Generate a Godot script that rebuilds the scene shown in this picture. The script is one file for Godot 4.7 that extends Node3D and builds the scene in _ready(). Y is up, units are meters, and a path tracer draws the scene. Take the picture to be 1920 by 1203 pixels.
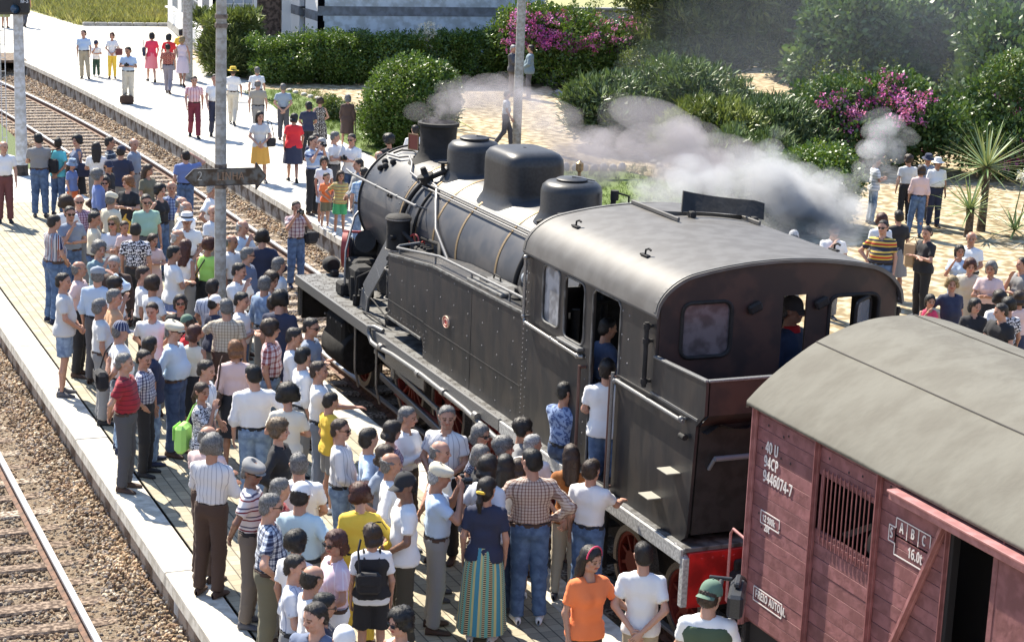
extends Node3D
# A steam engine, a goods wagon and a crowd at a country station. x: across the tracks, z: along them, y = 0 at platform level.
const XC := 10.1          # centre line of the engine's track
const RAIL := -0.45       # top of the rails
var rng := RandomNumberGenerator.new()
var noise := FastNoiseLite.new()
var mats := {}
var taken := {}

func _ready() -> void:
	rng.seed = 20240607
	noise.seed = 11
	noise.frequency = 1.0
	camera_and_light()
	make_textures()
	build_ground()
	build_tracks()
	build_buildings()
	build_garden()
	build_locomotive()
	build_wagon()
	build_street_furniture()
	build_people()
	build_steam()

func camera_and_light() -> void:
	var cam := Camera3D.new()
	cam.name = "camera"
	cam.fov = 18.85
	cam.near = 0.3
	cam.far = 900.0
	cam.position = Vector3(0, 7.3, 0)
	cam.basis = Basis(Vector3.UP, deg_to_rad(-23.531)) * Basis(Vector3.RIGHT, deg_to_rad(-13.342)) * Basis(Vector3.BACK, deg_to_rad(2.262))
	add_child(cam)
	cam.current = true
	var sky := ProceduralSkyMaterial.new()
	sky.sky_top_color = Color(0.40, 0.51, 0.68)
	sky.sky_horizon_color = Color(0.80, 0.82, 0.84)
	sky.sky_curve = 0.16
	sky.ground_bottom_color = Color(0.42, 0.40, 0.36)
	sky.ground_horizon_color = Color(0.66, 0.68, 0.68)
	sky.sky_energy_multiplier = 1.0
	var env := Environment.new()
	env.background_mode = Environment.BG_SKY
	env.sky = Sky.new()
	env.sky.sky_material = sky
	env.tonemap_mode = Environment.TONE_MAPPER_LINEAR
	env.tonemap_exposure = 2.4
	env.volumetric_fog_enabled = true
	env.volumetric_fog_density = 0.0
	env.sdfgi_enabled = true
	env.ssao_enabled = true
	env.ssil_enabled = true
	var we := WorldEnvironment.new()
	we.name = "environment"
	we.environment = env
	add_child(we)
	var sun := DirectionalLight3D.new()
	sun.name = "sun"
	sun.light_energy = 1.6
	sun.light_color = Color(1.0, 0.965, 0.90)
	sun.light_angular_distance = 0.5
	sun.shadow_enabled = true
	sun.position = Vector3(0, 30, 0)
	add_child(sun)
	sun.look_at_from_position(Vector3(0, 30, 0), Vector3(0, 30, 0) + Vector3(0.20, -1.0, 0.84), Vector3.UP)

# ---------------------------------------------------------------- mesh building
class MB:
	var v := PackedVector3Array()
	var n := PackedVector3Array()
	var uv := PackedVector2Array()
	var c := PackedColorArray()
	var ix := PackedInt32Array()
	var off := Vector3.ZERO
	var tint := Color.WHITE
	var tinted := false
	func vert(p: Vector3, nn: Vector3, t := Vector2.ZERO) -> int:
		v.append(p - off)
		n.append(nn)
		uv.append(t)
		c.append(tint)
		return v.size() - 1
	func tri(a: int, b: int, d: int) -> void:
		var g := (v[d] - v[a]).cross(v[b] - v[a])
		if g.dot(n[a] + n[b] + n[d]) < 0.0:
			ix.append_array([a, d, b])
		else:
			ix.append_array([a, b, d])
	func quad(a: Vector3, b: Vector3, d: Vector3, e: Vector3, nn := Vector3.ZERO) -> void:
		var g := (d - a).cross(b - a)
		if g.length_squared() < 1e-14:
			g = (e - a).cross(d - a)
		g = g.normalized()
		if nn != Vector3.ZERO and g.dot(nn) < 0.0:
			g = -g
		var ex := (b - a).length()
		var ey := (e - a).length()
		var i := vert(a, g, Vector2(0, 0))
		vert(b, g, Vector2(ex, 0))
		vert(d, g, Vector2(ex, ey))
		vert(e, g, Vector2(0, ey))
		tri(i, i + 1, i + 2)
		tri(i, i + 2, i + 3)
	func poly(pts: PackedVector3Array, nn: Vector3) -> void:
		# a flat convex outline
		var i := v.size()
		for p in pts:
			vert(p, nn, Vector2(p.x + p.z, p.y))
		for k in range(1, pts.size() - 1):
			tri(i, i + k, i + k + 1)
	func box(ctr: Vector3, size: Vector3, bev := 0.0, b := Basis.IDENTITY) -> void:
		var h := size * 0.5
		bev = minf(bev, minf(h.x, minf(h.y, h.z)) * 0.9)
		for ax in 3:
			for sg in [-1.0, 1.0]:
				var nn := Vector3.ZERO
				nn[ax] = sg
				var u := (ax + 1) % 3
				var w := (ax + 2) % 3
				var q: Array[Vector3] = []
				for k in [[-1, -1], [1, -1], [1, 1], [-1, 1]]:
					var p := Vector3.ZERO
					p[ax] = sg * h[ax]
					p[u] = k[0] * (h[u] - bev)
					p[w] = k[1] * (h[w] - bev)
					q.append(ctr + b * p)
				quad(q[0], q[1], q[2], q[3], b * nn)
		if bev <= 0.0:
			return
		for ax in 3:
			var u := (ax + 1) % 3
			var w := (ax + 2) % 3
			for su in [-1.0, 1.0]:
				for sw in [-1.0, 1.0]:
					var q: Array[Vector3] = []
					for k in [[-1, 0], [1, 0], [1, 1], [-1, 1]]:
						var p := Vector3.ZERO
						p[ax] = k[0] * (h[ax] - bev)
						p[u] = su * (h[u] if k[1] == 0 else h[u] - bev)
						p[w] = sw * (h[w] - bev if k[1] == 0 else h[w])
						q.append(ctr + b * p)
					var nn := Vector3.ZERO
					nn[u] = su
					nn[w] = sw
					quad(q[0], q[1], q[2], q[3], b * nn)
		for sx in [-1.0, 1.0]:
			for sy in [-1.0, 1.0]:
				for sz in [-1.0, 1.0]:
					var nn := (b * Vector3(sx, sy, sz)).normalized()
					var i := vert(ctr + b * Vector3(sx * h.x, sy * (h.y - bev), sz * (h.z - bev)), nn)
					vert(ctr + b * Vector3(sx * (h.x - bev), sy * h.y, sz * (h.z - bev)), nn)
					vert(ctr + b * Vector3(sx * (h.x - bev), sy * (h.y - bev), sz * h.z), nn)
					tri(i, i + 1, i + 2)
	func span(a: Vector3, b: Vector3, bev := 0.0) -> void:
		box((a + b) * 0.5, (b - a).abs(), bev)
	func bar(a: Vector3, b: Vector3, w: float, h: float, bev := 0.0, up := Vector3.UP) -> void:
		var z := (b - a).normalized()
		var x := up.cross(z)
		if x.length() < 0.01:
			x = Vector3.RIGHT
		x = x.normalized()
		box((a + b) * 0.5, Vector3(w, h, (b - a).length()), bev, Basis(x, z.cross(x), z))
	func grid(rows: Array, closed := false, flip := false, us := 1.0, vs := 1.0) -> void:
		# rows of points joined into a smooth sheet
		var rn := rows.size()
		var cn: int = rows[0].size()
		var base := v.size()
		for r in rn:
			for k in cn:
				var l: Vector3 = rows[r][(k - 1 + cn) % cn if closed else maxi(k - 1, 0)]
				var rr: Vector3 = rows[r][(k + 1) % cn if closed else mini(k + 1, cn - 1)]
				var dn: Vector3 = rows[maxi(r - 1, 0)][k]
				var up: Vector3 = rows[mini(r + 1, rn - 1)][k]
				var g := (rr - l).cross(up - dn)
				g = g.normalized() if g.length_squared() > 1e-16 else Vector3.UP
				vert(rows[r][k], -g if flip else g, Vector2(k * us / maxi(cn - 1, 1), r * vs / maxi(rn - 1, 1)))
		for r in rn - 1:
			for k in (cn if closed else cn - 1):
				var a := base + r * cn + k
				var b := base + r * cn + (k + 1) % cn
				tri(a, b, b + cn)
				tri(a, b + cn, a + cn)
	func tube(pts: Array, rad, sides := 8, caps := true) -> void:
		# rad: a number or one per point
		var np := pts.size()
		var tg: Vector3 = (pts[1] - pts[0]).normalized()
		var nx := tg.cross(Vector3.UP)
		if nx.length() < 0.05:
			nx = tg.cross(Vector3.RIGHT)
		nx = nx.normalized()
		var base := v.size()
		var along := 0.0
		for i in np:
			var t: Vector3 = (pts[mini(i + 1, np - 1)] - pts[maxi(i - 1, 0)]).normalized()
			nx = (nx - t * nx.dot(t)).normalized()
			var ny := t.cross(nx)
			var r: float = rad if rad is float else rad[i]
			if i > 0:
				along += (pts[i] - pts[i - 1]).length()
			for k in sides:
				var a := TAU * k / sides
				var d := nx * cos(a) + ny * sin(a)
				vert(pts[i] + d * r, d, Vector2(float(k) / sides, along))
		for i in np - 1:
			for k in sides:
				var a := base + i * sides + k
				var b := base + i * sides + (k + 1) % sides
				tri(a, b, b + sides)
				tri(a, b + sides, a + sides)
		if caps:
			for e in [0, np - 1]:
				var t: Vector3 = (pts[1] - pts[0]).normalized() * -1.0 if e == 0 else (pts[np - 1] - pts[np - 2]).normalized()
				var m := vert(pts[e], t)
				var s := v.size()
				for k in sides:
					vert(v[base + e * sides + k] + off, t)
				for k in sides:
					tri(m, s + k, s + (k + 1) % sides)
	func lathe(prof: Array, at: Vector3, ax := Vector3.UP, sides := 24, a0 := 0.0, a1 := TAU, sx := 1.0) -> void:
		# prof: Vector2(radius, height along ax); creases over 40 degrees stay sharp
		var u := ax.cross(Vector3.FORWARD if absf(ax.z) < 0.9 else Vector3.RIGHT).normalized()
		var w := ax.cross(u)
		var full := is_equal_approx(a1 - a0, TAU)
		for s in prof.size() - 1:
			var d: Vector2 = (prof[s + 1] - prof[s])
			if d.length() < 1e-6:
				continue
			d = d.normalized()
			var nm := Vector2(d.y, -d.x)
			var n0 := nm
			var n1 := nm
			if s > 0:
				var e: Vector2 = (prof[s] - prof[s - 1]).normalized()
				if e.dot(d) > 0.77:
					n0 = (nm + Vector2(e.y, -e.x)).normalized()
			if s < prof.size() - 2:
				var e: Vector2 = (prof[s + 2] - prof[s + 1]).normalized()
				if e.dot(d) > 0.77:
					n1 = (nm + Vector2(e.y, -e.x)).normalized()
			var base := v.size()
			for k in sides + 1:
				var a := a0 + (a1 - a0) * k / sides
				var dir := u * cos(a) * sx + w * sin(a)
				var dn := (u * cos(a) / sx + w * sin(a)).normalized()
				vert(at + dir * prof[s].x + ax * prof[s].y, (dn * n0.x + ax * n0.y).normalized(), Vector2(float(k) / sides, prof[s].y))
				vert(at + dir * prof[s + 1].x + ax * prof[s + 1].y, (dn * n1.x + ax * n1.y).normalized(), Vector2(float(k) / sides, prof[s + 1].y))
			for k in sides:
				var q := base + k * 2
				tri(q, q + 2, q + 3)
				tri(q, q + 3, q + 1)
	func prism(outline: PackedVector2Array, f: Callable, d0: float, d1: float, dn: Vector3) -> void:
		# outline extruded; f(point, depth) gives the place; dn is the direction of growing depth
		var ids := Geometry2D.triangulate_polygon(outline)
		for e in [[d0, -1.0], [d1, 1.0]]:
			var b := v.size()
			for p in outline:
				vert(f.call(p, e[0]), dn * e[1], p)
			for k in range(0, ids.size(), 3):
				tri(b + ids[k], b + ids[k + 1], b + ids[k + 2])
		var ccw := 0.0
		for k in outline.size():
			var p := outline[k]
			var q := outline[(k + 1) % outline.size()]
			ccw += p.x * q.y - q.x * p.y
		for k in outline.size():
			var p := outline[k]
			var q := outline[(k + 1) % outline.size()]
			var o := Vector2(q.y - p.y, p.x - q.x).normalized() * signf(ccw)
			var n0: Vector3 = (f.call(p + o, d0) - f.call(p, d0)).normalized()
			quad(f.call(p, d0), f.call(q, d0), f.call(q, d1), f.call(p, d1), n0)
	func ball(ctr: Vector3, r: Vector3, seg := 10, rings := 6, b := Basis.IDENTITY) -> void:
		var base := v.size()
		for i in rings + 1:
			var th := PI * i / rings
			for k in seg:
				var ph := TAU * k / seg
				var d := Vector3(sin(th) * cos(ph), cos(th), sin(th) * sin(ph))
				vert(ctr + b * (d * r), (b * (d / r)).normalized(), Vector2(float(k) / seg, float(i) / rings))
		for i in rings:
			for k in seg:
				var a := base + i * seg + k
				var e := base + i * seg + (k + 1) % seg
				if i > 0:
					tri(a, e, e + seg)
				if i < rings - 1:
					tri(a, e + seg, a + seg)
	func add(arr: Array, t := Transform3D.IDENTITY) -> void:
		# joins the arrays of another mesh
		var base := v.size()
		v.append_array(t * (arr[0] as PackedVector3Array))
		var m := Transform3D(t.basis.inverse().transposed(), Vector3.ZERO)
		n.append_array(m * (arr[1] as PackedVector3Array))
		uv.append_array(arr[2])
		c.append_array(arr[3])
		var idx: PackedInt32Array = arr[4]
		var more := idx.duplicate()
		for k in more.size():
			more[k] += base
		ix.append_array(more)
	func arrays() -> Array:
		return [v, n, uv, c, ix]
	func mesh() -> ArrayMesh:
		var a := []
		a.resize(Mesh.ARRAY_MAX)
		a[Mesh.ARRAY_VERTEX] = v
		var nn := PackedVector3Array()
		nn.resize(n.size())
		for i in n.size():
			nn[i] = n[i].normalized()
		a[Mesh.ARRAY_NORMAL] = nn
		a[Mesh.ARRAY_TEX_UV] = uv
		if tinted:
			a[Mesh.ARRAY_COLOR] = c
		a[Mesh.ARRAY_INDEX] = ix
		var m := ArrayMesh.new()
		if ix.size():
			m.add_surface_from_arrays(Mesh.PRIMITIVE_TRIANGLES, a)
		return m

func mb(parent: Node3D = null) -> MB:
	var m := MB.new()
	if parent:
		var p: Node = parent
		while p is Node3D and p != self:
			m.off += (p as Node3D).position
			p = p.get_parent()
	return m

func numbered(called: String) -> String:
	var k: int = taken.get(called, 0)
	taken[called] = k + 1
	return called if k == 0 else "%s_%03d" % [called, k]

func obj(called: String, m: MB, material: Material, parent: Node = null, at := Vector3.ZERO) -> MeshInstance3D:
	return put(called, m.mesh(), material, parent, at)

func put(called: String, mesh: Mesh, material: Material, parent: Node = null, at := Vector3.ZERO) -> MeshInstance3D:
	var o := MeshInstance3D.new()
	o.mesh = mesh
	o.material_override = material
	o.position = at
	if parent == null or parent == self:
		o.name = numbered(called)
		add_child(o, true)
	else:
		o.name = called
		parent.add_child(o, true)
		if parent.get_parent() == self or true:
			pass
	return o

func tag(o: Node, label: String, category := "", group := "", kind := "") -> Node:
	if label:
		o.set_meta("label", label)
	if category:
		o.set_meta("category", category)
	if group:
		o.set_meta("group", group)
	if kind:
		o.set_meta("kind", kind)
	return o

func thing(called: String, label: String, category: String, at := Vector3.ZERO, turn := 0.0, group := "") -> Node3D:
	var o := Node3D.new()
	o.name = numbered(called)
	o.position = at
	o.rotation.y = turn
	add_child(o, true)
	tag(o, label, category, group)
	return o

func scatter(called: String, mesh: Mesh, material: Material, places: Array, tints: Array, parent: Node) -> MultiMeshInstance3D:
	var mm := MultiMesh.new()
	mm.transform_format = MultiMesh.TRANSFORM_3D
	mm.use_colors = true
	mm.mesh = mesh
	mm.instance_count = places.size()
	for i in places.size():
		mm.set_instance_transform(i, places[i])
		mm.set_instance_color(i, tints[i])
	var o := MultiMeshInstance3D.new()
	o.multimesh = mm
	o.material_override = material
	if parent == self:
		o.name = numbered(called)
	else:
		o.name = called
	parent.add_child(o, true)
	o.set_meta("kind", "stuff")
	return o

# ---------------------------------------------------------------- materials and textures
var tex := {}

func lin(r: float, g: float, b: float) -> Color:
	return Color(r, g, b).linear_to_srgb()

func noise_tex(key: String, freq: float, oct := 4, type := FastNoiseLite.TYPE_SIMPLEX_SMOOTH, lo := Color.BLACK, hi := Color.WHITE, size := 256, p0 := 0.25, p1 := 0.75) -> Texture2D:
	if not tex.has(key):
		var f := FastNoiseLite.new()
		f.seed = hash(key) % 1000
		f.noise_type = type
		f.frequency = freq
		f.fractal_octaves = oct
		var im := f.get_seamless_image(size, size)
		im.convert(Image.FORMAT_RGB8)
		for y in size:
			for x in size:
				var t := smoothstep(p0, p1, im.get_pixel(x, y).r)
				im.set_pixel(x, y, lo.lerp(hi, t))
		tex[key] = ImageTexture.create_from_image(im)
	return tex[key]

func mat(key: String, albedo: Color, rough := 0.8, metal := 0.0) -> StandardMaterial3D:
	if mats.has(key):
		return mats[key]
	var m := StandardMaterial3D.new()
	m.resource_name = key
	m.albedo_color = albedo
	m.roughness = rough
	m.metallic = metal
	mats[key] = m
	return m

func surf(m: StandardMaterial3D, colour: Texture2D, relief: Texture2D, scale: float, depth := 0.0, world := false) -> StandardMaterial3D:
	m.uv1_triplanar = true
	m.uv1_world_triplanar = world
	m.uv1_scale = Vector3.ONE * scale
	if colour:
		m.albedo_texture = colour
	if relief and depth > 0.0:
		m.heightmap_enabled = true
		m.heightmap_texture = relief
		m.heightmap_scale = depth * 0.28
	return m

func make_textures() -> void:
	noise_tex("cloud", 0.012, 5, FastNoiseLite.TYPE_SIMPLEX_SMOOTH, Color(0.72, 0.72, 0.72), Color.WHITE)
	noise_tex("grime", 0.02, 5, FastNoiseLite.TYPE_SIMPLEX_SMOOTH, Color(0.62, 0.60, 0.58), Color.WHITE, 256, 0.2, 0.65)
	noise_tex("fine", 0.09, 3, FastNoiseLite.TYPE_SIMPLEX_SMOOTH, Color(0.8, 0.8, 0.8), Color.WHITE)
	noise_tex("relief", 0.06, 4)
	noise_tex("cloth", 0.010, 3)
	noise_tex("strand", 0.05, 3, FastNoiseLite.TYPE_SIMPLEX_SMOOTH, Color(0.55, 0.55, 0.55), Color.WHITE)
	noise_tex("speck", 0.2, 2, FastNoiseLite.TYPE_CELLULAR, Color(0.55, 0.53, 0.5), Color.WHITE, 256, 0.1, 0.6)

# ---------------------------------------------------------------- ground, platforms, tracks
func edge_bend(z: float) -> float:      # the far platform and its track bend away beyond the station throat
	var d := maxf(0.0, -z - 45.0)
	return -0.0016 * d * d

func track_bend(z: float) -> float:
	var d := maxf(0.0, -z - 44.0)
	return -0.0025 * d * d

func flat(called: String, pts: Array, y: float, m: Material, kind := "structure", label := "", cat := "", parent: Node = null) -> MeshInstance3D:
	# a flat sheet with an outline given in x and z
	var out := PackedVector2Array()
	for p in pts:
		out.append(p)
	var ids := Geometry2D.triangulate_polygon(out)
	var b := mb()
	for p in out:
		b.vert(Vector3(p.x, y, p.y), Vector3.UP, p)
	for k in range(0, ids.size(), 3):
		b.tri(ids[k], ids[k + 1], ids[k + 2])
	var o := obj(called, b, m, parent)
	tag(o, label, cat, "", kind)
	return o

func tile_texture() -> Texture2D:
	# small hydraulic tiles with deep joints running along the platform; 8 x 8 tiles, worn tones
	if tex.has("tiles"):
		return tex["tiles"]
	var s := 512
	var im := Image.create(s, s, false, Image.FORMAT_RGB8)
	var r := RandomNumberGenerator.new()
	r.seed = 5
	var tone := []
	for i in 64:
		tone.append(r.randf_range(0.90, 1.06))
	for y in s:
		for x in s:
			var t: float = tone[(x / 64) + 8 * (y / 64)]
			var g := 0.86 * t + 0.05 * noise.get_noise_2d(x * 0.11, y * 0.11) + 0.05 * noise.get_noise_2d(x * 0.9, y * 0.9)
			var jx := absi((x % 64) - 32)
			var jy := absi((y % 64) - 32)
			var c := Color(g, g * 0.975, g * 0.90)
			if jx >= 29:
				c = c * 0.60
			elif jy >= 30:
				c = c * 0.82
			im.set_pixel(x, y, c)
	tex["tiles"] = ImageTexture.create_from_image(im)
	return tex["tiles"]

func build_ground() -> void:
	var soil := surf(mat("soil", lin(0.33, 0.27, 0.19), 0.95), tex["speck"], tex["relief"], 0.5, 2.0, true)
	var base := flat("ground", [Vector2(-700, 60), Vector2(700, 60), Vector2(700, -800), Vector2(-700, -800)], -0.72, soil)
	tag(base, "dry earth running under the tracks to the horizon", "ground")
	var sand := surf(mat("sand", lin(0.46, 0.38, 0.25), 0.95), noise_tex("sandtone", 0.03, 5, FastNoiseLite.TYPE_SIMPLEX_SMOOTH, Color(0.70, 0.66, 0.58), Color.WHITE), tex["relief"], 0.35, 1.5, true)
	var g := flat("garden_ground", [Vector2(15.3, 40), Vector2(500, 40), Vector2(500, -700), Vector2(15.3, -700)], -0.03, sand)
	tag(g, "sandy garden ground beside the far platform", "ground")
	var pave := surf(mat("pale_concrete", lin(0.60, 0.575, 0.52), 0.9), noise_tex("concrete", 0.02, 5, FastNoiseLite.TYPE_SIMPLEX_SMOOTH, Color(0.86, 0.85, 0.83), Color.WHITE), tex["relief"], 0.4, 0.25, true)
	var cop := surf(mat("coping_concrete", lin(0.60, 0.565, 0.49), 0.88), tex["concrete"], tex["relief"], 0.9, 0.3, true)
	var wallm := surf(mat("platform_wall", lin(0.40, 0.31, 0.225), 0.95), noise_tex("stain", 0.012, 4, FastNoiseLite.TYPE_SIMPLEX_SMOOTH, Color(0.62, 0.56, 0.50), Color.WHITE), tex["relief"], 0.9, 1.5, true)
	var wallf := surf(mat("far_platform_wall", lin(0.36, 0.33, 0.28), 0.95), tex["stain"], tex["relief"], 0.8, 1.5, true)
	# --- far platform: a slab whose edge follows the bend of the track
	var far := Node3D.new()
	far.name = "far_platform"
	add_child(far)
	tag(far, "long sunlit station platform on the far side of the engine's track", "platform", "", "structure")
	var b := mb()
	var rows := []
	for i in 45:
		var z := -8.0 - i * 1.36
		rows.append([Vector3(12.05 + edge_bend(z), 0.0, z), Vector3(15.5 + 0.4 * smoothstep(-38.0, -50.0, z), 0.0, z)])
	b.grid(rows, false, false)
	for k in b.n.size():
		b.n[k] = Vector3.UP
	obj("paving", b, pave, far)
	for i in 30:
		var z0 := -8.0 - i * 2.0
		var z1 := z0 - 1.985
		b = mb()
		var dz := (edge_bend(z1) - edge_bend(z0)) / 1.985
		b.box(Vector3(11.87 + edge_bend((z0 + z1) * 0.5), -0.07 + rng.randf_range(-0.003, 0.003), (z0 + z1) * 0.5), Vector3(0.38, 0.15, 1.985), 0.015, Basis(Vector3.UP, atan(-dz)))
		obj("coping_slab", b, cop, far)
	b = mb()
	rows = []
	for i in 45:
		var z := -8.0 - i * 1.36
		rows.append([Vector3(11.74 + edge_bend(z), -0.75, z), Vector3(11.74 + edge_bend(z), -0.1, z)])
	b.grid(rows, false, false, 1.0, 40.0)
	obj("face", b, wallf, far)
	# the paved yard at the far end of the platform and the level crossing of boards
	var yard := flat("forecourt_paving", [Vector2(10.9, -67.9), Vector2(15.9, -67.9), Vector2(17.2, -69), Vector2(19.0, -81.2), Vector2(15.4, -81.6), Vector2(14.4, -90), Vector2(12, -100), Vector2(-4, -104), Vector2(-4, -71.5), Vector2(8.0, -71.5)], -0.004, pave)
	tag(yard, "white paved yard beyond the end of the platform", "paving")
	# the strip between platform and buildings
	var strip := flat("platform_paving", [Vector2(15.45, -50), Vector2(16.3, -57), Vector2(17.3, -60.5), Vector2(16.7, -66), Vector2(17.6, -80), Vector2(15.9, -80), Vector2(15.4, -67.9)], -0.008, pave)
	tag(strip, "pale paving in front of the white building", "paving")
	var wood := surf(mat("old_timber", lin(0.22, 0.16, 0.11), 0.9), tex["grime"], tex["relief"], 1.2, 1.0, true)
	var cr := Node3D.new()
	cr.name = "level_crossing"
	add_child(cr)
	tag(cr, "board crossing over the far end of the track", "crossing", "", "structure")
	for i in 6:
		b = mb()
		b.box(Vector3(8.8 + i * 0.02, -0.02, -68.2 - i * 0.42), Vector3(4.4, 0.10, 0.40), 0.02)
		obj("plank", b, wood, cr)
	# --- island platform
	var isl := Node3D.new()
	isl.name = "island_platform"
	add_child(isl)
	tag(isl, "island platform with tiled middle and pale concrete edges", "platform", "", "structure")
	var tm := mat("hydraulic_tiles", lin(0.50, 0.465, 0.395), 0.85)
	tm.albedo_texture = tile_texture()
	tm.uv1_scale = Vector3(1.0 / 1.12, 1.0 / 1.12, 1.0)
	tm.detail_enabled = false
	b = mb()
	b.quad(Vector3(4.75, -0.002, -4), Vector3(7.82, -0.002, -4), Vector3(7.82, -0.002, -40.6), Vector3(4.75, -0.002, -40.6), Vector3.UP)
	obj("tiled_surface", b, tm, isl)
	b = mb()
	b.quad(Vector3(4.72, -0.004, -40.6), Vector3(7.86, -0.004, -40.6), Vector3(7.6, -0.10, -45.5), Vector3(5.3, -0.10, -45.5), Vector3.UP)
	obj("ramp", b, pave, isl)
	for side in [4.53, 8.03]:
		for i in 15:
			var z0 := -4.0 - i * 2.45
			b = mb()
			b.box(Vector3(side, -0.085 + rng.randf_range(-0.003, 0.003), z0 - 1.22), Vector3(0.405, 0.17, 2.44), 0.012)
			obj("coping_slab", b, cop, isl)
	for s in [[4.42, -1.0], [8.14, 1.0]]:
		b = mb()
		b.quad(Vector3(s[0], -0.12, -4), Vector3(s[0], -0.12, -40.8), Vector3(s[0], -0.75, -40.8), Vector3(s[0], -0.75, -4), Vector3(s[1], 0, 0))
		obj("face", b, wallm, isl)
	b = mb()
	b.quad(Vector3(4.42, -0.01, -40.8), Vector3(8.14, -0.01, -40.8), Vector3(8.14, -0.75, -40.8), Vector3(4.42, -0.75, -40.8), Vector3.FORWARD)
	obj("end_face", b, wallm, isl)
	# small pale inspection plate in the side of the island
	b = mb()
	b.box(Vector3(4.415, -0.30, -18.55), Vector3(0.02, 0.26, 0.17), 0.004)
	obj("cover_plate", b, pave, isl)
	var grassm := mat("turf", lin(0.10, 0.14, 0.035), 0.9)
	surf(grassm, tex["speck"], tex["relief"], 0.8, 3.0, true)
	flat("grass_patch", [Vector2(5.2, -45.3), Vector2(7.8, -45.3), Vector2(8.0, -66), Vector2(4.6, -66)], -0.12, grassm, "structure", "rough grass beyond the end of the island platform", "grass")

# --- ballast is real stones strewn over a mounded bed
func ballast_y(x: float, z: float) -> float:
	if x < 4.45:
		if x > 3.75:
			return lerpf(-0.56, -0.45, smoothstep(3.75, 4.3, x))
		return -0.57
	var c := XC + track_bend(z)
	var d := absf(x - c)
	return lerpf(-0.585, -0.47, smoothstep(1.1, 1.6, d)) if d > 1.1 else -0.585

func stone_mesh(seed_: int) -> ArrayMesh:
	var r := RandomNumberGenerator.new()
	r.seed = seed_ + 99
	var b := mb()
	var pts: Array[Vector3] = []
	var seg := 5
	for i in 3:
		for k in seg:
			var a := TAU * (k + r.randf_range(-0.3, 0.3)) / seg
			var y := (i - 1) * 0.30 + r.randf_range(-0.1, 0.1)
			var rad := (0.5 if i == 1 else 0.34) * r.randf_range(0.75, 1.2)
			pts.append(Vector3(cos(a) * rad, y, sin(a) * rad * 0.85))
	var top := Vector3(0.05, 0.4, 0)
	var bot := Vector3(0, -0.4, 0)
	for k in seg:
		var k2 := (k + 1) % seg
		for f in [[pts[k + seg * 2], pts[k2 + seg * 2], top], [pts[k], pts[k2], bot]]:
			b.quad(f[0], f[1], f[2], f[2], f[0] + f[1] + f[2])
		for i in 2:
			b.quad(pts[k + seg * i], pts[k2 + seg * i], pts[k2 + seg * (i + 1)], pts[k + seg * (i + 1)], pts[k + seg * i] + pts[k2 + seg * i])
	return b.mesh()

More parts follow.
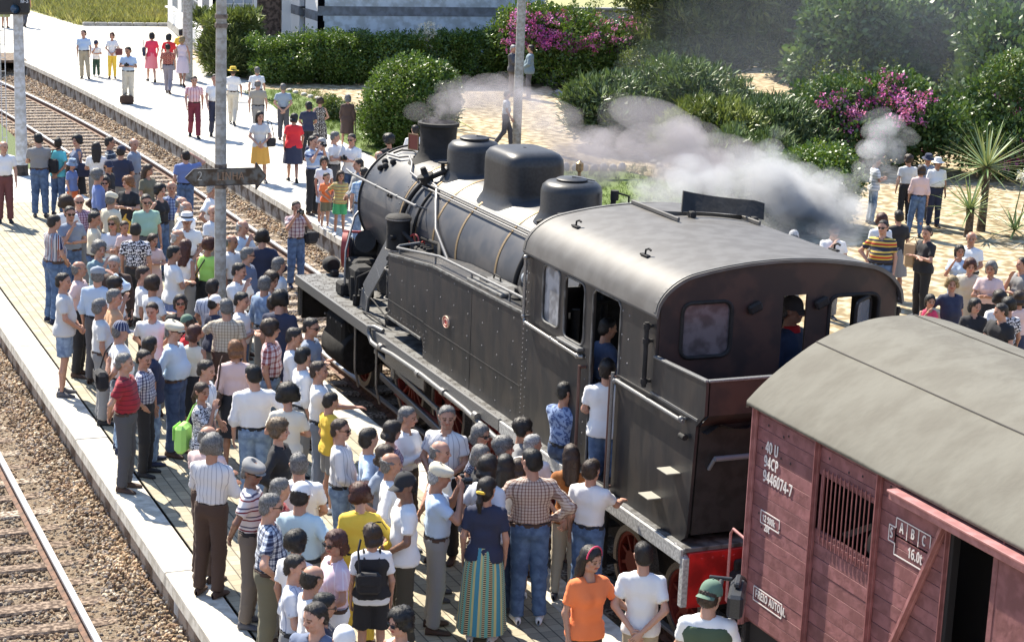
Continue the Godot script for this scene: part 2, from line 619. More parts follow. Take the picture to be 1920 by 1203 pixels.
func build_tracks() -> void:
	var rust := surf(mat("rail_rust", lin(0.17, 0.085, 0.05), 0.8), tex["grime"], null, 1.5, 0.0, true)
	var shine := mat("rail_head", lin(0.42, 0.42, 0.43), 0.5, 0.6)
	var bed := surf(mat("ballast_bed", lin(0.23, 0.175, 0.12), 1.0), tex["speck"], tex["relief"], 1.2, 4.0, true)
	var wood := [surf(mat("sleeper_wood", lin(0.27, 0.20, 0.145), 0.9), noise_tex("grain", 0.05, 4, FastNoiseLite.TYPE_SIMPLEX_SMOOTH, Color(0.5, 0.45, 0.42), Color.WHITE), tex["relief"], 1.0, 1.5, true),
		surf(mat("sleeper_wood_pale", lin(0.46, 0.385, 0.30), 0.9), tex["grain"], tex["relief"], 1.3, 1.5, true)]
	var tstone := surf(mat("stone", lin(1.0, 1.0, 1.0), 0.92), tex["fine"], null, 4.0)
	tstone.vertex_color_use_as_albedo = true
	# two tracks: centre at z, range, gauge
	for t in [["railway_track", 2.66, -6.0, -46.0, "track along the near edge of the island platform", false], ["railway_track", XC, -4.0, -76.0, "track on which the steam engine stands, bending away at the far end", true]]:
		var tr := Node3D.new()
		tr.name = numbered(t[0])
		add_child(tr)
		tag(tr, t[4], "railway track", "", "structure")
		var z0: float = t[2]
		var z1: float = t[3]
		var bend: bool = t[5]
		for s in [-1.0, 1.0]:
			var web := mb()
			var head := mb()
			var steps := 40
			var lines := {}
			for nm in ["a", "b", "c", "d", "e", "f"]:
				lines[nm] = []
			var hr := []
			var wr := []
			for i in steps + 1:
				var z := lerpf(z0, z1, float(i) / steps)
				var x: float = t[1] + s * 0.87 + (track_bend(z) if bend else 0.0)
				var y := RAIL
				hr.append([Vector3(x - 0.036, y - 0.035, z), Vector3(x - 0.036, y - 0.006, z), Vector3(x - 0.030, y, z), Vector3(x + 0.030, y, z), Vector3(x + 0.036, y - 0.006, z), Vector3(x + 0.036, y - 0.035, z)])
				wr.append([Vector3(x - 0.07, y - 0.150, z), Vector3(x - 0.07, y - 0.138, z), Vector3(x - 0.012, y - 0.115, z), Vector3(x - 0.010, y - 0.045, z), Vector3(x - 0.034, y - 0.034, z), Vector3(x + 0.034, y - 0.034, z), Vector3(x + 0.010, y - 0.045, z), Vector3(x + 0.012, y - 0.115, z), Vector3(x + 0.07, y - 0.138, z), Vector3(x + 0.07, y - 0.150, z)])
			for q in [[head, hr], [web, wr]]:
				var m: MB = q[0]
				for k in q[1][0].size() - 1:
					var strip := []
					for row in q[1]:
						strip.append([row[k], row[k + 1]])
					m.grid(strip)
			var rail := obj("rail", web, rust, tr)
			obj("running_surface", head, shine, rail)
		var z := z0 - 0.2
		var j := 0
		while z > z1:
			var b := mb()
			var cx: float = t[1] + (track_bend(z) if bend else 0.0)
			b.box(Vector3(cx + rng.randf_range(-0.03, 0.03), -0.645, z), Vector3(2.62, 0.12, 0.235 + rng.randf_range(-0.02, 0.02)), 0.02, Basis(Vector3.UP, rng.randf_range(-0.015, 0.015)))
			if bend or z > -40.0:
				obj("sleeper", b, wood[1 if bend else (j % 2 if rng.randf() < 0.7 else 0)], tr)
			j += 1
			z -= 0.61
		# bolted joint bar on the near rail, as the photograph shows near the frame's edge
		if not bend:
			var b := mb()
			b.box(Vector3(t[1] + 0.87 - 0.036, RAIL - 0.085, -17.9), Vector3(0.025, 0.075, 0.9), 0.008)
			obj("fishplate", b, rust, tr)
	# bed
	var bb := mb()
	var rows := []
	for i in 36:
		var z := -4.0 - i * 2.2
		var r := []
		for k in 14:
			var x := lerpf(-2.0, 4.43, k / 13.0)
			r.append(Vector3(x, ballast_y(x, z) - 0.05, z))
		rows.append(r)
	bb.grid(rows, false, true)
	tag(obj("ballast_ground", bb, bed), "brown track bed beside the island platform", "ground", "", "structure")
	bb = mb()
	rows = []
	for i in 40:
		var z := -4.0 - i * 1.9
		var r := []
		for k in 12:
			var x := lerpf(8.13 + track_bend(z) * 1.0, 11.75 + edge_bend(z), k / 11.0)
			r.append(Vector3(x, ballast_y(x, z) - 0.05, z))
		rows.append(r)
	bb.grid(rows, false, true)
	tag(obj("ballast_ground", bb, bed), "brown track bed under the engine's track", "ground", "", "structure")
	for m in [bb]:
		pass
	# loose stones
	var tones := [lin(0.36, 0.25, 0.15), lin(0.50, 0.38, 0.25), lin(0.24, 0.155, 0.10), lin(0.60, 0.50, 0.37), lin(0.30, 0.25, 0.21), lin(0.42, 0.28, 0.165)]
	for tone_i in tones.size():
		tones[tone_i] = (tones[tone_i] as Color).srgb_to_linear()
	for area in [["ballast_stones", -40.0, -13.0, false, 30000, "loose brown ballast stones of the near track"], ["ballast_stones", -70.0, -27.5, true, 40000, "loose ballast stones around the engine's track"]]:
		var places := []
		var tints := []
		for i in area[4]:
			var z := lerpf(area[1], area[2], rng.randf())
			var x: float
			var size := rng.randf_range(0.034, 0.072)
			if area[3]:
				x = rng.randf_range(8.13 + track_bend(z), 11.72 + edge_bend(z))
				size *= 1.3
			else:
				x = rng.randf_range(1.6, 4.42)
				if x < 2.4 and z < -19.0:
					x = rng.randf_range(2.6, 4.42)
			var y := ballast_y(x, z) - 0.02 + rng.randf_range(-0.01, 0.02)
			var rel := absf(x - (2.66 if not area[3] else XC + track_bend(z)))
			if absf(rel - 0.87) < 0.09:
				continue
			if rel < 1.3:
				y -= 0.03
			var ph := fposmod(-(z - (-6.2 if not area[3] else -4.2)), 0.61)
			if rel < 1.32 and not (not area[3] and x > 3.62) and (ph < 0.135 or ph > 0.475) and rng.randf() < 0.985:
				continue
			var q := Basis(Vector3(rng.randf_range(-1, 1), rng.randf_range(-1, 1), rng.randf_range(-1, 1)).normalized(), rng.randf() * TAU)
			places.append(Transform3D(q.scaled_local(Vector3(size, size * rng.randf_range(0.6, 0.9), size * rng.randf_range(0.7, 1.1))), Vector3(x, y, z)))
			var dirt := 0.68 + 0.32 * smoothstep(-0.35, 0.35, noise.get_noise_2d(x * 1.1, z * 0.8))
			# oily dark stones lie near the rails and between them
			var oil := 0.68 if rel < 1.15 else 1.0
			var cc: Color = tones[rng.randi() % tones.size()]
			cc = cc * dirt * oil * rng.randf_range(0.95, 1.55)
			cc.a = 1.0
			tints.append(cc)
		var st := scatter(area[0], stone_mesh(3), tstone, places, tints, self)
		tag(st, area[5], "gravel")

# ---------------------------------------------------------------- the steam engine
func roof_y(x: float) -> float:
	# outline of the cab roof: a low arch with tightly rounded shoulders
	var d := absf(x - XC)
	var y := 3.53 - 0.085 * d * d * 1.15
	if d > 1.02:
		var e := (d - 1.02) / 0.42
		y -= 0.27 * (1.0 - sqrt(maxf(0.0, 1.0 - e * e)))
	return y

func wall_with_holes(f: Callable, u0: float, u1: float, v0: float, v1: float, holes: Array, d0: float, d1: float, dn: Vector3, b: MB) -> void:
	# an upright sheet in (u, v) with rectangular openings, of thickness d0..d1
	var us := [u0, u1]
	var vs := [v0, v1]
	for h in holes:
		us.append(h[0]); us.append(h[1]); vs.append(h[2]); vs.append(h[3])
	us.sort()
	vs.sort()
	for i in us.size() - 1:
		for k in vs.size() - 1:
			if us[i + 1] - us[i] < 1e-4 or vs[k + 1] - vs[k] < 1e-4:
				continue
			var mu: float = (us[i] + us[i + 1]) * 0.5
			var mv: float = (vs[k] + vs[k + 1]) * 0.5
			var open := false
			for h in holes:
				if mu > h[0] and mu < h[1] and mv > h[2] and mv < h[3]:
					open = true
			if open:
				continue
			for e in [[d0, -1.0], [d1, 1.0]]:
				b.quad(f.call(us[i], vs[k], e[0]), f.call(us[i + 1], vs[k], e[0]), f.call(us[i + 1], vs[k + 1], e[0]), f.call(us[i], vs[k + 1], e[0]), dn * e[1])
	for h in holes + [[u0, u1, v0, v1]]:
		var q := [[h[0], h[2]], [h[1], h[2]], [h[1], h[3]], [h[0], h[3]]]
		for k in 4:
			var a = q[k]
			var c = q[(k + 1) % 4]
			b.quad(f.call(a[0], a[1], d0), f.call(c[0], c[1], d0), f.call(c[0], c[1], d1), f.call(a[0], a[1], d1))

func ring_path(f: Callable, u0: float, u1: float, v0: float, v1: float, r: float, d: float) -> Array:
	# a rounded rectangle as a closed path
	var pts := []
	for c in [[u1 - r, v1 - r, 0.0], [u0 + r, v1 - r, 90.0], [u0 + r, v0 + r, 180.0], [u1 - r, v0 + r, 270.0]]:
		for k in 5:
			var a := deg_to_rad(c[2] + k * 22.5)
			pts.append(f.call(c[0] + r * cos(a), c[1] + r * sin(a), d))
	pts.append(pts[0])
	return pts

func corner_fill(f: Callable, u0: float, u1: float, v0: float, v1: float, r: float, d: float, dn: Vector3, b: MB) -> void:
	for c in [[u1 - r, v1 - r, 0.0, u1, v1], [u0 + r, v1 - r, 90.0, u0, v1], [u0 + r, v0 + r, 180.0, u0, v0], [u1 - r, v0 + r, 270.0, u1, v0]]:
		for k in 4:
			var a := deg_to_rad(c[2] + k * 22.5)
			var e := deg_to_rad(c[2] + (k + 1) * 22.5)
			var i := b.vert(f.call(c[3], c[4], d), dn)
			b.vert(f.call(c[0] + r * cos(a), c[1] + r * sin(a), d), dn)
			b.vert(f.call(c[0] + r * cos(e), c[1] + r * sin(e), d), dn)
			b.tri(i, i + 1, i + 2)

func rivets(b: MB, a: Vector3, e: Vector3, step: float, dn: Vector3, r := 0.011) -> void:
	var nn := int((e - a).length() / step)
	var u := dn.cross(Vector3.UP if absf(dn.y) < 0.9 else Vector3.RIGHT).normalized()
	var w := dn.cross(u)
	for i in nn + 1:
		var p := a.lerp(e, float(i) / maxi(nn, 1))
		var t := b.vert(p + dn * r * 0.7, dn)
		for k in 6:
			var d := u * cos(TAU * k / 6) + w * sin(TAU * k / 6)
			b.vert(p + d * r, (d + dn * 0.5).normalized())
		for k in 6:
			b.tri(t, t + 1 + k, t + 1 + (k + 1) % 6)

func ring_pipe(b: MB, z: float, r: float, a0: float, a1: float, rad: float, z1 := 999.0) -> void:
	var pts := []
	for i in 15:
		var t := i / 14.0
		var a := deg_to_rad(lerpf(a0, a1, t))
		pts.append(Vector3(XC - r * cos(a), 2.24 + r * sin(a), z if z1 > 900.0 else lerpf(z, z1, t)))
	b.tube(pts, rad, 8)

func wheel(parent: Node, at: Vector3, r: float, red: Material, steel: Material, black: Material, spokes := 14) -> void:
	var w := Node3D.new()
	w.name = "wheel"
	w.position = at - parent.position
	parent.add_child(w, true)
	var s := signf(at.x - XC)
	var b := MB.new()
	b.lathe([Vector2(r - 0.07, -0.07), Vector2(r, -0.07), Vector2(r, 0.06), Vector2(r - 0.07, 0.06), Vector2(r - 0.07, -0.07)], Vector3.ZERO, Vector3.RIGHT, 36)
	b.lathe([Vector2(r - 0.06, -0.10), Vector2(r + 0.03, -0.10), Vector2(r + 0.03, -0.07), Vector2(r, -0.07)] if s > 0 else [Vector2(r, 0.06), Vector2(r + 0.03, 0.06), Vector2(r + 0.03, 0.09), Vector2(r - 0.06, 0.09)], Vector3.ZERO, Vector3.RIGHT, 36)
	put("tyre", b.mesh(), steel, w)
	b = MB.new()
	for k in spokes:
		var a := TAU * k / spokes
		var d := Vector3(0, cos(a), sin(a))
		b.bar(d * 0.08, d * (r - 0.06), 0.035, 0.05, 0.0, Vector3.RIGHT)
	b.lathe([Vector2(0.0, -0.06), Vector2(0.13, -0.06), Vector2(0.13, 0.05), Vector2(0.11, 0.09), Vector2(0, 0.09)], Vector3.ZERO, Vector3.RIGHT, 18)
	b.lathe([Vector2(r - 0.11, -0.045), Vector2(r - 0.06, -0.05), Vector2(r - 0.06, 0.05), Vector2(r - 0.11, 0.045), Vector2(r - 0.11, -0.045)], Vector3.ZERO, Vector3.RIGHT, 36)
	put("spokes", b.mesh(), red, w)

func build_locomotive() -> void:
	var lo := thing("steam_locomotive", "black side tank steam engine with smoking chimney, red oval plate and red rear beam", "steam locomotive", Vector3(XC, RAIL, -21.8))
	var paint := surf(mat("engine_black", lin(0.028, 0.0265, 0.0265), 0.45), noise_tex("tank_wear", 0.012, 6, FastNoiseLite.TYPE_SIMPLEX_SMOOTH, Color(0.66, 0.68, 0.74), Color(1.0, 0.95, 0.92), 256, 0.3, 0.7), tex["cloth"], 0.55, 0.35)
	paint.metallic_specular = 0.55
	paint.uv1_scale = Vector3(1.0, 0.35, 1.0)
	var boilerm := surf(mat("boiler_black", lin(0.075, 0.078, 0.082), 0.46), tex["tank_wear"], tex["cloth"], 0.5, 0.5)
	boilerm.metallic_specular = 0.6
	var satin := surf(mat("dome_black", lin(0.022, 0.023, 0.026), 0.42), tex["fine"], tex["cloth"], 0.8, 0.3)
	var roofm := surf(mat("cab_roof", lin(0.105, 0.100, 0.094), 0.55), noise_tex("roof_wear", 0.02, 5, FastNoiseLite.TYPE_SIMPLEX_SMOOTH, Color(0.88, 0.87, 0.86), Color.WHITE), tex["cloth"], 0.6, 0.5)
	var deckm := surf(mat("footplate_grey", lin(0.13, 0.13, 0.127), 0.6), tex["grime"], tex["relief"], 0.9, 0.5)
	var sootm := surf(mat("soot", lin(0.014, 0.013, 0.013), 0.8), tex["grime"], tex["relief"], 0.8, 0.6)
	var steel := surf(mat("worn_steel", lin(0.30, 0.29, 0.28), 0.42, 0.6), tex["fine"], null, 2.0)
	var pale := surf(mat("pale_steel", lin(0.20, 0.20, 0.20), 0.5, 0.3), tex["fine"], null, 2.0)
	var copper := surf(mat("brass_band", lin(0.34, 0.24, 0.13), 0.45, 0.5), tex["fine"], null, 2.0)
	var redm := surf(mat("beam_red", lin(0.52, 0.012, 0.012), 0.5), tex["cloud"], tex["cloth"], 0.7, 0.4)
	var wred := mat("wheel_red", lin(0.22, 0.03, 0.02), 0.6)
	var whitem := surf(mat("edge_white", lin(0.46, 0.46, 0.45), 0.6), tex["fine"], null, 1.0)
	var brown := surf(mat("oxide_brown", lin(0.040, 0.022, 0.019), 0.6), tex["tank_wear"], tex["cloth"], 0.6, 0.4)
	var glass := StandardMaterial3D.new()
	glass.resource_name = "window_glass"
	glass.transparency = BaseMaterial3D.TRANSPARENCY_ALPHA
	glass.albedo_color = Color(0.75, 0.78, 0.82, 0.35)
	glass.roughness = 0.08
	mats["glass"] = glass
	var b: MB
	# ---- footplate with its valance
	b = mb(lo)
	b.span(Vector3(8.62, 0.90, -28.22), Vector3(11.58, 0.95, -15.42), 0.008)
	obj("footplate", b, deckm, lo)
	for s in [-1.0, 1.0]:
		b = mb(lo)
		b.span(Vector3(XC + s * 1.495 - 0.018, 0.80, -28.22), Vector3(XC + s * 1.495 + 0.018, 0.952, -20.0), 0.005)
		obj("valance", b, pale if s < 0 else deckm, lo)
		b = mb(lo)
		b.span(Vector3(XC + s * 1.495 - 0.018, 0.79, -19.98), Vector3(XC + s * 1.495 + 0.018, 0.935, -15.44), 0.005)
		obj("valance", b, whitem, lo)
	b = mb(lo)
	for i in 9:
		rivets(b, Vector3(8.72 + i * 0.09, 0.951, -28.1), Vector3(8.72 + i * 0.09, 0.951, -28.1 + 0.9 - i * 0.05), 0.16, Vector3.UP, 0.012)
	rivets(b, Vector3(8.66, 0.951, -28.1), Vector3(8.66, 0.951, -24.5), 0.14, Vector3.UP, 0.011)
	rivets(b, Vector3(8.655, 0.951, -24.2), Vector3(8.655, 0.951, -19.6), 0.16, Vector3.UP, 0.010)
	tag(obj("deck_rivets", b, sootm, lo), "", "", "", "stuff")
	b = mb(lo)
	b.span(Vector3(8.7, 0.25, -28.26), Vector3(11.5, 0.93, -28.20), 0.01)
	obj("front_beam", b, sootm, lo)
	b = mb(lo)
	b.quad(Vector3(8.63, 0.80, -28.21), Vector3(8.63, 0.35, -28.21), Vector3(8.63, 0.35, -28.13), Vector3(8.63, 0.80, -28.13), Vector3.LEFT)
	b.box(Vector3(8.66, 0.56, -28.18), Vector3(0.06, 0.50, 0.07), 0.008)
	obj("beam_end", b, pale, lo)
	for s in [-0.9, 0.9]:
		b = mb(lo)
		b.lathe([Vector2(0.12, 0.0), Vector2(0.10, 0.25), Vector2(0.07, 0.28), Vector2(0.07, 0.45), Vector2(0.22, 0.47), Vector2(0.23, 0.50), Vector2(0.0, 0.53)], Vector3(XC + s, 0.58, -28.26), Vector3.FORWARD, 20)
		obj("buffer", b, sootm, lo)
		b = mb(lo)
		b.lathe([Vector2(0.12, 0.0), Vector2(0.10, 0.25), Vector2(0.07, 0.28), Vector2(0.07, 0.45), Vector2(0.22, 0.47), Vector2(0.23, 0.50), Vector2(0.0, 0.53)], Vector3(XC + s, 0.58, -15.40), Vector3.BACK, 20)
		obj("buffer", b, sootm, lo)
	# ---- frames, wheels, rods
	for s in [-0.62, 0.62]:
		b = mb(lo)
		b.span(Vector3(XC + s - 0.02, -0.05, -27.9), Vector3(XC + s + 0.02, 0.88, -15.6))
		obj("frame", b, sootm, lo)
	for z in [-24.6, -23.1, -21.6, -20.1]:
		for s in [-0.86, 0.86]:
			wheel(lo, Vector3(XC + s, 0.18, z), 0.62, wred, steel, sootm)
	for z in [-26.6, -17.6, -16.4]:
		for s in [-0.86, 0.86]:
			wheel(lo, Vector3(XC + s, -0.03, z), 0.41, wred, steel, sootm, 10)
	b = mb(lo)
	b.bar(Vector3(8.98, 0.02, -24.6), Vector3(8.98, 0.02, -20.1), 0.05, 0.11, 0.01)
	obj("coupling_rod", b, wred, lo)
	b = mb(lo)
	b.bar(Vector3(8.86, 0.18, -24.9), Vector3(8.86, -0.02, -21.6), 0.05, 0.10, 0.01)
	obj("connecting_rod", b, steel, lo)
	b = mb(lo)
	b.bar(Vector3(8.80, 0.52, -25.0), Vector3(8.84, 0.32, -22.6), 0.05, 0.07, 0.01)
	b.bar(Vector3(8.84, 0.32, -22.6), Vector3(8.86, 0.0, -22.4), 0.05, 0.07, 0.01)
	b.box(Vector3(8.82, 0.55, -24.2), Vector3(0.12, 0.45, 0.10), 0.02)
	obj("valve_gear", b, steel, lo)
	b = mb(lo)
	b.span(Vector3(8.66, 0.56, -24.2), Vector3(8.70, 0.79, -22.7), 0.008)
	obj("side_plate", b, steel, lo)
	# bracket hangers under the footplate
	for z in [-25.55, -24.62, -19.9]:
		b = mb(lo)
		b.tube([Vector3(8.68, 0.80, z), Vector3(8.69, 0.1, z), Vector3(8.75, -0.15, z)], 0.018, 6)
		obj("hanger", b, steel, lo)
	# cylinders with covers
	for s in [-1.0, 1.0]:
		b = mb(lo)
		b.lathe([Vector2(0, -0.5), Vector2(0.30, -0.5), Vector2(0.33, -0.46), Vector2(0.33, 0.46), Vector2(0.30, 0.5), Vector2(0, 0.5)], Vector3(XC + s * 1.13, 0.20, -26.55), Vector3.BACK, 28)
		b.lathe([Vector2(0, -0.42), Vector2(0.17, -0.42), Vector2(0.19, -0.38), Vector2(0.19, 0.38), Vector2(0.17, 0.42), Vector2(0, 0.42)], Vector3(XC + s * 1.16, 0.62, -26.55), Vector3.BACK, 22)
		b.box(Vector3(XC + s * 1.14, 0.42, -26.55), Vector3(0.56, 0.55, 0.8), 0.05)
		obj("cylinder", b, sootm, lo)
		b = mb(lo)
		rivets(b, Vector3(XC + s * 1.425, 0.15, -26.95), Vector3(XC + s * 1.425, 0.15, -26.15), 0.26, Vector3(s, 0, 0), 0.022)
		rivets(b, Vector3(XC + s * 1.425, 0.62, -26.95), Vector3(XC + s * 1.425, 0.62, -26.15), 0.26, Vector3(s, 0, 0), 0.022)
		tag(obj("cylinder_bolts", b, steel, lo), "", "", "", "stuff")
	b = mb(lo)
	b.span(Vector3(9.3, 0.0, -28.0), Vector3(10.9, 0.9, -16.0), 0.02)
	obj("ashpan", b, sootm, lo)
	# ---- smokebox and boiler
	b = mb(lo)
	var pr := [Vector2(0.0, -0.34), Vector2(0.30, -0.32), Vector2(0.62, -0.24), Vector2(0.72, -0.16), Vector2(0.74, 0.0), Vector2(0.80, 0.0)]
	b.lathe(pr, Vector3(XC, 2.24, -27.2), Vector3.BACK, 40)
	obj("smokebox_door", b, sootm, lo)
	b = mb(lo)
	b.lathe([Vector2(0.78, 0.0), Vector2(0.862, 0.0), Vector2(0.872, 0.02), Vector2(0.872, 0.05), Vector2(0.85, 0.06)], Vector3(XC, 2.24, -27.2), Vector3.BACK, 64)
	obj("smokebox_ring", b, sootm, lo)
	b = mb(lo)
	b.lathe([Vector2(0.85, 0.05), Vector2(0.85, 1.75)], Vector3(XC, 2.24, -27.2), Vector3.BACK, 64)
	obj("smokebox", b, boilerm, lo)
	b = mb(lo)
	b.lathe([Vector2(0.85, 0.0), Vector2(0.845, 0.02), Vector2(0.845, 5.86)], Vector3(XC, 2.24, -25.44), Vector3.BACK, 64)
	obj("boiler", b, boilerm, lo)
	for z in [-25.40, -24.75, -24.05, -23.2, -21.85, -20.6]:
		b = mb(lo)
		b.lathe([Vector2(0.845, -0.026), Vector2(0.853, -0.024), Vector2(0.853, 0.024), Vector2(0.845, 0.026)], Vector3(XC, 2.24, z), Vector3.BACK, 64)
		obj("boiler_band", b, copper, lo)
	b = mb(lo)
	for z in [-27.05, -25.52]:
		for k in 40:
			var a := deg_to_rad(-30.0 + 240.0 * k / 39.0)
			var d := Vector3(-cos(a), sin(a), 0)
			rivets(b, Vector3(XC, 2.24, z) + d * 0.851, Vector3(XC, 2.24, z) + d * 0.851, 1.0, d, 0.012)
	tag(obj("smokebox_rivets", b, boilerm, lo), "", "", "", "stuff")
	# firebox top under the cab front
	b = mb(lo)
	b.span(Vector3(9.35, 0.95, -20.6), Vector3(10.85, 2.2, -19.6), 0.03)
	obj("firebox", b, sootm, lo)
	# saddle under the smokebox
	b = mb(lo)
	b.span(Vector3(9.45, 0.93, -26.9), Vector3(10.75, 1.75, -25.7), 0.04)
	obj("saddle", b, sootm, lo)
	# ---- chimney with number plate
	b = mb(lo)
	b.lathe([Vector2(0.44, 2.98), Vector2(0.34, 3.06), Vector2(0.28, 3.16), Vector2(0.265, 3.3), Vector2(0.275, 3.52), Vector2(0.305, 3.54), Vector2(0.305, 3.58), Vector2(0.255, 3.59), Vector2(0.24, 3.3), Vector2(0.2, 3.0)], Vector3(XC, 0, -26.15), Vector3.UP, 36)
	var chim := obj("chimney", b, sootm, lo)
	b = mb(lo)
	var bs := Basis(Vector3.UP, deg_to_rad(-62))
	b.box(Vector3(9.80, 3.27, -26.36), Vector3(0.20, 0.235, 0.012), 0.004, bs)
	obj("red_plate", b, mat("dull_red", lin(0.20, 0.05, 0.035), 0.6), chim)
	b = mb(lo)
	for k in [[Vector3(0, 0.112, 0.008), Vector3(0.20, 0.012, 0.01)], [Vector3(0, -0.112, 0.008), Vector3(0.20, 0.012, 0.01)], [Vector3(-0.094, 0, 0.008), Vector3(0.012, 0.235, 0.01)], [Vector3(0.094, 0, 0.008), Vector3(0.012, 0.235, 0.01)]]:
		b.box(Vector3(9.80, 3.27, -26.36) + bs * (k[0] as Vector3), k[1], 0.0, bs)
	obj("plate_border", b, copper, chim)
	# ---- domes
	b = mb(lo)
	b.lathe([Vector2(0.47, 2.96), Vector2(0.40, 3.05), Vector2(0.375, 3.12), Vector2(0.375, 3.38), Vector2(0.36, 3.45), Vector2(0.31, 3.50), Vector2(0.20, 3.53), Vector2(0.19, 3.545), Vector2(0.0, 3.55)], Vector3(XC, 0, -24.75), Vector3.UP, 40)
	var d1 := obj("steam_dome", b, satin, lo)
	b = mb(lo)
	b.lathe([Vector2(0.20, 3.525), Vector2(0.21, 3.56), Vector2(0.18, 3.575), Vector2(0.0, 3.58)], Vector3(XC, 0, -24.75), Vector3.UP, 28)
	obj("lid", b, satin, d1)
	b = mb(lo)
	b.bar(Vector3(XC + 0.02, 3.59, -24.73), Vector3(XC + 0.26, 3.555, -24.62), 0.03, 0.02)
	obj("handle", b, steel, d1)
	# the middle sandbox: a rounded box on a flared foot
	b = mb(lo)
	var rows := []
	for q in [[2.82, 0.60, 0.86], [2.96, 0.47, 0.62], [3.05, 0.43, 0.55], [3.15, 0.42, 0.53], [3.48, 0.42, 0.53], [3.57, 0.41, 0.52], [3.63, 0.37, 0.48], [3.665, 0.30, 0.40], [3.675, 0.18, 0.26], [3.68, 0.02, 0.03]]:
		var row := []
		for k in 48:
			var a := TAU * k / 48
			var e := 0.42
			row.append(Vector3(XC + q[1] * signf(cos(a)) * pow(absf(cos(a)), e), q[0], -23.0 + q[2] * signf(sin(a)) * pow(absf(sin(a)), e)))
		rows.append(row)
	b.grid(rows, true, true)
	obj("sandbox", b, satin, lo)
	b = mb(lo)
	b.lathe([Vector2(0.47, 2.96), Vector2(0.41, 3.05), Vector2(0.385, 3.12), Vector2(0.385, 3.36), Vector2(0.365, 3.43), Vector2(0.31, 3.475), Vector2(0.17, 3.49), Vector2(0.0, 3.495)], Vector3(XC, 0, -21.5), Vector3.UP, 40)
	var d3 := obj("rear_dome", b, satin, lo)
	b = mb(lo)
	b.lathe([Vector2(0.19, 3.48), Vector2(0.20, 3.51), Vector2(0.17, 3.525), Vector2(0.0, 3.53)], Vector3(XC, 0, -21.5), Vector3.UP, 28)
	obj("lid", b, satin, d3)
	b = mb(lo)
	b.bar(Vector3(XC, 3.54, -21.5), Vector3(XC + 0.25, 3.50, -21.36), 0.03, 0.02)
	obj("handle", b, steel, d3)
	b = mb(lo)
	b.tube([Vector3(XC + 0.42, 2.95, -21.25), Vector3(XC + 0.45, 3.35, -21.2)], 0.035, 8)
	b.tube([Vector3(XC + 0.45, 3.28, -21.2), Vector3(XC + 0.45, 3.40, -21.2)], 0.055, 8)
	b.tube([Vector3(XC + 0.44, 3.12, -21.22), Vector3(XC + 0.44, 3.20, -21.22)], 0.055, 8)
	b.tube([Vector3(XC + 0.45, 3.38, -21.2), Vector3(XC + 0.60, 3.34, -21.1), Vector3(XC + 0.60, 3.0, -21.1)], 0.014, 6)
	obj("safety_valve", b, sootm, lo)
	b = mb(lo)
	b.tube([Vector3(XC + 0.50, 2.9, -22.35), Vector3(XC + 0.50, 3.52, -22.35)], 0.022, 8)
	b.lathe([Vector2(0.02, 0.0), Vector2(0.05, 0.03), Vector2(0.05, 0.12), Vector2(0.0, 0.16)], Vector3(XC + 0.50, 3.44, -22.35), Vector3.UP, 12)
	b.box(Vector3(XC + 0.50, 3.36, -22.35), Vector3(0.12, 0.03, 0.05), 0.008)
	obj("whistle", b, copper, lo)
	# ---- clack valves and the pipes over the boiler
	for z in [-24.98, -20.95]:
		b = mb(lo)
		var p := Vector3(XC - 0.60, 2.93, z)
		b.lathe([Vector2(0.05, -0.10), Vector2(0.09, -0.02), Vector2(0.09, 0.05), Vector2(0.12, 0.06), Vector2(0.12, 0.09), Vector2(0.05, 0.11), Vector2(0.04, 0.2), Vector2(0.0, 0.21)], p, Vector3(-0.35, 0.94, 0).normalized(), 14)
		b.tube([p + Vector3(0.04, 0.06, 0.05), p + Vector3(0.22, 0.16, 0.16)], 0.04, 8)
		b.tube([p + Vector3(0.18, 0.10, 0.13), p + Vector3(0.18, 0.26, 0.13)], 0.03, 8)
		b.lathe([Vector2(0.0, 0.0), Vector2(0.07, 0.0), Vector2(0.07, 0.02), Vector2(0, 0.02)], p + Vector3(0.18, 0.26, 0.13), Vector3.UP, 12)
		obj("clack_valve", b, sootm, lo)
	b = mb(lo)
	ring_pipe(b, -25.05, 0.90, 52, -22, 0.034, -25.30)
	ring_pipe(b, -20.98, 0.90, 52, -20, 0.034, -21.15)
	ring_pipe(b, -24.62, 0.885, 40, -28, 0.022, -24.78)
	obj("feed_pipe", b, sootm, lo)
	b = mb(lo)
	var path := []
	for q in [[50, -24.9], [48, -24.6], [36, -24.3], [14, -23.9], [-8, -23.35], [-22, -23.0]]:
		var a := deg_to_rad(q[0])
		path.append(Vector3(XC - 0.89 * cos(a), 2.24 + 0.89 * sin(a), q[1]))
	b.tube(path, 0.024, 8)
	path = []
	for q in [[45, -20.85], [38, -20.55], [12, -20.40], [-18, -20.35]]:
		var a := deg_to_rad(q[0])
		path.append(Vector3(XC - 0.89 * cos(a), 2.24 + 0.89 * sin(a), q[1]))
	b.tube(path, 0.020, 8)
	obj("injector_pipe", b, steel, lo)
	b = mb(lo)
	path = []
	for q in [[58, -27.0], [60, -26.55], [66, -26.35], [60, -26.0], [50, -25.7], [47, -25.2], [47, -24.0], [47, -22.5], [47, -21.0], [47, -19.7]]:
		var a := deg_to_rad(q[0])
		path.append(Vector3(XC - 0.90 * cos(a), 2.24 + 0.90 * sin(a), q[1]))
	b.tube(path, 0.017, 8)
	path = []
	for q in [[43, -25.0], [43, -23.0], [43, -21.0], [43, -19.7]]:
		var a := deg_to_rad(q[0])
		path.append(Vector3(XC - 0.895 * cos(a), 2.24 + 0.895 * sin(a), q[1]))
	b.tube(path, 0.014, 8)
	obj("conduit", b, steel, lo)
	# handrails of the boiler with knobs
	b = mb(lo)
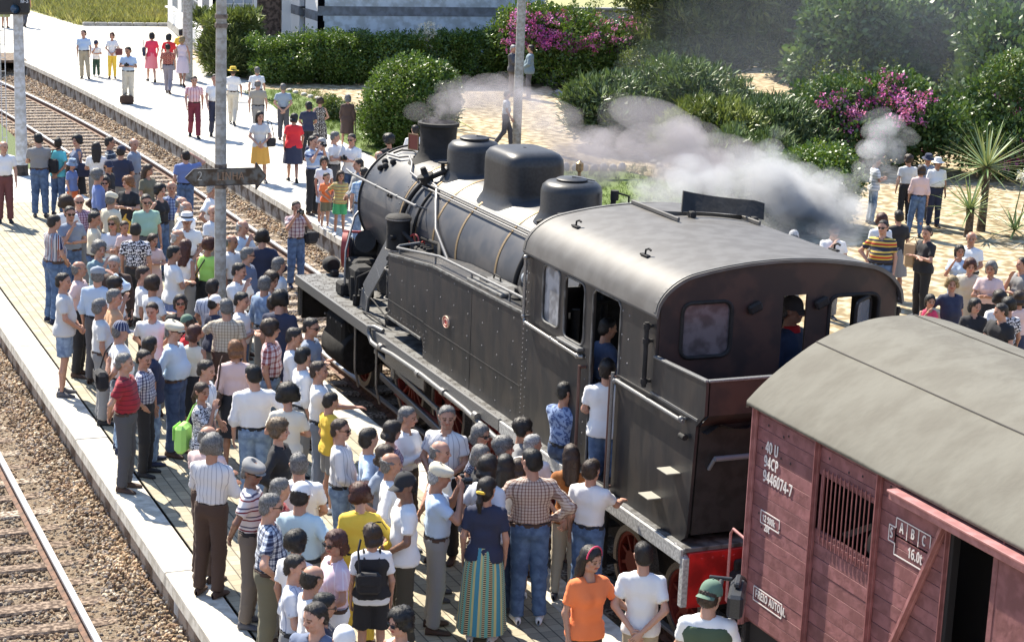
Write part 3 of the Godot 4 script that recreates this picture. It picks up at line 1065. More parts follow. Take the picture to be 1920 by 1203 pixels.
	var hx := XC - 0.94
	b.tube([Vector3(hx + 0.08, 2.66, -27.75), Vector3(hx + 0.02, 2.66, -27.3), Vector3(hx + 0.02, 2.66, -24.55)], 0.019, 8)
	for z in [-27.3, -26.2, -25.3, -24.55]:
		b.ball(Vector3(hx + 0.02, 2.66, z), Vector3.ONE * 0.032, 8, 5)
		b.tube([Vector3(hx + 0.02, 2.66, z), Vector3(hx + 0.22, 2.60, z)], 0.014, 6)
	obj("boiler_handrail", b, pale, lo)
	b = mb(lo)
	path = []
	for q in [[62, -26.9], [70, -26.85], [76, -26.6], [74, -26.3], [68, -26.25]]:
		var a := deg_to_rad(q[0])
		path.append(Vector3(XC - 0.89 * cos(a), 2.24 + 0.89 * sin(a), q[1]))
	b.tube(path, 0.015, 6)
	for q in [[50, -26.85], [46, -26.7], [53, -26.6], [42, -26.8]]:
		var a := deg_to_rad(q[0])
		b.ball(Vector3(XC - 0.88 * cos(a), 2.24 + 0.88 * sin(a), q[1]), Vector3.ONE * 0.05, 8, 5)
	for z in [-25.9, -26.0]:
		b.box(Vector3(XC - 0.80, 2.56, z), Vector3(0.05, 0.05, 0.05), 0.01)
	obj("smokebox_fittings", b, sootm, lo)
	# ---- side tanks
	for s in [-1.0, 1.0]:
		var xo: float = XC + s * 1.385
		var xi: float = XC + s * 0.86
		var outline := PackedVector2Array([Vector2(-24.30, 1.20), Vector2(-22.98, 1.20), Vector2(-22.93, 1.17), Vector2(-22.90, 1.10), Vector2(-22.90, 0.955), Vector2(-19.60, 0.955), Vector2(-19.60, 2.30), Vector2(-22.60, 2.245), Vector2(-24.28, 2.075), Vector2(-24.30, 2.05)])
		b = mb(lo)
		b.prism(outline, func(p: Vector2, d: float) -> Vector3: return Vector3(XC + s * d, p.y, p.x), 0.86, 1.385, Vector3(s, 0, 0))
		var tank := obj("side_tank", b, paint, lo)
		# seam strips and rivet rows
		b = mb(lo)
		var dn := Vector3(s, 0, 0)
		for z in [-24.22, -23.75, -23.27, -22.80, -22.32, -21.85, -21.38, -20.90, -20.43, -19.96]:
			var top: float = 2.03 if z < -24.0 else (2.0 + 0.10 * (z + 24.3) if z < -22.6 else 2.17)
			var bot: float = 1.28 if z < -22.95 else 1.05
			rivets(b, Vector3(xo, bot, z), Vector3(xo, top, z), 0.235, dn, 0.013)
		rivets(b, Vector3(xo, 1.0, -19.68), Vector3(xo, 2.27, -19.68), 0.055, dn, 0.011)
		rivets(b, Vector3(xo, 1.0, -22.86), Vector3(xo, 1.22, -22.86), 0.055, dn, 0.011)
		rivets(b, Vector3(xo, 1.26, -24.25), Vector3(xo, 1.26, -22.9), 0.12, dn, 0.010)
		tag(obj("rivet_heads", b, pale, tank), "", "", "", "stuff")
		b = mb(lo)
		b.span(Vector3(minf(xo, xo + s * 0.004), 1.42, -24.29), Vector3(maxf(xo, xo + s * 0.004), 1.436, -22.9))
		b.span(Vector3(minf(xo, xo + s * 0.004), 1.405, -22.88), Vector3(maxf(xo, xo + s * 0.004), 1.421, -19.72))
		b.span(Vector3(minf(xo, xo + s * 0.003), 0.96, -21.28), Vector3(maxf(xo, xo + s * 0.003), 2.25, -21.265))
		obj("seam_strip", b, paint, tank)
		b = mb(lo)
		for q in [[Vector3(xo, 2.055, -24.29), Vector3(xo, 2.235, -22.6)], [Vector3(xo, 2.235, -22.6), Vector3(xo, 2.29, -19.62)], [Vector3(xo, 1.19, -24.3), Vector3(xo, 1.19, -22.98)]]:
			b.bar(q[0] + dn * 0.004, q[1] + dn * 0.004, 0.022, 0.035, 0.004)
		obj("angle_strip", b, deckm, tank)
		b = mb(lo)
		b.bar(Vector3(XC + s * 1.13, 2.282, -21.6), Vector3(XC + s * 1.13, 2.305, -20.5), 0.40, 0.05, 0.012)
		var lid := obj("filler_lid", b, deckm, tank)
		b = mb(lo)
		b.tube([Vector3(XC + s * 1.22, 2.32, -21.42), Vector3(XC + s * 1.22, 2.37, -21.40), Vector3(XC + s * 1.22, 2.37, -21.22), Vector3(XC + s * 1.22, 2.32, -21.2)], 0.012, 6)
		b.tube([Vector3(XC + s * 1.04, 2.32, -21.42), Vector3(XC + s * 1.04, 2.37, -21.40), Vector3(XC + s * 1.04, 2.37, -21.22), Vector3(XC + s * 1.04, 2.32, -21.2)], 0.012, 6)
		obj("handle", b, sootm, lid)
		b = mb(lo)
		var rx: float = XC + s * 1.30
		b.tube([Vector3(XC + s * 0.95, 2.20, -24.27), Vector3(rx - s * 0.06, 2.17, -24.28), Vector3(rx, 2.16, -24.2), Vector3(rx, 2.36, -22.6), Vector3(rx, 2.42, -19.62)], 0.018, 8)
		for q in [[-24.1, 2.08, 2.17], [-22.75, 2.22, 2.35], [-21.5, 2.26, 2.38], [-20.3, 2.28, 2.41]]:
			b.tube([Vector3(rx, q[1], q[0]), Vector3(rx, q[2], q[0])], 0.013, 6)
		obj("tank_rail", b, pale if s < 0 else steel, tank)
	# bits on the near tank: vent elbow, small valves
	b = mb(lo)
	b.tube([Vector3(8.98, 2.28, -19.75), Vector3(8.98, 2.50, -19.75), Vector3(8.98, 2.58, -19.82), Vector3(8.98, 2.58, -20.25)], 0.062, 12)
	b.tube([Vector3(8.98, 2.34, -19.75), Vector3(8.98, 2.38, -19.75)], 0.085, 12)
	b.tube([Vector3(8.98, 2.58, -20.18), Vector3(8.98, 2.58, -20.22)], 0.085, 12)
	obj("vent_pipe", b, mat("pipe_grey", lin(0.27, 0.30, 0.33), 0.6), lo)
	b = mb(lo)
	b.lathe([Vector2(0.10, 0.0), Vector2(0.10, 0.05), Vector2(0.06, 0.09), Vector2(0.06, 0.16), Vector2(0.0, 0.18)], Vector3(8.96, 2.26, -20.4), Vector3.UP, 12)
	b.tube([Vector3(8.96, 2.36, -20.4), Vector3(8.92, 2.44, -20.3), Vector3(8.88, 2.40, -20.1), Vector3(8.86, 2.28, -20.0)], 0.03, 8)
	obj("tank_valve", b, sootm, lo)
	# red oval number plate
	b = mb(lo)
	b.lathe([Vector2(0.104, 0.0), Vector2(0.100, 0.012), Vector2(0.0, 0.012)], Vector3(8.714, 1.63, -22.08), Vector3.LEFT, 32, 0.0, TAU, 0.72)
	var pl := obj("number_plate", b, mat("plate_red", lin(0.42, 0.055, 0.045), 0.5), lo)
	b = mb(lo)
	b.lathe([Vector2(0.108, 0.0), Vector2(0.106, 0.02), Vector2(0.096, 0.02), Vector2(0.094, 0.010)], Vector3(8.714, 1.63, -22.08), Vector3.LEFT, 32, 0.0, TAU, 0.72)
	b.lathe([Vector2(0.062, 0.012), Vector2(0.060, 0.018), Vector2(0.052, 0.018), Vector2(0.050, 0.012)], Vector3(8.714, 1.63, -22.08), Vector3.LEFT, 24, 0.0, TAU, 0.72)
	obj("plate_rim", b, mat("plate_pale", lin(0.50, 0.36, 0.28), 0.5), pl)
	# ---- pump, strut and fittings in front of the near tank
	b = mb(lo)
	var px := 9.02
	var pz := -24.78
	b.lathe([Vector2(0.16, 0.95), Vector2(0.16, 1.05), Vector2(0.12, 1.1), Vector2(0.12, 1.30), Vector2(0.15, 1.34), Vector2(0.15, 1.72), Vector2(0.12, 1.76), Vector2(0.07, 1.80), Vector2(0.07, 1.96), Vector2(0.13, 2.0), Vector2(0.165, 2.04), Vector2(0.165, 2.42), Vector2(0.18, 2.43), Vector2(0.18, 2.47), Vector2(0.15, 2.50), Vector2(0.0, 2.515)], Vector3(px, 0, pz), Vector3.UP, 24)
	b.box(Vector3(px + 0.05, 1.5, pz), Vector3(0.4, 0.3, 0.1), 0.03)
	b.box(Vector3(px + 0.16, 1.25, pz + 0.05), Vector3(0.16, 0.6, 0.16), 0.04)
	for q in [[1.18, 0.14], [1.55, 0.17], [1.9, 0.12], [2.2, 0.18]]:
		b.tube([Vector3(px - 0.1, q[0], pz + q[1] * 0.7), Vector3(px - 0.19, q[0] + 0.02, pz + q[1])], 0.035, 8)
	obj("air_pump", b, sootm, lo)
	b = mb(lo)
	for q in [1.06, 1.32, 1.74, 2.02, 2.45]:
		b.lathe([Vector2(0.168, q - 0.012), Vector2(0.183, q - 0.01), Vector2(0.183, q + 0.01), Vector2(0.168, q + 0.012)], Vector3(px, 0, pz), Vector3.UP, 24)
	obj("pump_flange", b, steel, lo)
	b = mb(lo)
	for q in [[0.06, 0.0], [0.19, 0.12]]:
		var hc := Vector3(px + 0.12 + q[1], 2.20 - q[1] * 0.6, pz + 0.30 + q[1])
		b.lathe([Vector2(0.075, -0.012), Vector2(0.09, 0.0), Vector2(0.075, 0.012), Vector2(0.062, 0.0), Vector2(0.075, -0.012)], hc, Vector3(-0.8, 0.2, 0.55).normalized(), 20)
		for k in 4:
			var d := Vector3(0, cos(TAU * k / 4), sin(TAU * k / 4))
			b.tube([hc, hc + d * 0.07], 0.009, 5)
	obj("red_handwheel", b, mat("valve_red", lin(0.32, 0.04, 0.035), 0.5), lo)
	b = mb(lo)
	b.tube([Vector3(px, 2.3, pz + 0.12), Vector3(px + 0.1, 2.18, pz + 0.3), Vector3(px + 0.25, 2.1, pz + 0.5), Vector3(px + 0.3, 1.9, pz + 0.7)], 0.03, 8)
	b.tube([Vector3(px + 0.1, 2.10, pz + 0.35), Vector3(px + 0.1, 2.10, pz + 0.95)], 0.05, 8)
	b.tube([Vector3(px + 0.25, 2.22, pz + 0.3), Vector3(px + 0.25, 2.26, pz + 0.95), Vector3(px + 0.2, 2.1, pz + 1.1)], 0.035, 8)
	for k in 5:
		b.box(Vector3(px + 0.14, 2.14, pz + 0.42 + k * 0.11), Vector3(0.10, 0.10, 0.04), 0.01)
	b.box(Vector3(px + 0.1, 2.0, pz + 1.0), Vector3(0.2, 0.3, 0.22), 0.05)
	obj("lubricator", b, sootm, lo)
	# inclined strut plate from the footplate up to the smokebox
	b = mb(lo)
	var st := [Vector3(8.86, 0.96, -25.72), Vector3(8.86, 1.22, -25.64), Vector3(8.92, 1.62, -25.30), Vector3(9.0, 2.06, -24.98)]
	for k in 3:
		b.bar(st[k], st[k + 1], 0.03, 0.30, 0.005, Vector3(0, 0.5, -0.8))
	var r2 := []
	for p in st:
		r2.append([p + Vector3(-0.02, 0, -0.14), p + Vector3(0.03, 0, 0.16)])
	b.grid(r2)
	obj("strut_plate", b, pale, lo)
	# long grab rail curving from the footplate to the smokebox front
	b = mb(lo)
	b.tube([Vector3(8.86, 0.95, -26.6), Vector3(8.86, 1.35, -26.6), Vector3(8.90, 1.62, -26.7), Vector3(9.16, 2.05, -27.1), Vector3(9.26, 2.12, -27.18)], 0.018, 8)
	obj("front_grab_rail", b, steel, lo)
	b = mb(lo)
	b.box(Vector3(8.92, 1.05, -26.72), Vector3(0.24, 0.2, 0.3), 0.03)
	b.tube([Vector3(8.92, 0.95, -26.35), Vector3(8.92, 1.30, -26.35)], 0.06, 10)
	b.tube([Vector3(8.98, 0.95, -26.1), Vector3(8.98, 1.16, -26.1)], 0.07, 10)
	b.tube([Vector3(8.84, 0.95, -26.0), Vector3(8.84, 1.10, -26.0)], 0.05, 10)
	b.box(Vector3(9.05, 1.2, -26.4), Vector3(0.3, 0.5, 0.4), 0.05)
	b.tube([Vector3(8.8, 1.0, -25.9), Vector3(8.8, 1.4, -25.85), Vector3(9.0, 1.5, -25.8)], 0.02, 6)
	b.tube([Vector3(8.78, 0.97, -25.5), Vector3(8.76, 1.02, -25.1), Vector3(8.8, 0.98, -24.6)], 0.015, 6)
	b.tube([Vector3(8.84, 1.2, -25.35), Vector3(8.76, 1.24, -25.0), Vector3(8.80, 1.1, -24.55)], 0.012, 6)
	obj("front_fittings", b, sootm, lo)
	# red spoked wheel and generator beside the smokebox front
	b = mb(lo)
	var rc := Vector3(9.25, 1.42, -27.75)
	b.lathe([Vector2(0.24, -0.04), Vector2(0.28, -0.04), Vector2(0.28, 0.04), Vector2(0.24, 0.04), Vector2(0.24, -0.04)], rc, Vector3(0.9, 0, 0.44).normalized(), 26)
	for k in 8:
		var a := TAU * k / 8
		var d := Vector3(-0.44 * cos(a), sin(a), 0.9 * cos(a))
		b.tube([rc, rc + d * 0.26], 0.018, 6)
	b.tube([rc + Vector3(-0.05, 0.28, 0), rc + Vector3(0.45, 0.28, 0.22)], 0.02, 6)
	b.tube([rc + Vector3(-0.05, -0.2, 0), rc + Vector3(0.45, -0.2, 0.22)], 0.02, 6)
	b.box(rc + Vector3(0.4, 0.22, 0.3), Vector3(0.5, 0.08, 0.12), 0.02)
	obj("red_spoked_wheel", b, mat("valve_red", lin(0.32, 0.04, 0.035), 0.5), lo)
	b = mb(lo)
	b.lathe([Vector2(0.0, -0.2), Vector2(0.2, -0.2), Vector2(0.2, -0.16), Vector2(0.16, -0.15), Vector2(0.16, 0.22), Vector2(0.20, 0.23), Vector2(0.20, 0.27), Vector2(0.08, 0.28), Vector2(0.07, 0.4), Vector2(0.0, 0.4)], rc + Vector3(0.25, -0.02, 0.1), Vector3(0.9, 0, 0.44).normalized(), 22)
	b.lathe([Vector2(0.0, 0.0), Vector2(0.15, 0.0), Vector2(0.17, 0.03), Vector2(0.17, 0.06), Vector2(0.13, 0.07), Vector2(0.13, 0.25), Vector2(0.17, 0.26), Vector2(0.17, 0.30), Vector2(0.0, 0.31)], Vector3(9.45, 1.62, -27.1), Vector3(-0.6, 0.3, 0.7).normalized(), 20)
	b.box(Vector3(9.4, 1.15, -27.4), Vector3(0.4, 0.4, 0.5), 0.05)
	obj("generator", b, sootm, lo)
	for s in [-0.95, 0.95]:
		b = mb(lo)
		b.lathe([Vector2(0.0, 0.0), Vector2(0.10, 0.0), Vector2(0.13, 0.04), Vector2(0.13, 0.16), Vector2(0.11, 0.2), Vector2(0.0, 0.2)], Vector3(XC + s, 1.10, -28.05), Vector3.FORWARD, 20)
		b.box(Vector3(XC + s, 1.0, -27.98), Vector3(0.12, 0.1, 0.12), 0.02)
		obj("headlamp", b, sootm, lo)
	# ---- long pipe along the footplate edge
	b = mb(lo)
	b.tube([Vector3(8.66, 0.98, -24.30), Vector3(8.60, 1.0, -24.48), Vector3(8.55, 0.99, -24.56), Vector3(8.54, 0.90, -24.56), Vector3(8.54, 0.80, -24.42), Vector3(8.545, 0.79, -24.2), Vector3(8.55, 0.83, -23.6), Vector3(8.555, 0.84, -22.5), Vector3(8.555, 0.80, -21.0), Vector3(8.555, 0.72, -19.9), Vector3(8.56, 0.55, -19.3), Vector3(8.6, 0.2, -19.1)], 0.034, 10)
	var mainpipe := obj("edge_pipe", b, pale, lo)
	b = mb(lo)
	for z in [-24.05, -22.6, -21.7, -20.6]:
		b.tube([Vector3(8.55, 0.825, z - 0.05), Vector3(8.55, 0.825, z + 0.05)], 0.048, 10)
	obj("pipe_clip", b, steel, mainpipe)
	# ---- cab
	var side_f := func(u: float, v: float, d: float) -> Vector3: return Vector3(8.70 + d, v, u)
	var side_g := func(u: float, v: float, d: float) -> Vector3: return Vector3(11.50 - d, v, u)
	for s in [-1.0, 1.0]:
		var f: Callable = side_f if s < 0 else side_g
		var dn := Vector3(-s, 0, 0)
		b = mb(lo)
		var win1 := [-19.14, -18.70, 2.34, 2.98]
		var win2 := [-18.56, -18.06, 2.30, 2.97]
		var door := [-17.84, -17.20, 0.96, 2.97]
		wall_with_holes(f, -19.60, -16.40, 0.955, 3.09, [win1, win2, door], 0.0, 0.03, dn, b)
		for h in [win1, win2, door]:
			corner_fill(f, h[0], h[1], h[2], h[3], 0.09 if h[2] > 2.0 else 0.04, 0.004, -dn, b)
		var sd := obj("cab_side", b, paint, lo)
		for h in [win1, win2]:
			b = mb(lo)
			b.tube(ring_path(f, h[0] - 0.005, h[1] + 0.005, h[2] - 0.005, h[3] + 0.005, 0.09, 0.0), 0.014, 6, false)
			var fr := obj("window_frame", b, deckm, sd)
			if h == win1:
				b = mb(lo)
				b.quad(f.call(h[0], h[2], 0.02), f.call(h[1], h[2], 0.02), f.call(h[1], h[3], 0.02), f.call(h[0], h[3], 0.02), -dn)
				obj("pane", b, surf(mat("dusty_glass", lin(0.34, 0.35, 0.37), 0.25), tex["cloud"], null, 1.0), sd)
			else:
				b = mb(lo)
				b.box(f.call((h[0] + h[1]) * 0.5, h[2] - 0.03, -0.03), Vector3(0.09, 0.035, 0.56), 0.008)
				obj("arm_rest", b, pale, sd)
		b = mb(lo)
		b.tube([f.call(door[0] - 0.01, 0.98, 0.0), f.call(door[0] - 0.01, door[3] - 0.05, 0.0), f.call(door[0] + 0.05, door[3] + 0.01, 0.0), f.call(door[1] - 0.05, door[3] + 0.01, 0.0), f.call(door[1] + 0.01, door[3] - 0.05, 0.0), f.call(door[1] + 0.01, 0.98, 0.0)], 0.013, 6)
		obj("door_frame", b, deckm, sd)
		# rain strip and rivets beneath the eaves
		b = mb(lo)
		b.span(Vector3(f.call(0, 0, -0.012).x - 0.012, 3.035, -19.62), Vector3(f.call(0, 0, -0.012).x + 0.012, 3.065, -16.38), 0.004)
		obj("rain_strip", b, deckm, sd)
		b = mb(lo)
		rivets(b, f.call(-19.5, 3.01, 0.0), f.call(-16.5, 3.01, 0.0), 0.14, -dn, 0.011)
		rivets(b, f.call(-17.15, 2.4, 0.0), f.call(-17.15, 2.9, 0.0), 0.22, -dn, 0.014)
		rivets(b, f.call(-17.0, 2.38, 0.0), f.call(-17.0, 2.88, 0.0), 0.22, -dn, 0.014)
		rivets(b, f.call(-19.54, 1.0, 0.0), f.call(-19.54, 2.9, 0.0), 0.11, -dn, 0.011)
		rivets(b, f.call(-17.98, 1.0, 0.0), f.call(-17.98, 2.2, 0.0), 0.12, -dn, 0.011)
		tag(obj("rivet_heads", b, pale, sd), "", "", "", "stuff")
		# rails: belt rail, front corner rail, door rails, rear rail
		b = mb(lo)
		b.tube([f.call(-19.52, 3.0, -0.06), f.call(-19.52, 2.3, -0.06), f.call(-19.48, 2.24, -0.06), f.call(-19.3, 2.235, -0.06), f.call(-18.04, 2.20, -0.06), f.call(-18.0, 2.20, -0.02)], 0.021, 8)
		for q in [[-19.52, 2.98], [-19.52, 2.3], [-18.75, 2.22], [-18.06, 2.2]]:
			b.ball(f.call(q[0], q[1], -0.06), Vector3.ONE * 0.032, 8, 5)
			b.tube([f.call(q[0], q[1], -0.06), f.call(q[0], q[1], 0.0)], 0.015, 6)
		obj("belt_rail", b, steel, sd)
		b = mb(lo)
		b.tube([f.call(-17.97, 2.12, -0.07), f.call(-17.97, 0.98, -0.07)], 0.018, 8)
		b.tube([f.call(-17.22, 2.20, -0.07), f.call(-17.22, 0.98, -0.07)], 0.018, 8)
		for q in [[-17.97, 2.10], [-17.97, 1.0], [-17.22, 2.18], [-17.22, 1.0]]:
			b.tube([f.call(q[0], q[1], -0.07), f.call(q[0], q[1], 0.0)], 0.018, 6)
		obj("door_rail", b, mat("rail_brown", lin(0.10, 0.05, 0.04), 0.5), sd)
		b = mb(lo)
		b.tube([f.call(-16.48, 2.94, -0.07), f.call(-16.48, 2.28, -0.07)], 0.026, 8)
		for y in [2.90, 2.75, 2.34]:
			b.tube([f.call(-16.48, y - 0.025, -0.07), f.call(-16.48, y + 0.025, -0.07)], 0.038, 8)
			b.tube([f.call(-16.48, y, -0.07), f.call(-16.48, y, 0.0)], 0.018, 6)
		obj("corner_rail", b, sootm, sd)
	# roof
	b = mb(lo)
	var ra := []
	for e in [[-19.66, 0.0], [-16.34, 0.0]]:
		var row := []
		for k in 49:
			var t := -1.0 + 2.0 * k / 48.0
			var d := signf(t) * (1.44 * (1.0 - pow(1.0 - absf(t), 1.35)))
			row.append(Vector3(XC + d, roof_y(XC + d), e[0]))
		row.push_front(Vector3(XC - 1.444, 3.03, e[0]))
		row.append(Vector3(XC + 1.444, 3.03, e[0]))
		ra.append(row)
	b.grid(ra, false, true, 3.4, 3.3)
	var inner := []
	for row in ra:
		var r := []
		for p in row:
			r.append(Vector3(XC + (p.x - XC) * 0.985, p.y - 0.03, p.z))
		inner.append(r)
	b.grid(inner, false, false)
	for e in 2:
		for k in ra[0].size() - 1:
			b.quad(ra[e][k], ra[e][k + 1], inner[e][k + 1], inner[e][k], Vector3(0, 0, -1 if e == 0 else 1))
	var roof := obj("cab_roof", b, roofm, lo)
	for e in [-19.62, -16.39]:
		b = mb(lo)
		for k in range(1, ra[0].size() - 2):
			var p: Vector3 = ra[0][k]
			var q: Vector3 = ra[0][k + 1]
			b.bar(Vector3(p.x, p.y + 0.004, e), Vector3(q.x, q.y + 0.004, e), 0.05, 0.012, 0.0)
		obj("roof_edge", b, roofm, roof)
	for q in [[9.0, -19.0], [9.02, -17.35], [11.2, -17.2]]:
		b = mb(lo)
		var y: float = roof_y(q[0])
		b.box(Vector3(q[0], y + 0.012, q[1]), Vector3(0.05, 0.02, 0.16), 0.004)
		b.tube([Vector3(q[0], y + 0.01, q[1]), Vector3(q[0], y + 0.07, q[1] + 0.01), Vector3(q[0] + 0.02, y + 0.085, q[1] + 0.04), Vector3(q[0] + 0.03, y + 0.07, q[1] + 0.07)], 0.012, 6)
		obj("roof_hook", b, sootm, roof)
	# roof hatch: a fixed cover, an opening and a flap standing open
	b = mb(lo)
	rows = []
	for z in [-19.45, -18.85]:
		var row := []
		for k in 9:
			var x := 10.0 + 1.0 * k / 8.0
			row.append(Vector3(x, roof_y(x) + 0.035, z))
		rows.append(row)
	b.grid(rows)
	for x in [9.985, 11.015]:
		b.bar(Vector3(x, roof_y(x) + 0.03, -19.6), Vector3(x, roof_y(x) + 0.03, -18.45), 0.03, 0.045, 0.006)
	b.bar(Vector3(10.0, roof_y(10.0) + 0.025, -18.86), Vector3(11.0, roof_y(11.0) + 0.02, -18.86), 0.03, 0.06)
	obj("hatch_cover", b, roofm, roof)
	b = mb(lo)
	rows = []
	for e in [0.0, 1.0]:
		var row := []
		for k in 9:
			var x: float = 10.16 + 1.06 * k / 8.0 + 0.10 * e
			var sag := 0.05 * (1.0 - pow((k - 4.0) / 4.0, 2.0))
			row.append(Vector3(x, roof_y(x) + 0.06 + e * (0.205 - sag * 1.0), -18.72 - e * 0.17))
		rows.append(row)
	b.grid(rows)
	var back := []
	for row in rows:
		var r := []
		for p in row:
			r.append(p + Vector3(0, 0.004, -0.022))
		back.append(r)
	b.grid(back, false, true)
	for e in 2:
		for k in 8:
			b.quad(rows[e][k], rows[e][k + 1], back[e][k + 1], back[e][k])
		b.quad(rows[0][e * 8], rows[1][e * 8], back[1][e * 8], back[0][e * 8])
	obj("hatch_flap", b, sootm, roof)
	b = mb(lo)
	for x in [10.28, 11.08]:
		b.box(Vector3(x, roof_y(x) + 0.035, -18.70), Vector3(0.07, 0.07, 0.10), 0.01)
	obj("flap_hinge", b, sootm, roof)
	# front wall and rear wall of the cab, with the roof's outline
	for e in [[-19.58, false], [-16.42, true]]:
		b = mb(lo)
		var holes := [[8.98, 9.52, 2.58, 3.12], [10.12, 10.40, 2.30, 3.15], [10.68, 11.26, 2.58, 3.11]] if e[1] else [[8.95, 9.35, 2.6, 3.05], [10.85, 11.25, 2.6, 3.05]]
		var low := 0.96 if e[1] else 2.3
		wall_with_holes(func(u: float, v: float, d: float) -> Vector3: return Vector3(u, v, e[0] + d), 8.73, 11.47, low, 3.16, holes, 0.0, 0.03, Vector3.BACK, b)
		for z in [0.0, 0.03]:
			for k in 24:
				var x0 := 8.735 + 2.73 * k / 24.0
				var x1 := 8.735 + 2.73 * (k + 1) / 24.0
				b.quad(Vector3(x0, 3.16, e[0] + z), Vector3(x1, 3.16, e[0] + z), Vector3(x1, maxf(3.16, roof_y(x1) - 0.03), e[0] + z), Vector3(x0, maxf(3.16, roof_y(x0) - 0.03), e[0] + z), Vector3(0, 0, -1 if z == 0.0 else 1))
		var ff := func(u: float, v: float, d: float) -> Vector3: return Vector3(u, v, e[0] + d)
		if e[1]:
			for h in holes:
				if h[1] - h[0] > 0.4:
					corner_fill(ff, h[0], h[1], h[2], h[3], 0.09, 0.031, Vector3.BACK, b)
		var wl := obj("cab_rear_wall" if e[1] else "cab_front_wall", b, brown if e[1] else paint, lo)
		if e[1]:
			for h in [holes[0], holes[2]]:
				b = mb(lo)
				b.tube(ring_path(ff, h[0] - 0.01, h[1] + 0.01, h[2] - 0.01, h[3] + 0.01, 0.10, 0.03), 0.022, 6, false)
				obj("window_frame", b, sootm, wl)
			b = mb(lo)
			b.quad(Vector3(8.98, 2.58, -16.405), Vector3(9.52, 2.58, -16.405), Vector3(9.52, 3.12, -16.405), Vector3(8.98, 3.12, -16.405), Vector3.BACK)
			obj("pane", b, surf(mat("dim_glass", lin(0.13, 0.12, 0.13), 0.18), tex["cloud"], null, 1.0), wl)
			# the swinging pane of the far window stands half open
			b = mb(lo)
			var hb := Basis(Vector3.UP, deg_to_rad(38))
			var pc := Vector3(11.02, 2.84, -16.30)
			b.tube(ring_path(func(u: float, v: float, d: float) -> Vector3: return pc + hb * Vector3(u, v, d), -0.22, 0.22, -0.25, 0.25, 0.08, 0.0), 0.02, 6, false)
			obj("casement", b, sootm, wl)
			b = mb(lo)
			b.quad(pc + hb * Vector3(-0.22, -0.25, 0), pc + hb * Vector3(0.22, -0.25, 0), pc + hb * Vector3(0.22, 0.25, 0), pc + hb * Vector3(-0.22, 0.25, 0), Vector3.BACK)
			obj("casement_pane", b, glass, wl)
			for q in [[9.78, 3.05], [10.56, 3.06]]:
				b = mb(lo)
				b.box(Vector3(q[0], q[1], -16.36), Vector3(0.16, 0.10, 0.06), 0.02, Basis(Vector3.BACK, 0.4))
				obj("lamp_bracket", b, sootm, wl)
	# cab floor and dark fittings inside
	b = mb(lo)
	b.span(Vector3(8.74, 0.93, -19.5), Vector3(11.46, 0.965, -16.45))
	obj("cab_floor", b, wood_dark(), lo)
	b = mb(lo)
	b.lathe([Vector2(0.8, -0.25), Vector2(0.8, 0.0), Vector2(0.0, 0.0)], Vector3(XC, 1.95, -19.3), Vector3.BACK, 32)
	b.tube([Vector3(9.5, 1.5, -19.2), Vector3(9.5, 2.7, -19.2)], 0.04, 8)
	b.tube([Vector3(9.2, 2.5, -19.1), Vector3(10.9, 2.6, -19.1)], 0.03, 8)
	b.tube([Vector3(9.0, 1.4, -18.9), Vector3(9.0, 2.5, -18.9)], 0.05, 8)
	obj("backhead", b, sootm, lo)
	# ---- bunker
	for s in [-1.0, 1.0]:
		var outline := PackedVector2Array([Vector2(-17.18, 0.955), Vector2(-15.62, 0.955), Vector2(-15.53, 1.02), Vector2(-15.50, 1.12), Vector2(-15.45, 2.16), Vector2(-15.30, 2.30), Vector2(-15.30, 2.63), Vector2(-16.38, 2.60), Vector2(-16.38, 2.22), Vector2(-17.18, 2.22)])
		b = mb(lo)
		b.prism(outline, func(p: Vector2, d: float) -> Vector3: return Vector3(XC + s * d, p.y, p.x), 1.395, 1.425, Vector3(s, 0, 0))
		var bk := obj("bunker_side", b, paint, lo)
		var xo: float = XC + s * 1.425
		b = mb(lo)
		b.tube([Vector3(xo + s * 0.05, 2.19, -17.12), Vector3(xo + s * 0.05, 2.165, -15.62)], 0.022, 8)
		for z in [-17.1, -15.66]:
			b.ball(Vector3(xo + s * 0.05, 2.18, z), Vector3.ONE * 0.034, 8, 5)
			b.tube([Vector3(xo + s * 0.05, 2.18, z), Vector3(xo, 2.18, z)], 0.018, 6)
		b.tube([Vector3(xo + s * 0.06, 2.26, -17.14), Vector3(xo + s * 0.06, 0.98, -17.14)], 0.020, 8)
		obj("bunker_rail", b, pale, bk)
		b = mb(lo)
		b.bar(Vector3(xo + s * 0.004, 2.245, -16.4), Vector3(xo + s * 0.004, 2.23, -15.42), 0.012, 0.02)
		b.bar(Vector3(XC + s * 1.41, 2.612, -16.38), Vector3(XC + s * 1.41, 2.642, -15.30), 0.05, 0.022, 0.004)
		obj("bunker_edge", b, pale, bk)
		for q in [[1.62, -15.80], [1.25, -16.16]]:
			b = mb(lo)
			b.box(Vector3(xo + s * 0.075, q[0], q[1]), Vector3(0.15, 0.012, 0.22), 0.003)
			obj("step_plate", b, mat("step_cream", lin(0.28, 0.265, 0.22), 0.7), bk)
		b = mb(lo)
		b.tube([Vector3(xo, 2.02, -15.62), Vector3(xo + s * 0.06, 2.02, -15.62)], 0.022, 8)
		b.tube([Vector3(xo + s * 0.05, 2.02, -15.66), Vector3(xo + s * 0.05, 2.02, -15.56)], 0.03, 8)
		obj("lamp_iron", b, sootm, bk)
	b = mb(lo)
	b.quad(Vector3(8.72, 1.05, -15.50), Vector3(11.48, 1.05, -15.50), Vector3(11.48, 2.16, -15.45), Vector3(8.72, 2.16, -15.45), Vector3.BACK)
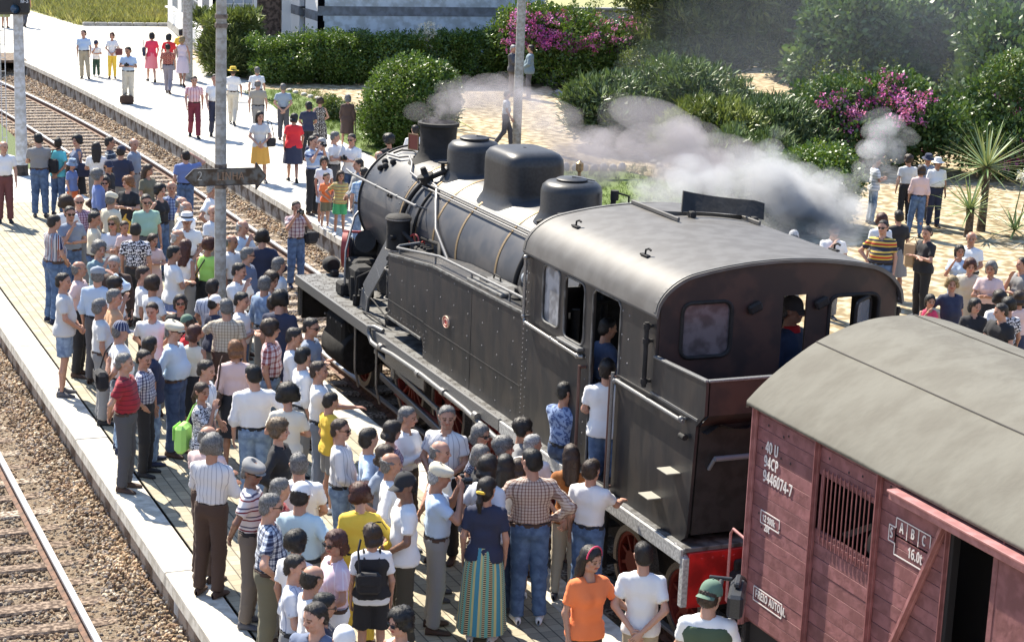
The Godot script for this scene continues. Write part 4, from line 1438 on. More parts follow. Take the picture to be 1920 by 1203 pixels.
	b.quad(Vector3(8.72, 1.05, -15.54), Vector3(11.48, 1.05, -15.54), Vector3(11.48, 2.16, -15.49), Vector3(8.72, 2.16, -15.49), Vector3.FORWARD)
	obj("bunker_rear", b, sootm, lo)
	b = mb(lo)
	b.quad(Vector3(8.72, 2.16, -15.45), Vector3(11.48, 2.16, -15.45), Vector3(11.48, 2.30, -15.30), Vector3(8.72, 2.30, -15.30), Vector3(0, -1, 1))
	b.span(Vector3(8.72, 2.30, -15.33), Vector3(11.48, 2.63, -15.30))
	var flare := obj("bunker_board", b, brown, lo)
	b = mb(lo)
	b.span(Vector3(8.70, 2.63, -15.34), Vector3(11.50, 2.652, -15.285), 0.004)
	obj("bunker_edge", b, pale, flare)
	b = mb(lo)
	b.tube([Vector3(8.85, 1.85, -15.36), Vector3(11.35, 1.85, -15.36)], 0.028, 8)
	b.tube([Vector3(8.85, 1.85, -15.36), Vector3(8.85, 1.72, -15.46)], 0.02, 6)
	obj("rear_rail", b, mat("rail_grey", lin(0.12, 0.13, 0.15), 0.6), lo)
	# coal
	b = mb(lo)
	rows = []
	for i in 12:
		var r := []
		for k in 20:
			var x := lerpf(8.74, 11.46, k / 19.0)
			var z := lerpf(-16.38, -15.34, i / 11.0)
			r.append(Vector3(x, 2.15 + 0.12 * noise.get_noise_2d(x * 3.0, z * 3.0), z))
		rows.append(r)
	b.grid(rows, false, true)
	tag(obj("coal", b, surf(mat("coal", lin(0.012, 0.012, 0.014), 0.5), null, tex["relief"], 2.0, 6.0), lo), "", "", "", "stuff")
	# rear beam
	b = mb(lo)
	b.span(Vector3(8.66, 0.34, -15.46), Vector3(11.54, 0.905, -15.39), 0.006)
	var beam := obj("rear_beam", b, redm, lo)
	b = mb(lo)
	for y in [0.42, 0.84]:
		rivets(b, Vector3(8.8, y, -15.39), Vector3(9.5, y, -15.39), 0.10, Vector3.BACK, 0.014)
		rivets(b, Vector3(10.7, y, -15.39), Vector3(11.4, y, -15.39), 0.10, Vector3.BACK, 0.014)
	tag(obj("beam_rivets", b, redm, beam), "", "", "", "stuff")
	b = mb(lo)
	b.bar(Vector3(8.615, 0.93, -15.62), Vector3(8.645, 0.84, -15.42), 0.03, 0.05)
	b.span(Vector3(8.595, 0.36, -15.46), Vector3(8.66, 0.86, -15.385), 0.004)
	obj("beam_edge", b, whitem, beam)
	b = mb(lo)
	b.span(Vector3(9.15, 0.52, -15.40), Vector3(9.42, 0.80, -15.34), 0.02)
	b.tube([Vector3(XC, 0.5, -15.4), Vector3(XC, 0.45, -15.1)], 0.06, 8)
	b.tube([Vector3(9.75, 0.5, -15.4), Vector3(9.75, 0.5, -15.2), Vector3(9.78, 0.1, -15.05), Vector3(9.9, 0.05, -14.8)], 0.035, 8)
	obj("coupling_box", b, sootm, beam)
	# cab steps down to the platform
	b = mb(lo)
	for q in [[0.14, 8.50], [0.55, 8.60]]:
		b.span(Vector3(q[1] - 0.05, q[0] - 0.02, -17.85), Vector3(8.85, q[0], -17.25), 0.004)
	b.span(Vector3(8.66, 0.10, -17.88), Vector3(8.70, 0.92, -17.85))
	b.span(Vector3(8.66, 0.10, -17.25), Vector3(8.70, 0.92, -17.22))
	obj("cab_step", b, sootm, lo)
	b = mb(lo)
	b.span(Vector3(8.62, 0.10, -17.80), Vector3(8.64, 0.50, -17.50), 0.003)
	obj("step_board", b, mat("step_cream", lin(0.28, 0.265, 0.22), 0.7), lo)

func wood_dark() -> Material:
	return surf(mat("dark_wood", lin(0.03, 0.022, 0.018), 0.8), tex["grime"], null, 1.0)

# ---------------------------------------------------------------- the goods wagon
func letters(called: String, text: String, at: Vector3, height: float, m: Material, parent: Node, turn: Basis, squeeze := 0.75, bold := true) -> void:
	var t := TextMesh.new()
	var f := SystemFont.new()
	f.font_names = PackedStringArray(["Droid Sans"])
	f.font_weight = 700 if bold else 400
	t.font = f
	t.text = text
	t.font_size = 64
	t.pixel_size = height / 46.0
	t.depth = 0.004
	t.curve_step = 4.0
	t.horizontal_alignment = HORIZONTAL_ALIGNMENT_LEFT
	t.vertical_alignment = VERTICAL_ALIGNMENT_BOTTOM
	var o := put(called, t, m, parent)
	o.transform = Transform3D(turn * Basis.from_scale(Vector3(squeeze, 1, 1)), at - (parent as Node3D).position)

func build_wagon() -> void:
	var wg := thing("goods_wagon", "red brown planked goods wagon with grey arched roof, barred window and white lettering", "goods wagon", Vector3(XC, RAIL, -11.0))
	var tones := []
	for i in 4:
		var k: float = [1.0, 0.90, 1.08, 0.97][i]
		tones.append(surf(mat("wagon_plank_%d" % i, lin(0.225 * k, 0.090 * k, 0.092 * k), 0.75), noise_tex("plank_wear", 0.02, 5, FastNoiseLite.TYPE_SIMPLEX_SMOOTH, Color(0.86, 0.83, 0.82), Color.WHITE), tex["relief"], 0.8 + 0.1 * i, 0.35, true))
	var ironm := surf(mat("wagon_iron", lin(0.26, 0.098, 0.096), 0.62), tex["plank_wear"], tex["cloth"], 1.0, 0.3, true)
	var pinkm := surf(mat("wagon_post", lin(0.37, 0.165, 0.16), 0.65), tex["plank_wear"], tex["cloth"], 1.0, 0.3, true)
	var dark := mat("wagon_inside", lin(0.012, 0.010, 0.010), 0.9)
	var canvas := surf(mat("roof_canvas", lin(0.135, 0.128, 0.105), 0.85), noise_tex("canvas", 0.015, 5, FastNoiseLite.TYPE_SIMPLEX_SMOOTH, Color(0.90, 0.89, 0.88), Color.WHITE), tex["relief"], 0.55, 0.6)
	var white := mat("lettering_white", lin(0.58, 0.54, 0.52), 0.8)
	var b: MB
	var x0 := 8.65
	var x1 := 2.0 * XC - x0
	var zf := -14.32       # the end towards the engine
	var zr := -6.4
	# planks of the visible side, cut round the window and the open door
	var holes := [[-13.17, -12.40, 1.86, 2.42], [-11.36, -10.74, 0.72, 2.60]]
	var pitch := 0.1205
	for i in 17:
		var y0 := 0.70 + i * pitch
		var y1 := minf(y0 + pitch - 0.003, 2.70)
		var cuts := [zf, -13.27, -12.34, -11.36, -10.74, -9.7, -8.6, zr]
		for k in cuts.size() - 1:
			var za: float = cuts[k] + 0.01
			var zb: float = cuts[k + 1] - 0.01
			var skip := false
			var mid := (za + zb) * 0.5
			for h in holes:
				if mid > h[0] and mid < h[1] and (y0 + y1) * 0.5 > h[2] and (y0 + y1) * 0.5 < h[3]:
					skip = true
			if skip or zb > -9.0 and i % 2 == 7:
				continue
			b = mb(wg)
			b.span(Vector3(x0 - 0.002 + rng.randf_range(0.0, 0.005), y0, za), Vector3(x0 + 0.03, y1, zb), 0.0025)
			obj("plank", b, tones[(i * 5 + k * 3) % 4], wg)
	# inside and the far side
	b = mb(wg)
	b.span(Vector3(x0 + 0.035, 0.66, zf + 0.02), Vector3(x1 - 0.03, 0.70, zr))
	b.quad(Vector3(x1, 0.6, zf), Vector3(x1, 2.7, zf), Vector3(x1, 2.7, zr), Vector3(x1, 0.6, zr), Vector3.RIGHT)
	b.quad(Vector3(x1 - 0.03, 0.6, zf), Vector3(x1 - 0.03, 2.7, zf), Vector3(x1 - 0.03, 2.7, zr), Vector3(x1 - 0.03, 0.6, zr), Vector3.LEFT)
	for z in [zf, zf + 0.04, zr]:
		b.quad(Vector3(x0, 0.6, z), Vector3(x1, 0.6, z), Vector3(x1, 2.72, z), Vector3(x0, 2.72, z), Vector3.FORWARD)
		for k in 12:
			var xa := lerpf(x0, x1, k / 12.0)
			var xb := lerpf(x0, x1, (k + 1) / 12.0)
			b.quad(Vector3(xa, 2.72, z), Vector3(xb, 2.72, z), Vector3(xb, wagon_roof(xb) - 0.03, z), Vector3(xa, wagon_roof(xa) - 0.03, z), Vector3.FORWARD)
	obj("body_shell", b, ironm, wg)
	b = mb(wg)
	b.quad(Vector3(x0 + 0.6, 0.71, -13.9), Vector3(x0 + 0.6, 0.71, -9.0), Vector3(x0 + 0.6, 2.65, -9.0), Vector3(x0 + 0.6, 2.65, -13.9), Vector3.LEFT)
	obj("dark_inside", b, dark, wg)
	# things seen behind the bars
	b = mb(wg)
	b.box(Vector3(x0 + 0.3, 1.92, -12.55), Vector3(0.3, 0.22, 0.34), 0.03, Basis(Vector3(1, 0.3, 0).normalized(), 0.5))
	b.bar(Vector3(x0 + 0.2, 1.86, -13.1), Vector3(x0 + 0.35, 2.0, -12.9), 0.03, 0.05)
	obj("crate_inside", b, mat("dusty_wood", lin(0.12, 0.09, 0.065), 0.9), wg)
	# posts, frame rails, diagonal brace
	for q in [[zf - 0.0, 0.075, pinkm], [-13.27, 0.07, ironm], [-12.34, 0.07, ironm], [-11.38, 0.05, ironm], [-10.70, 0.06, ironm], [-9.7, 0.07, ironm], [-8.6, 0.07, ironm]]:
		b = mb(wg)
		b.span(Vector3(x0 - 0.028, 0.62, q[0] - q[1] * 0.5), Vector3(x0 + 0.0, 2.70, q[0] + q[1] * 0.5), 0.004)
		b.span(Vector3(x0 - 0.062, 0.62, q[0] + q[1] * 0.5 - 0.016), Vector3(x0 - 0.0275, 2.70, q[0] + q[1] * 0.5 - 0.004), 0.002)
		var post := obj("post", b, q[2], wg)
		b = mb(wg)
		rivets(b, Vector3(x0 - 0.0285, 0.75, q[0] - 0.012), Vector3(x0 - 0.0285, 2.55, q[0] - 0.012), 0.145, Vector3.LEFT, 0.012)
		tag(obj("rivet_heads", b, ironm, post), "", "", "", "stuff")
	b = mb(wg)
	b.bar(Vector3(x0 - 0.014, 2.55, -11.44), Vector3(x0 - 0.014, 0.72, -12.27), 0.075, 0.03, 0.004, Vector3.LEFT)
	b.bar(Vector3(x0 - 0.04, 2.55, -11.41), Vector3(x0 - 0.04, 0.72, -12.24), 0.014, 0.06, 0.002, Vector3.LEFT)
	obj("diagonal_brace", b, pinkm, wg)
	b = mb(wg)
	for i in 5:
		var t := 0.08 + i * 0.2
		var p := Vector3(x0 - 0.030, 2.55, -11.45).lerp(Vector3(x0 - 0.030, 0.72, -12.28), t)
		rivets(b, p, p, 1.0, Vector3.LEFT, 0.014)
	for q in [[2.56, -14.1], [2.53, -13.84], [2.56, -13.76], [2.33, -14.18], [2.33, -14.02], [2.33, -13.86], [2.33, -13.7], [1.73, -14.16], [1.71, -14.0], [1.69, -13.8], [1.62, -14.1], [2.56, -13.1], [2.53, -12.8], [2.56, -12.6], [2.60, -12.2], [2.53, -11.9]]:
		rivets(b, Vector3(x0 - 0.003, q[0], q[1]), Vector3(x0 - 0.003, q[0], q[1]), 1.0, Vector3.LEFT, 0.013)
	tag(obj("bolt_heads", b, mat("bolt_dark", lin(0.04, 0.02, 0.02), 0.6), wg), "", "", "", "stuff")
	# barred window
	b = mb(wg)
	for h in [1.845, 2.43]:
		b.span(Vector3(x0 - 0.012, h - 0.018, -13.18), Vector3(x0 + 0.02, h + 0.018, -12.39), 0.004)
	for z in [-13.18, -12.39]:
		b.span(Vector3(x0 - 0.010, 1.862, z - 0.012), Vector3(x0 + 0.02, 2.412, z + 0.012), 0.003)
	var wf := obj("window_frame", b, ironm, wg)
	for i in 12:
		b = mb(wg)
		var z := -13.13 + i * 0.0625
		b.tube([Vector3(x0 - 0.022, 1.80, z), Vector3(x0 - 0.022, 2.47, z)], 0.006, 6)
		obj("bar", b, ironm, wf)
	# sliding door rail above the doorway and the door leaf beyond
	b = mb(wg)
	b.span(Vector3(x0 - 0.15, 2.57, -12.02), Vector3(x0 - 0.03, 2.64, zr), 0.008)
	b.span(Vector3(x0 - 0.17, 2.635, -12.02), Vector3(x0 - 0.0, 2.655, zr), 0.004)
	obj("door_rail", b, pinkm, wg)
	b = mb(wg)
	b.span(Vector3(x0 - 0.02, 0.72, -11.36), Vector3(x0 + 0.05, 2.60, -11.315), 0.004)
	b.span(Vector3(x0 - 0.02, 0.72, -10.80), Vector3(x0 + 0.05, 2.60, -10.74), 0.004)
	obj("door_post", b, dark, wg)
	b = mb(wg)
	b.span(Vector3(x0 - 0.08, 0.70, -10.76), Vector3(x0 - 0.055, 2.56, -10.70), 0.004)
	b.span(Vector3(x0 - 0.075, 0.70, -10.70), Vector3(x0 - 0.04, 2.56, -9.2), 0.004)
	obj("sliding_door", b, tones[1], wg)
	# white lettering and frames
	var tb := Basis(Vector3.UP, -PI / 2)
	var tx := x0 - 0.0035
	for q in [["40 U", 2.30, -14.12, 0.105], ["94CP", 2.165, -14.13, 0.105], ["9446074-7", 2.03, -14.13, 0.105], ["12 000k", 1.685, -14.09, 0.06], ["20t", 1.60, -14.05, 0.065], ["16.0t", 2.11, -11.90, 0.085], ["S", 2.19, -12.155, 0.085], ["A", 2.27, -12.03, 0.085], ["B", 2.27, -11.88, 0.085], ["C", 2.27, -11.73, 0.085], ["FREIO AUTOM.", 0.945, -14.12, 0.075]]:
		letters("lettering", q[0], Vector3(tx - 0.002, q[1] - 0.02, q[2]), q[3], white, wg, tb, 0.72)
	b = mb(wg)
	for fr in [[1.66, 1.775, -14.12, -13.80], [0.915, 1.045, -14.15, -13.66], [2.24, 2.385, -12.08, -11.62], [2.08, 2.24, -12.08, -11.62], [2.17, 2.30, -12.17, -12.08]]:
		for e in [fr[0], fr[1]]:
			b.span(Vector3(tx - 0.0035, e - 0.005, fr[2]), Vector3(tx, e + 0.005, fr[3]))
		for e in [fr[2], fr[3]]:
			b.span(Vector3(tx - 0.003, fr[0], e - 0.005), Vector3(tx, fr[1], e + 0.005))
	for z in [-11.93, -11.775]:
		b.span(Vector3(tx - 0.003, 2.245, z - 0.005), Vector3(tx, 2.385, z + 0.005))
	obj("painted_frame", b, white, wg)
	# end grab rail and corner
	b = mb(wg)
	b.tube([Vector3(x0 - 0.02, 1.42, -14.30), Vector3(x0 - 0.04, 1.46, -14.52), Vector3(x0 - 0.04, 1.40, -14.56), Vector3(x0 - 0.04, 0.75, -14.56), Vector3(x0 - 0.03, 0.70, -14.36)], 0.014, 6)
	obj("grab_rail", b, pinkm, wg)
	# roof: canvas over an arch, with seams and a worn edge
	b = mb(wg)
	var rows := []
	for i in 31:
		var z := lerpf(zf - 0.06, zr, i / 30.0)
		var r := []
		for k in 41:
			var x := lerpf(8.575, 2.0 * XC - 8.575, k / 40.0)
			var wr := 0.006 * noise.get_noise_2d(x * 2.3, z * 1.7)
			if k < 4:
				wr += 0.012 * noise.get_noise_2d(x * 1.0, z * 7.0)
			r.append(Vector3(x, wagon_roof(x) + wr, z))
		r.push_front(Vector3(8.57, wagon_roof(8.575) - 0.035, z))
		r.push_front(Vector3(8.60, wagon_roof(8.575) - 0.04, z))
		r.append(Vector3(2.0 * XC - 8.57, wagon_roof(8.575) - 0.035, z))
		rows.append(r)
	b.grid(rows, false, true)
	var lo2: Array = []
	for k in rows[0].size():
		var p: Vector3 = rows[0][k]
		lo2.append(p + Vector3(0, -0.03, 0.0))
	b.grid([rows[0], lo2])
	var roof := obj("roof", b, canvas, wg)
	b = mb(wg)
	for x in [9.25, 10.28, 11.05]:
		var pts := []
		for i in 20:
			var z := lerpf(zf - 0.05, zr, i / 19.0)
			pts.append(Vector3(x, wagon_roof(x) + 0.004, z))
		for i in 19:
			b.bar(pts[i], pts[i + 1], 0.012, 0.014)
	obj("roof_seam", b, mat("seam_dark", lin(0.11, 0.10, 0.085), 0.9), roof)
	# underframe
	b = mb(wg)
	b.span(Vector3(x0 + 0.05, 0.40, zf), Vector3(x0 + 0.12, 0.66, zr), 0.01)
	b.span(Vector3(x1 - 0.12, 0.40, zf), Vector3(x1 - 0.05, 0.66, zr), 0.01)
	b.span(Vector3(x0, 0.38, zf - 0.01), Vector3(x1, 0.64, zf + 0.06), 0.01)
	obj("underframe", b, dark, wg)
	for s in [-0.9, 0.9]:
		b = mb(wg)
		b.lathe([Vector2(0.11, 0.0), Vector2(0.09, 0.2), Vector2(0.06, 0.22), Vector2(0.06, 0.42), Vector2(0.20, 0.44), Vector2(0.21, 0.47), Vector2(0.0, 0.50)], Vector3(XC + s, 0.55, zf), Vector3.FORWARD, 18)
		obj("buffer", b, dark, wg)
	for z in [-12.9, -8.4]:
		for s in [-0.86, 0.86]:
			b = mb(wg)
			b.lathe([Vector2(0.0, -0.06), Vector2(0.44, -0.06), Vector2(0.46, 0.0), Vector2(0.44, 0.05), Vector2(0.0, 0.06)], Vector3(XC + s, 0.02, z), Vector3.RIGHT, 28)
			obj("wheel", b, mat("wheel_dark", lin(0.05, 0.035, 0.03), 0.7), wg)

func wagon_roof(x: float) -> float:
	var d := absf(x - XC) / 1.525
	return 2.72 + 0.69 * (1.0 - pow(d, 2.15))

# ---------------------------------------------------------------- lamp posts, signal, sign
func build_street_furniture() -> void:
	var cpost := surf(mat("grey_post", lin(0.40, 0.40, 0.38), 0.8), noise_tex("post_stain", 0.02, 5, FastNoiseLite.TYPE_SIMPLEX_SMOOTH, Color(0.84, 0.82, 0.79), Color.WHITE), tex["relief"], 1.6, 0.3)
	var whitep := surf(mat("signal_white", lin(0.52, 0.55, 0.58), 0.6), tex["post_stain"], tex["relief"], 1.2, 0.3)
	var blackp := surf(mat("signal_black", lin(0.016, 0.017, 0.02), 0.5), tex["fine"], null, 1.5)
	var darkbase := surf(mat("post_dark", lin(0.055, 0.045, 0.04), 0.85), tex["grime"], tex["relief"], 1.5, 0.5)
	var b: MB
	# post with the arrow sign on the island platform
	var po := thing("sign_post", "tall grey metal post rising out of the crowd, carrying the arrow sign", "post", Vector3(7.21, 0, -27.5))
	b = mb(po)
	b.tube([Vector3(7.21, 0, -27.5), Vector3(7.21, 2.0, -27.5), Vector3(7.215, 6.6, -27.5)], [0.088, 0.086, 0.072], 20)
	obj("shaft", b, cpost, po)
	b = mb(po)
	b.lathe([Vector2(0.16, 0.0), Vector2(0.16, 0.02), Vector2(0.10, 0.03), Vector2(0.092, 0.2)], Vector3(7.21, 0, -27.5), Vector3.UP, 20)
	obj("foot", b, darkbase, po)
	b = mb(po)
	for y in [4.98, 4.85, 2.80, 2.50]:
		b.lathe([Vector2(0.078, y - 0.03), Vector2(0.092, y - 0.03), Vector2(0.092, y + 0.03), Vector2(0.078, y + 0.03)], Vector3(7.212, 0, -27.5), Vector3.UP, 20)
	obj("clamp", b, surf(mat("rusty_grey", lin(0.20, 0.16, 0.13), 0.8), tex["grime"], null, 2.0), po)
	# the arrow: square tail cut at the left, arrow head at the right
	var sg := thing("arrow_sign", "weathered grey arrow sign on the tall post, reading 2 LINHA", "sign", Vector3(7.24, 2.655, -27.39))
	var wood := surf(mat("sign_grey", lin(0.16, 0.155, 0.135), 0.85), noise_tex("sign_rust", 0.018, 5, FastNoiseLite.TYPE_SIMPLEX_SMOOTH, Color(0.72, 0.60, 0.50), Color.WHITE), tex["relief"], 1.1, 0.4)
	var edge := mat("sign_edge", lin(0.06, 0.055, 0.05), 0.8)
	var sp := Vector3(7.24, 2.655, -27.39)
	b = mb(sg)
	var ol := PackedVector2Array([Vector2(-0.585, 0.0), Vector2(-0.46, -0.12), Vector2(0.475, -0.12), Vector2(0.475, -0.20), Vector2(0.625, 0.0), Vector2(0.475, 0.20), Vector2(0.475, 0.12), Vector2(-0.46, 0.12)])
	b.prism(ol, func(p: Vector2, d: float) -> Vector3: return sp + Vector3(p.x, p.y, d), -0.012, 0.012, Vector3.BACK)
	obj("board", b, wood, sg)
	b = mb(sg)
	for k in ol.size():
		var p := ol[k]
		var q := ol[(k + 1) % ol.size()]
		b.bar(sp + Vector3(p.x, p.y, 0.0), sp + Vector3(q.x, q.y, 0.0), 0.014, 0.034, 0.003, Vector3.BACK)
	obj("border", b, edge, sg)
	var inkw := mat("sign_ink", lin(0.5, 0.47, 0.40), 0.85)
	var rusti := mat("sign_rust_ink", lin(0.33, 0.21, 0.13), 0.9)
	letters("lettering", "2", sp + Vector3(-0.41, -0.085, 0.0135), 0.13, inkw, sg, Basis.IDENTITY, 0.8, false)
	letters("lettering", "LINHA", sp + Vector3(-0.12, -0.085, 0.0135), 0.115, rusti, sg, Basis.IDENTITY, 0.9, false)
	# signal mast
	var sm := thing("signal_mast", "pale signal mast with dark flared foot and black signal head at the platform end", "signal", Vector3(7.03, -0.12, -44.5))
	b = mb(sm)
	b.tube([Vector3(7.03, 0.16, -44.5), Vector3(7.01, 3.6, -44.5)], [0.135, 0.11], 18)
	obj("mast", b, whitep, sm)
	b = mb(sm)
	b.lathe([Vector2(0.30, -0.40), Vector2(0.26, -0.36), Vector2(0.16, -0.15), Vector2(0.142, 0.0), Vector2(0.140, 0.17)], Vector3(7.03, 0, -44.5), Vector3.UP, 18)
	obj("foot", b, darkbase, sm)
	b = mb(sm)
	b.box(Vector3(6.86, 3.86, -44.38), Vector3(0.78, 0.58, 0.22), 0.05)
	var hd := obj("signal_head", b, blackp, sm)
	b = mb(sm)
	b.lathe([Vector2(0.10, 0.0), Vector2(0.085, 0.012), Vector2(0.0, 0.03)], Vector3(6.91, 3.70, -44.27), Vector3.BACK, 20)
	obj("lens", b, mat("signal_lens", lin(0.03, 0.07, 0.13), 0.15), hd)
	b = mb(sm)
	b.lathe([Vector2(0.105, 0.0), Vector2(0.115, 0.0), Vector2(0.115, 0.12), Vector2(0.108, 0.12), Vector2(0.105, 0.0)], Vector3(6.91, 3.70, -44.27), Vector3.BACK, 20, PI * 0.9, PI * 2.1)
	obj("hood", b, blackp, hd)
	letters("lettering", "M-3", Vector3(7.03, 3.80, -44.268), 0.09, mat("signal_letters", lin(0.5, 0.52, 0.55), 0.7), sm, Basis.IDENTITY, 0.8)
	b = mb(sm)
	for x in [6.60, 6.70]:
		b.tube([Vector3(x, -0.1, -44.45), Vector3(x, 3.6, -44.45)], 0.011, 5)
	for k in 11:
		b.tube([Vector3(6.60, 0.2 + k * 0.3, -44.45), Vector3(6.70, 0.2 + k * 0.3, -44.45)], 0.009, 5)
	obj("ladder", b, whitep, sm)
	# lamp posts
	for q in [[15.15, -62.0, 0.15, "grey lamp post on the far platform near the white building"], [20.3, -46.8, 0.115, "pale lamp post rising out of the smoke in the garden"]]:
		var lp := thing("lamp_post", q[3], "lamp post", Vector3(q[0], 0, q[1]), 0.0, "lamp posts of the station")
		b = mb(lp)
		b.tube([Vector3(q[0], -0.05, q[1]), Vector3(q[0], 3.5, q[1]), Vector3(q[0], 6.5, q[1])], [q[2] * 1.1, q[2], q[2] * 0.7], 14)
		obj("shaft", b, cpost, lp)
		b = mb(lp)
		b.tube([Vector3(q[0], 6.4, q[1]), Vector3(q[0] + 0.1, 6.7, q[1]), Vector3(q[0] - 0.4, 6.85, q[1]), Vector3(q[0] - 1.0, 6.85, q[1])], 0.04, 8)
		obj("bracket", b, cpost, lp)
		b = mb(lp)
		b.box(Vector3(q[0] - 1.15, 6.82, q[1]), Vector3(0.6, 0.12, 0.25), 0.05)
		obj("lantern", b, whitep, lp)
	b = mb()

# ---------------------------------------------------------------- buildings
func build_buildings() -> void:
	var white := surf(mat("lime_wash", lin(0.76, 0.76, 0.74), 0.9), null, tex["relief"], 0.5, 0.6, true)
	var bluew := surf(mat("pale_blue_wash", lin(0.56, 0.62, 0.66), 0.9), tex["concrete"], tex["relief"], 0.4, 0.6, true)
	var greyb := surf(mat("grey_band", lin(0.20, 0.215, 0.235), 0.9), tex["concrete"], tex["relief"], 0.5, 0.5, true)
	var plinth := surf(mat("plinth_grey", lin(0.30, 0.30, 0.29), 0.9), tex["concrete"], tex["relief"], 0.5, 0.6, true)
	var glassm := mat("window_dark", lin(0.10, 0.115, 0.135), 0.15)
	var barm := mat("window_bars", lin(0.30, 0.32, 0.34), 0.7)
	var brownd := surf(mat("brown_door", lin(0.15, 0.105, 0.08), 0.8), tex["grime"], null, 1.0, 0.0, true)
	var b: MB
	# long white building beside the platform: a wall of windows facing the track
	var s1 := thing("station_building", "white station building with tall barred windows along the platform", "building", Vector3(18, 0, -73))
	var slope := (17.15 - 19.2) / (-66.6 + 81.0)
	var fw := func(u: float, v: float, d: float) -> Vector3: return Vector3(17.15 + (u + 66.6) * -0.125 + d, v, u)
	b = mb(s1)
	var hs := []
	for k in 4:
		hs.append([-69.6 - k * 3.3, -67.4 - k * 3.3, 1.0, 3.4])
	wall_with_holes(fw, -81.0, -66.6, 0.25, 5.2, hs, 0.0, 0.25, Vector3.RIGHT, b)
	b.quad(Vector3(17.15, 0.25, -66.6), Vector3(20.6, 0.25, -66.6), Vector3(20.6, 0.9, -66.6), Vector3(17.15, 0.9, -66.6), Vector3.BACK)
	b.quad(Vector3(17.15, 3.3, -66.6), Vector3(20.6, 3.3, -66.6), Vector3(20.6, 5.2, -66.6), Vector3(17.15, 5.2, -66.6), Vector3.BACK)
	b.quad(Vector3(17.15, 0.9, -66.6), Vector3(17.6, 0.9, -66.6), Vector3(17.6, 3.3, -66.6), Vector3(17.15, 3.3, -66.6), Vector3.BACK)
	b.quad(Vector3(18.62, 0.9, -66.6), Vector3(18.75, 0.9, -66.6), Vector3(18.75, 3.3, -66.6), Vector3(18.62, 3.3, -66.6), Vector3.BACK)
	b.quad(Vector3(19.65, 0.25, -66.6), Vector3(20.6, 0.25, -66.6), Vector3(20.6, 3.3, -66.6), Vector3(19.65, 3.3, -66.6), Vector3.BACK)
	obj("wall", b, white, s1)
	b = mb(s1)
	b.quad(fw.call(-81.0, 0.0, -0.03), fw.call(-66.6, 0.0, -0.03), fw.call(-66.6, 0.30, -0.03), fw.call(-81.0, 0.30, -0.03), Vector3.LEFT)
	b.quad(Vector3(17.12, 0.0, -66.57), Vector3(20.6, 0.0, -66.57), Vector3(20.6, 0.30, -66.57), Vector3(17.12, 0.30, -66.57), Vector3.BACK)
	obj("plinth", b, plinth, s1)
	b = mb(s1)
	b.quad(fw.call(-81.0, 5.2, -0.25), fw.call(-66.4, 5.2, -0.25), Vector3(27, 6.6, -66.4), Vector3(27, 6.6, -81.0), Vector3.UP)
	b.quad(Vector3(19.2, 0, -81), Vector3(27, 0, -81), Vector3(27, 5.2, -81), Vector3(19.2, 5.2, -81), Vector3.FORWARD)
	obj("roof", b, surf(mat("roof_tile", lin(0.30, 0.14, 0.08), 0.9), tex["speck"], tex["relief"], 0.8, 2.0, true), s1)
	for h in hs:
		b = mb(s1)
		b.quad(fw.call(h[0], h[2], 0.16), fw.call(h[1], h[2], 0.16), fw.call(h[1], h[3], 0.16), fw.call(h[0], h[3], 0.16), Vector3.LEFT)
		var wn := obj("window", b, glassm, s1)
		b = mb(s1)
		for k in 8:
			var u: float = lerpf(h[0], h[1], k / 7.0)
			b.bar(fw.call(u, h[2], 0.06), fw.call(u, h[3], 0.06), 0.035, 0.03)
		for k in 4:
			var v: float = lerpf(h[2], h[3], k / 3.0)
			b.bar(fw.call(h[0], v, 0.055), fw.call(h[1], v, 0.055), 0.03, 0.04)
		obj("window_bars", b, barm, wn)
		b = mb(s1)
		b.box(fw.call((h[0] + h[1]) * 0.5, h[2] - 0.03, -0.02), Vector3(0.24, 0.06, h[1] - h[0] + 0.1), 0.01)
		obj("sill", b, white, wn)
	# things stacked behind the second window
	b = mb(s1)
	b.box(fw.call(-68.5, 1.35, 0.11), Vector3(0.06, 0.7, 1.9), 0.02)
	obj("window_display", b, surf(mat("tan_goods", lin(0.35, 0.24, 0.16), 0.9), tex["grime"], null, 1.0), s1)
	# end wall: a glazed window and a brown door recess
	b = mb(s1)
	b.quad(Vector3(17.6, 0.9, -66.75), Vector3(18.62, 0.9, -66.75), Vector3(18.62, 3.3, -66.75), Vector3(17.6, 3.3, -66.75), Vector3.BACK)
	var gw := obj("window", b, mat("sky_glass", lin(0.42, 0.46, 0.52), 0.2), s1)
	b = mb(s1)
	for k in 4:
		b.span(Vector3(17.6 + k * 0.34 - 0.015, 0.9, -66.72), Vector3(17.6 + k * 0.34 + 0.015, 3.3, -66.69))
	for k in 5:
		b.span(Vector3(17.6, 0.9 + k * 0.6 - 0.015, -66.725), Vector3(18.62, 0.9 + k * 0.6 + 0.015, -66.695))
	obj("glazing_bar", b, white, gw)
	b = mb(s1)
	b.span(Vector3(18.75, 1.0, -66.8), Vector3(19.65, 3.3, -66.72), 0.01)
	obj("door", b, brownd, s1)
	b = mb(s1)
	b.span(Vector3(18.72, 0.0, -66.66), Vector3(19.66, 1.0, -66.58), 0.01)
	obj("threshold_wall", b, greyb, s1)
	# the second building: its shaded wall with a dark band
	var s2 := thing("garden_building", "pale blue shaded building with a dark grey band behind the hedge", "building", Vector3(24, 0, -66))
	b = mb(s2)
	var fz := func(u: float, v: float, d: float) -> Vector3: return Vector3(20.0 + d, v, u)
	wall_with_holes(fz, -68.8, -63.5, 0.0, 1.80, [[-67.6, -66.9, 1.15, 1.8], [-65.6, -64.9, 1.15, 1.8]], 0.0, 0.25, Vector3.RIGHT, b)
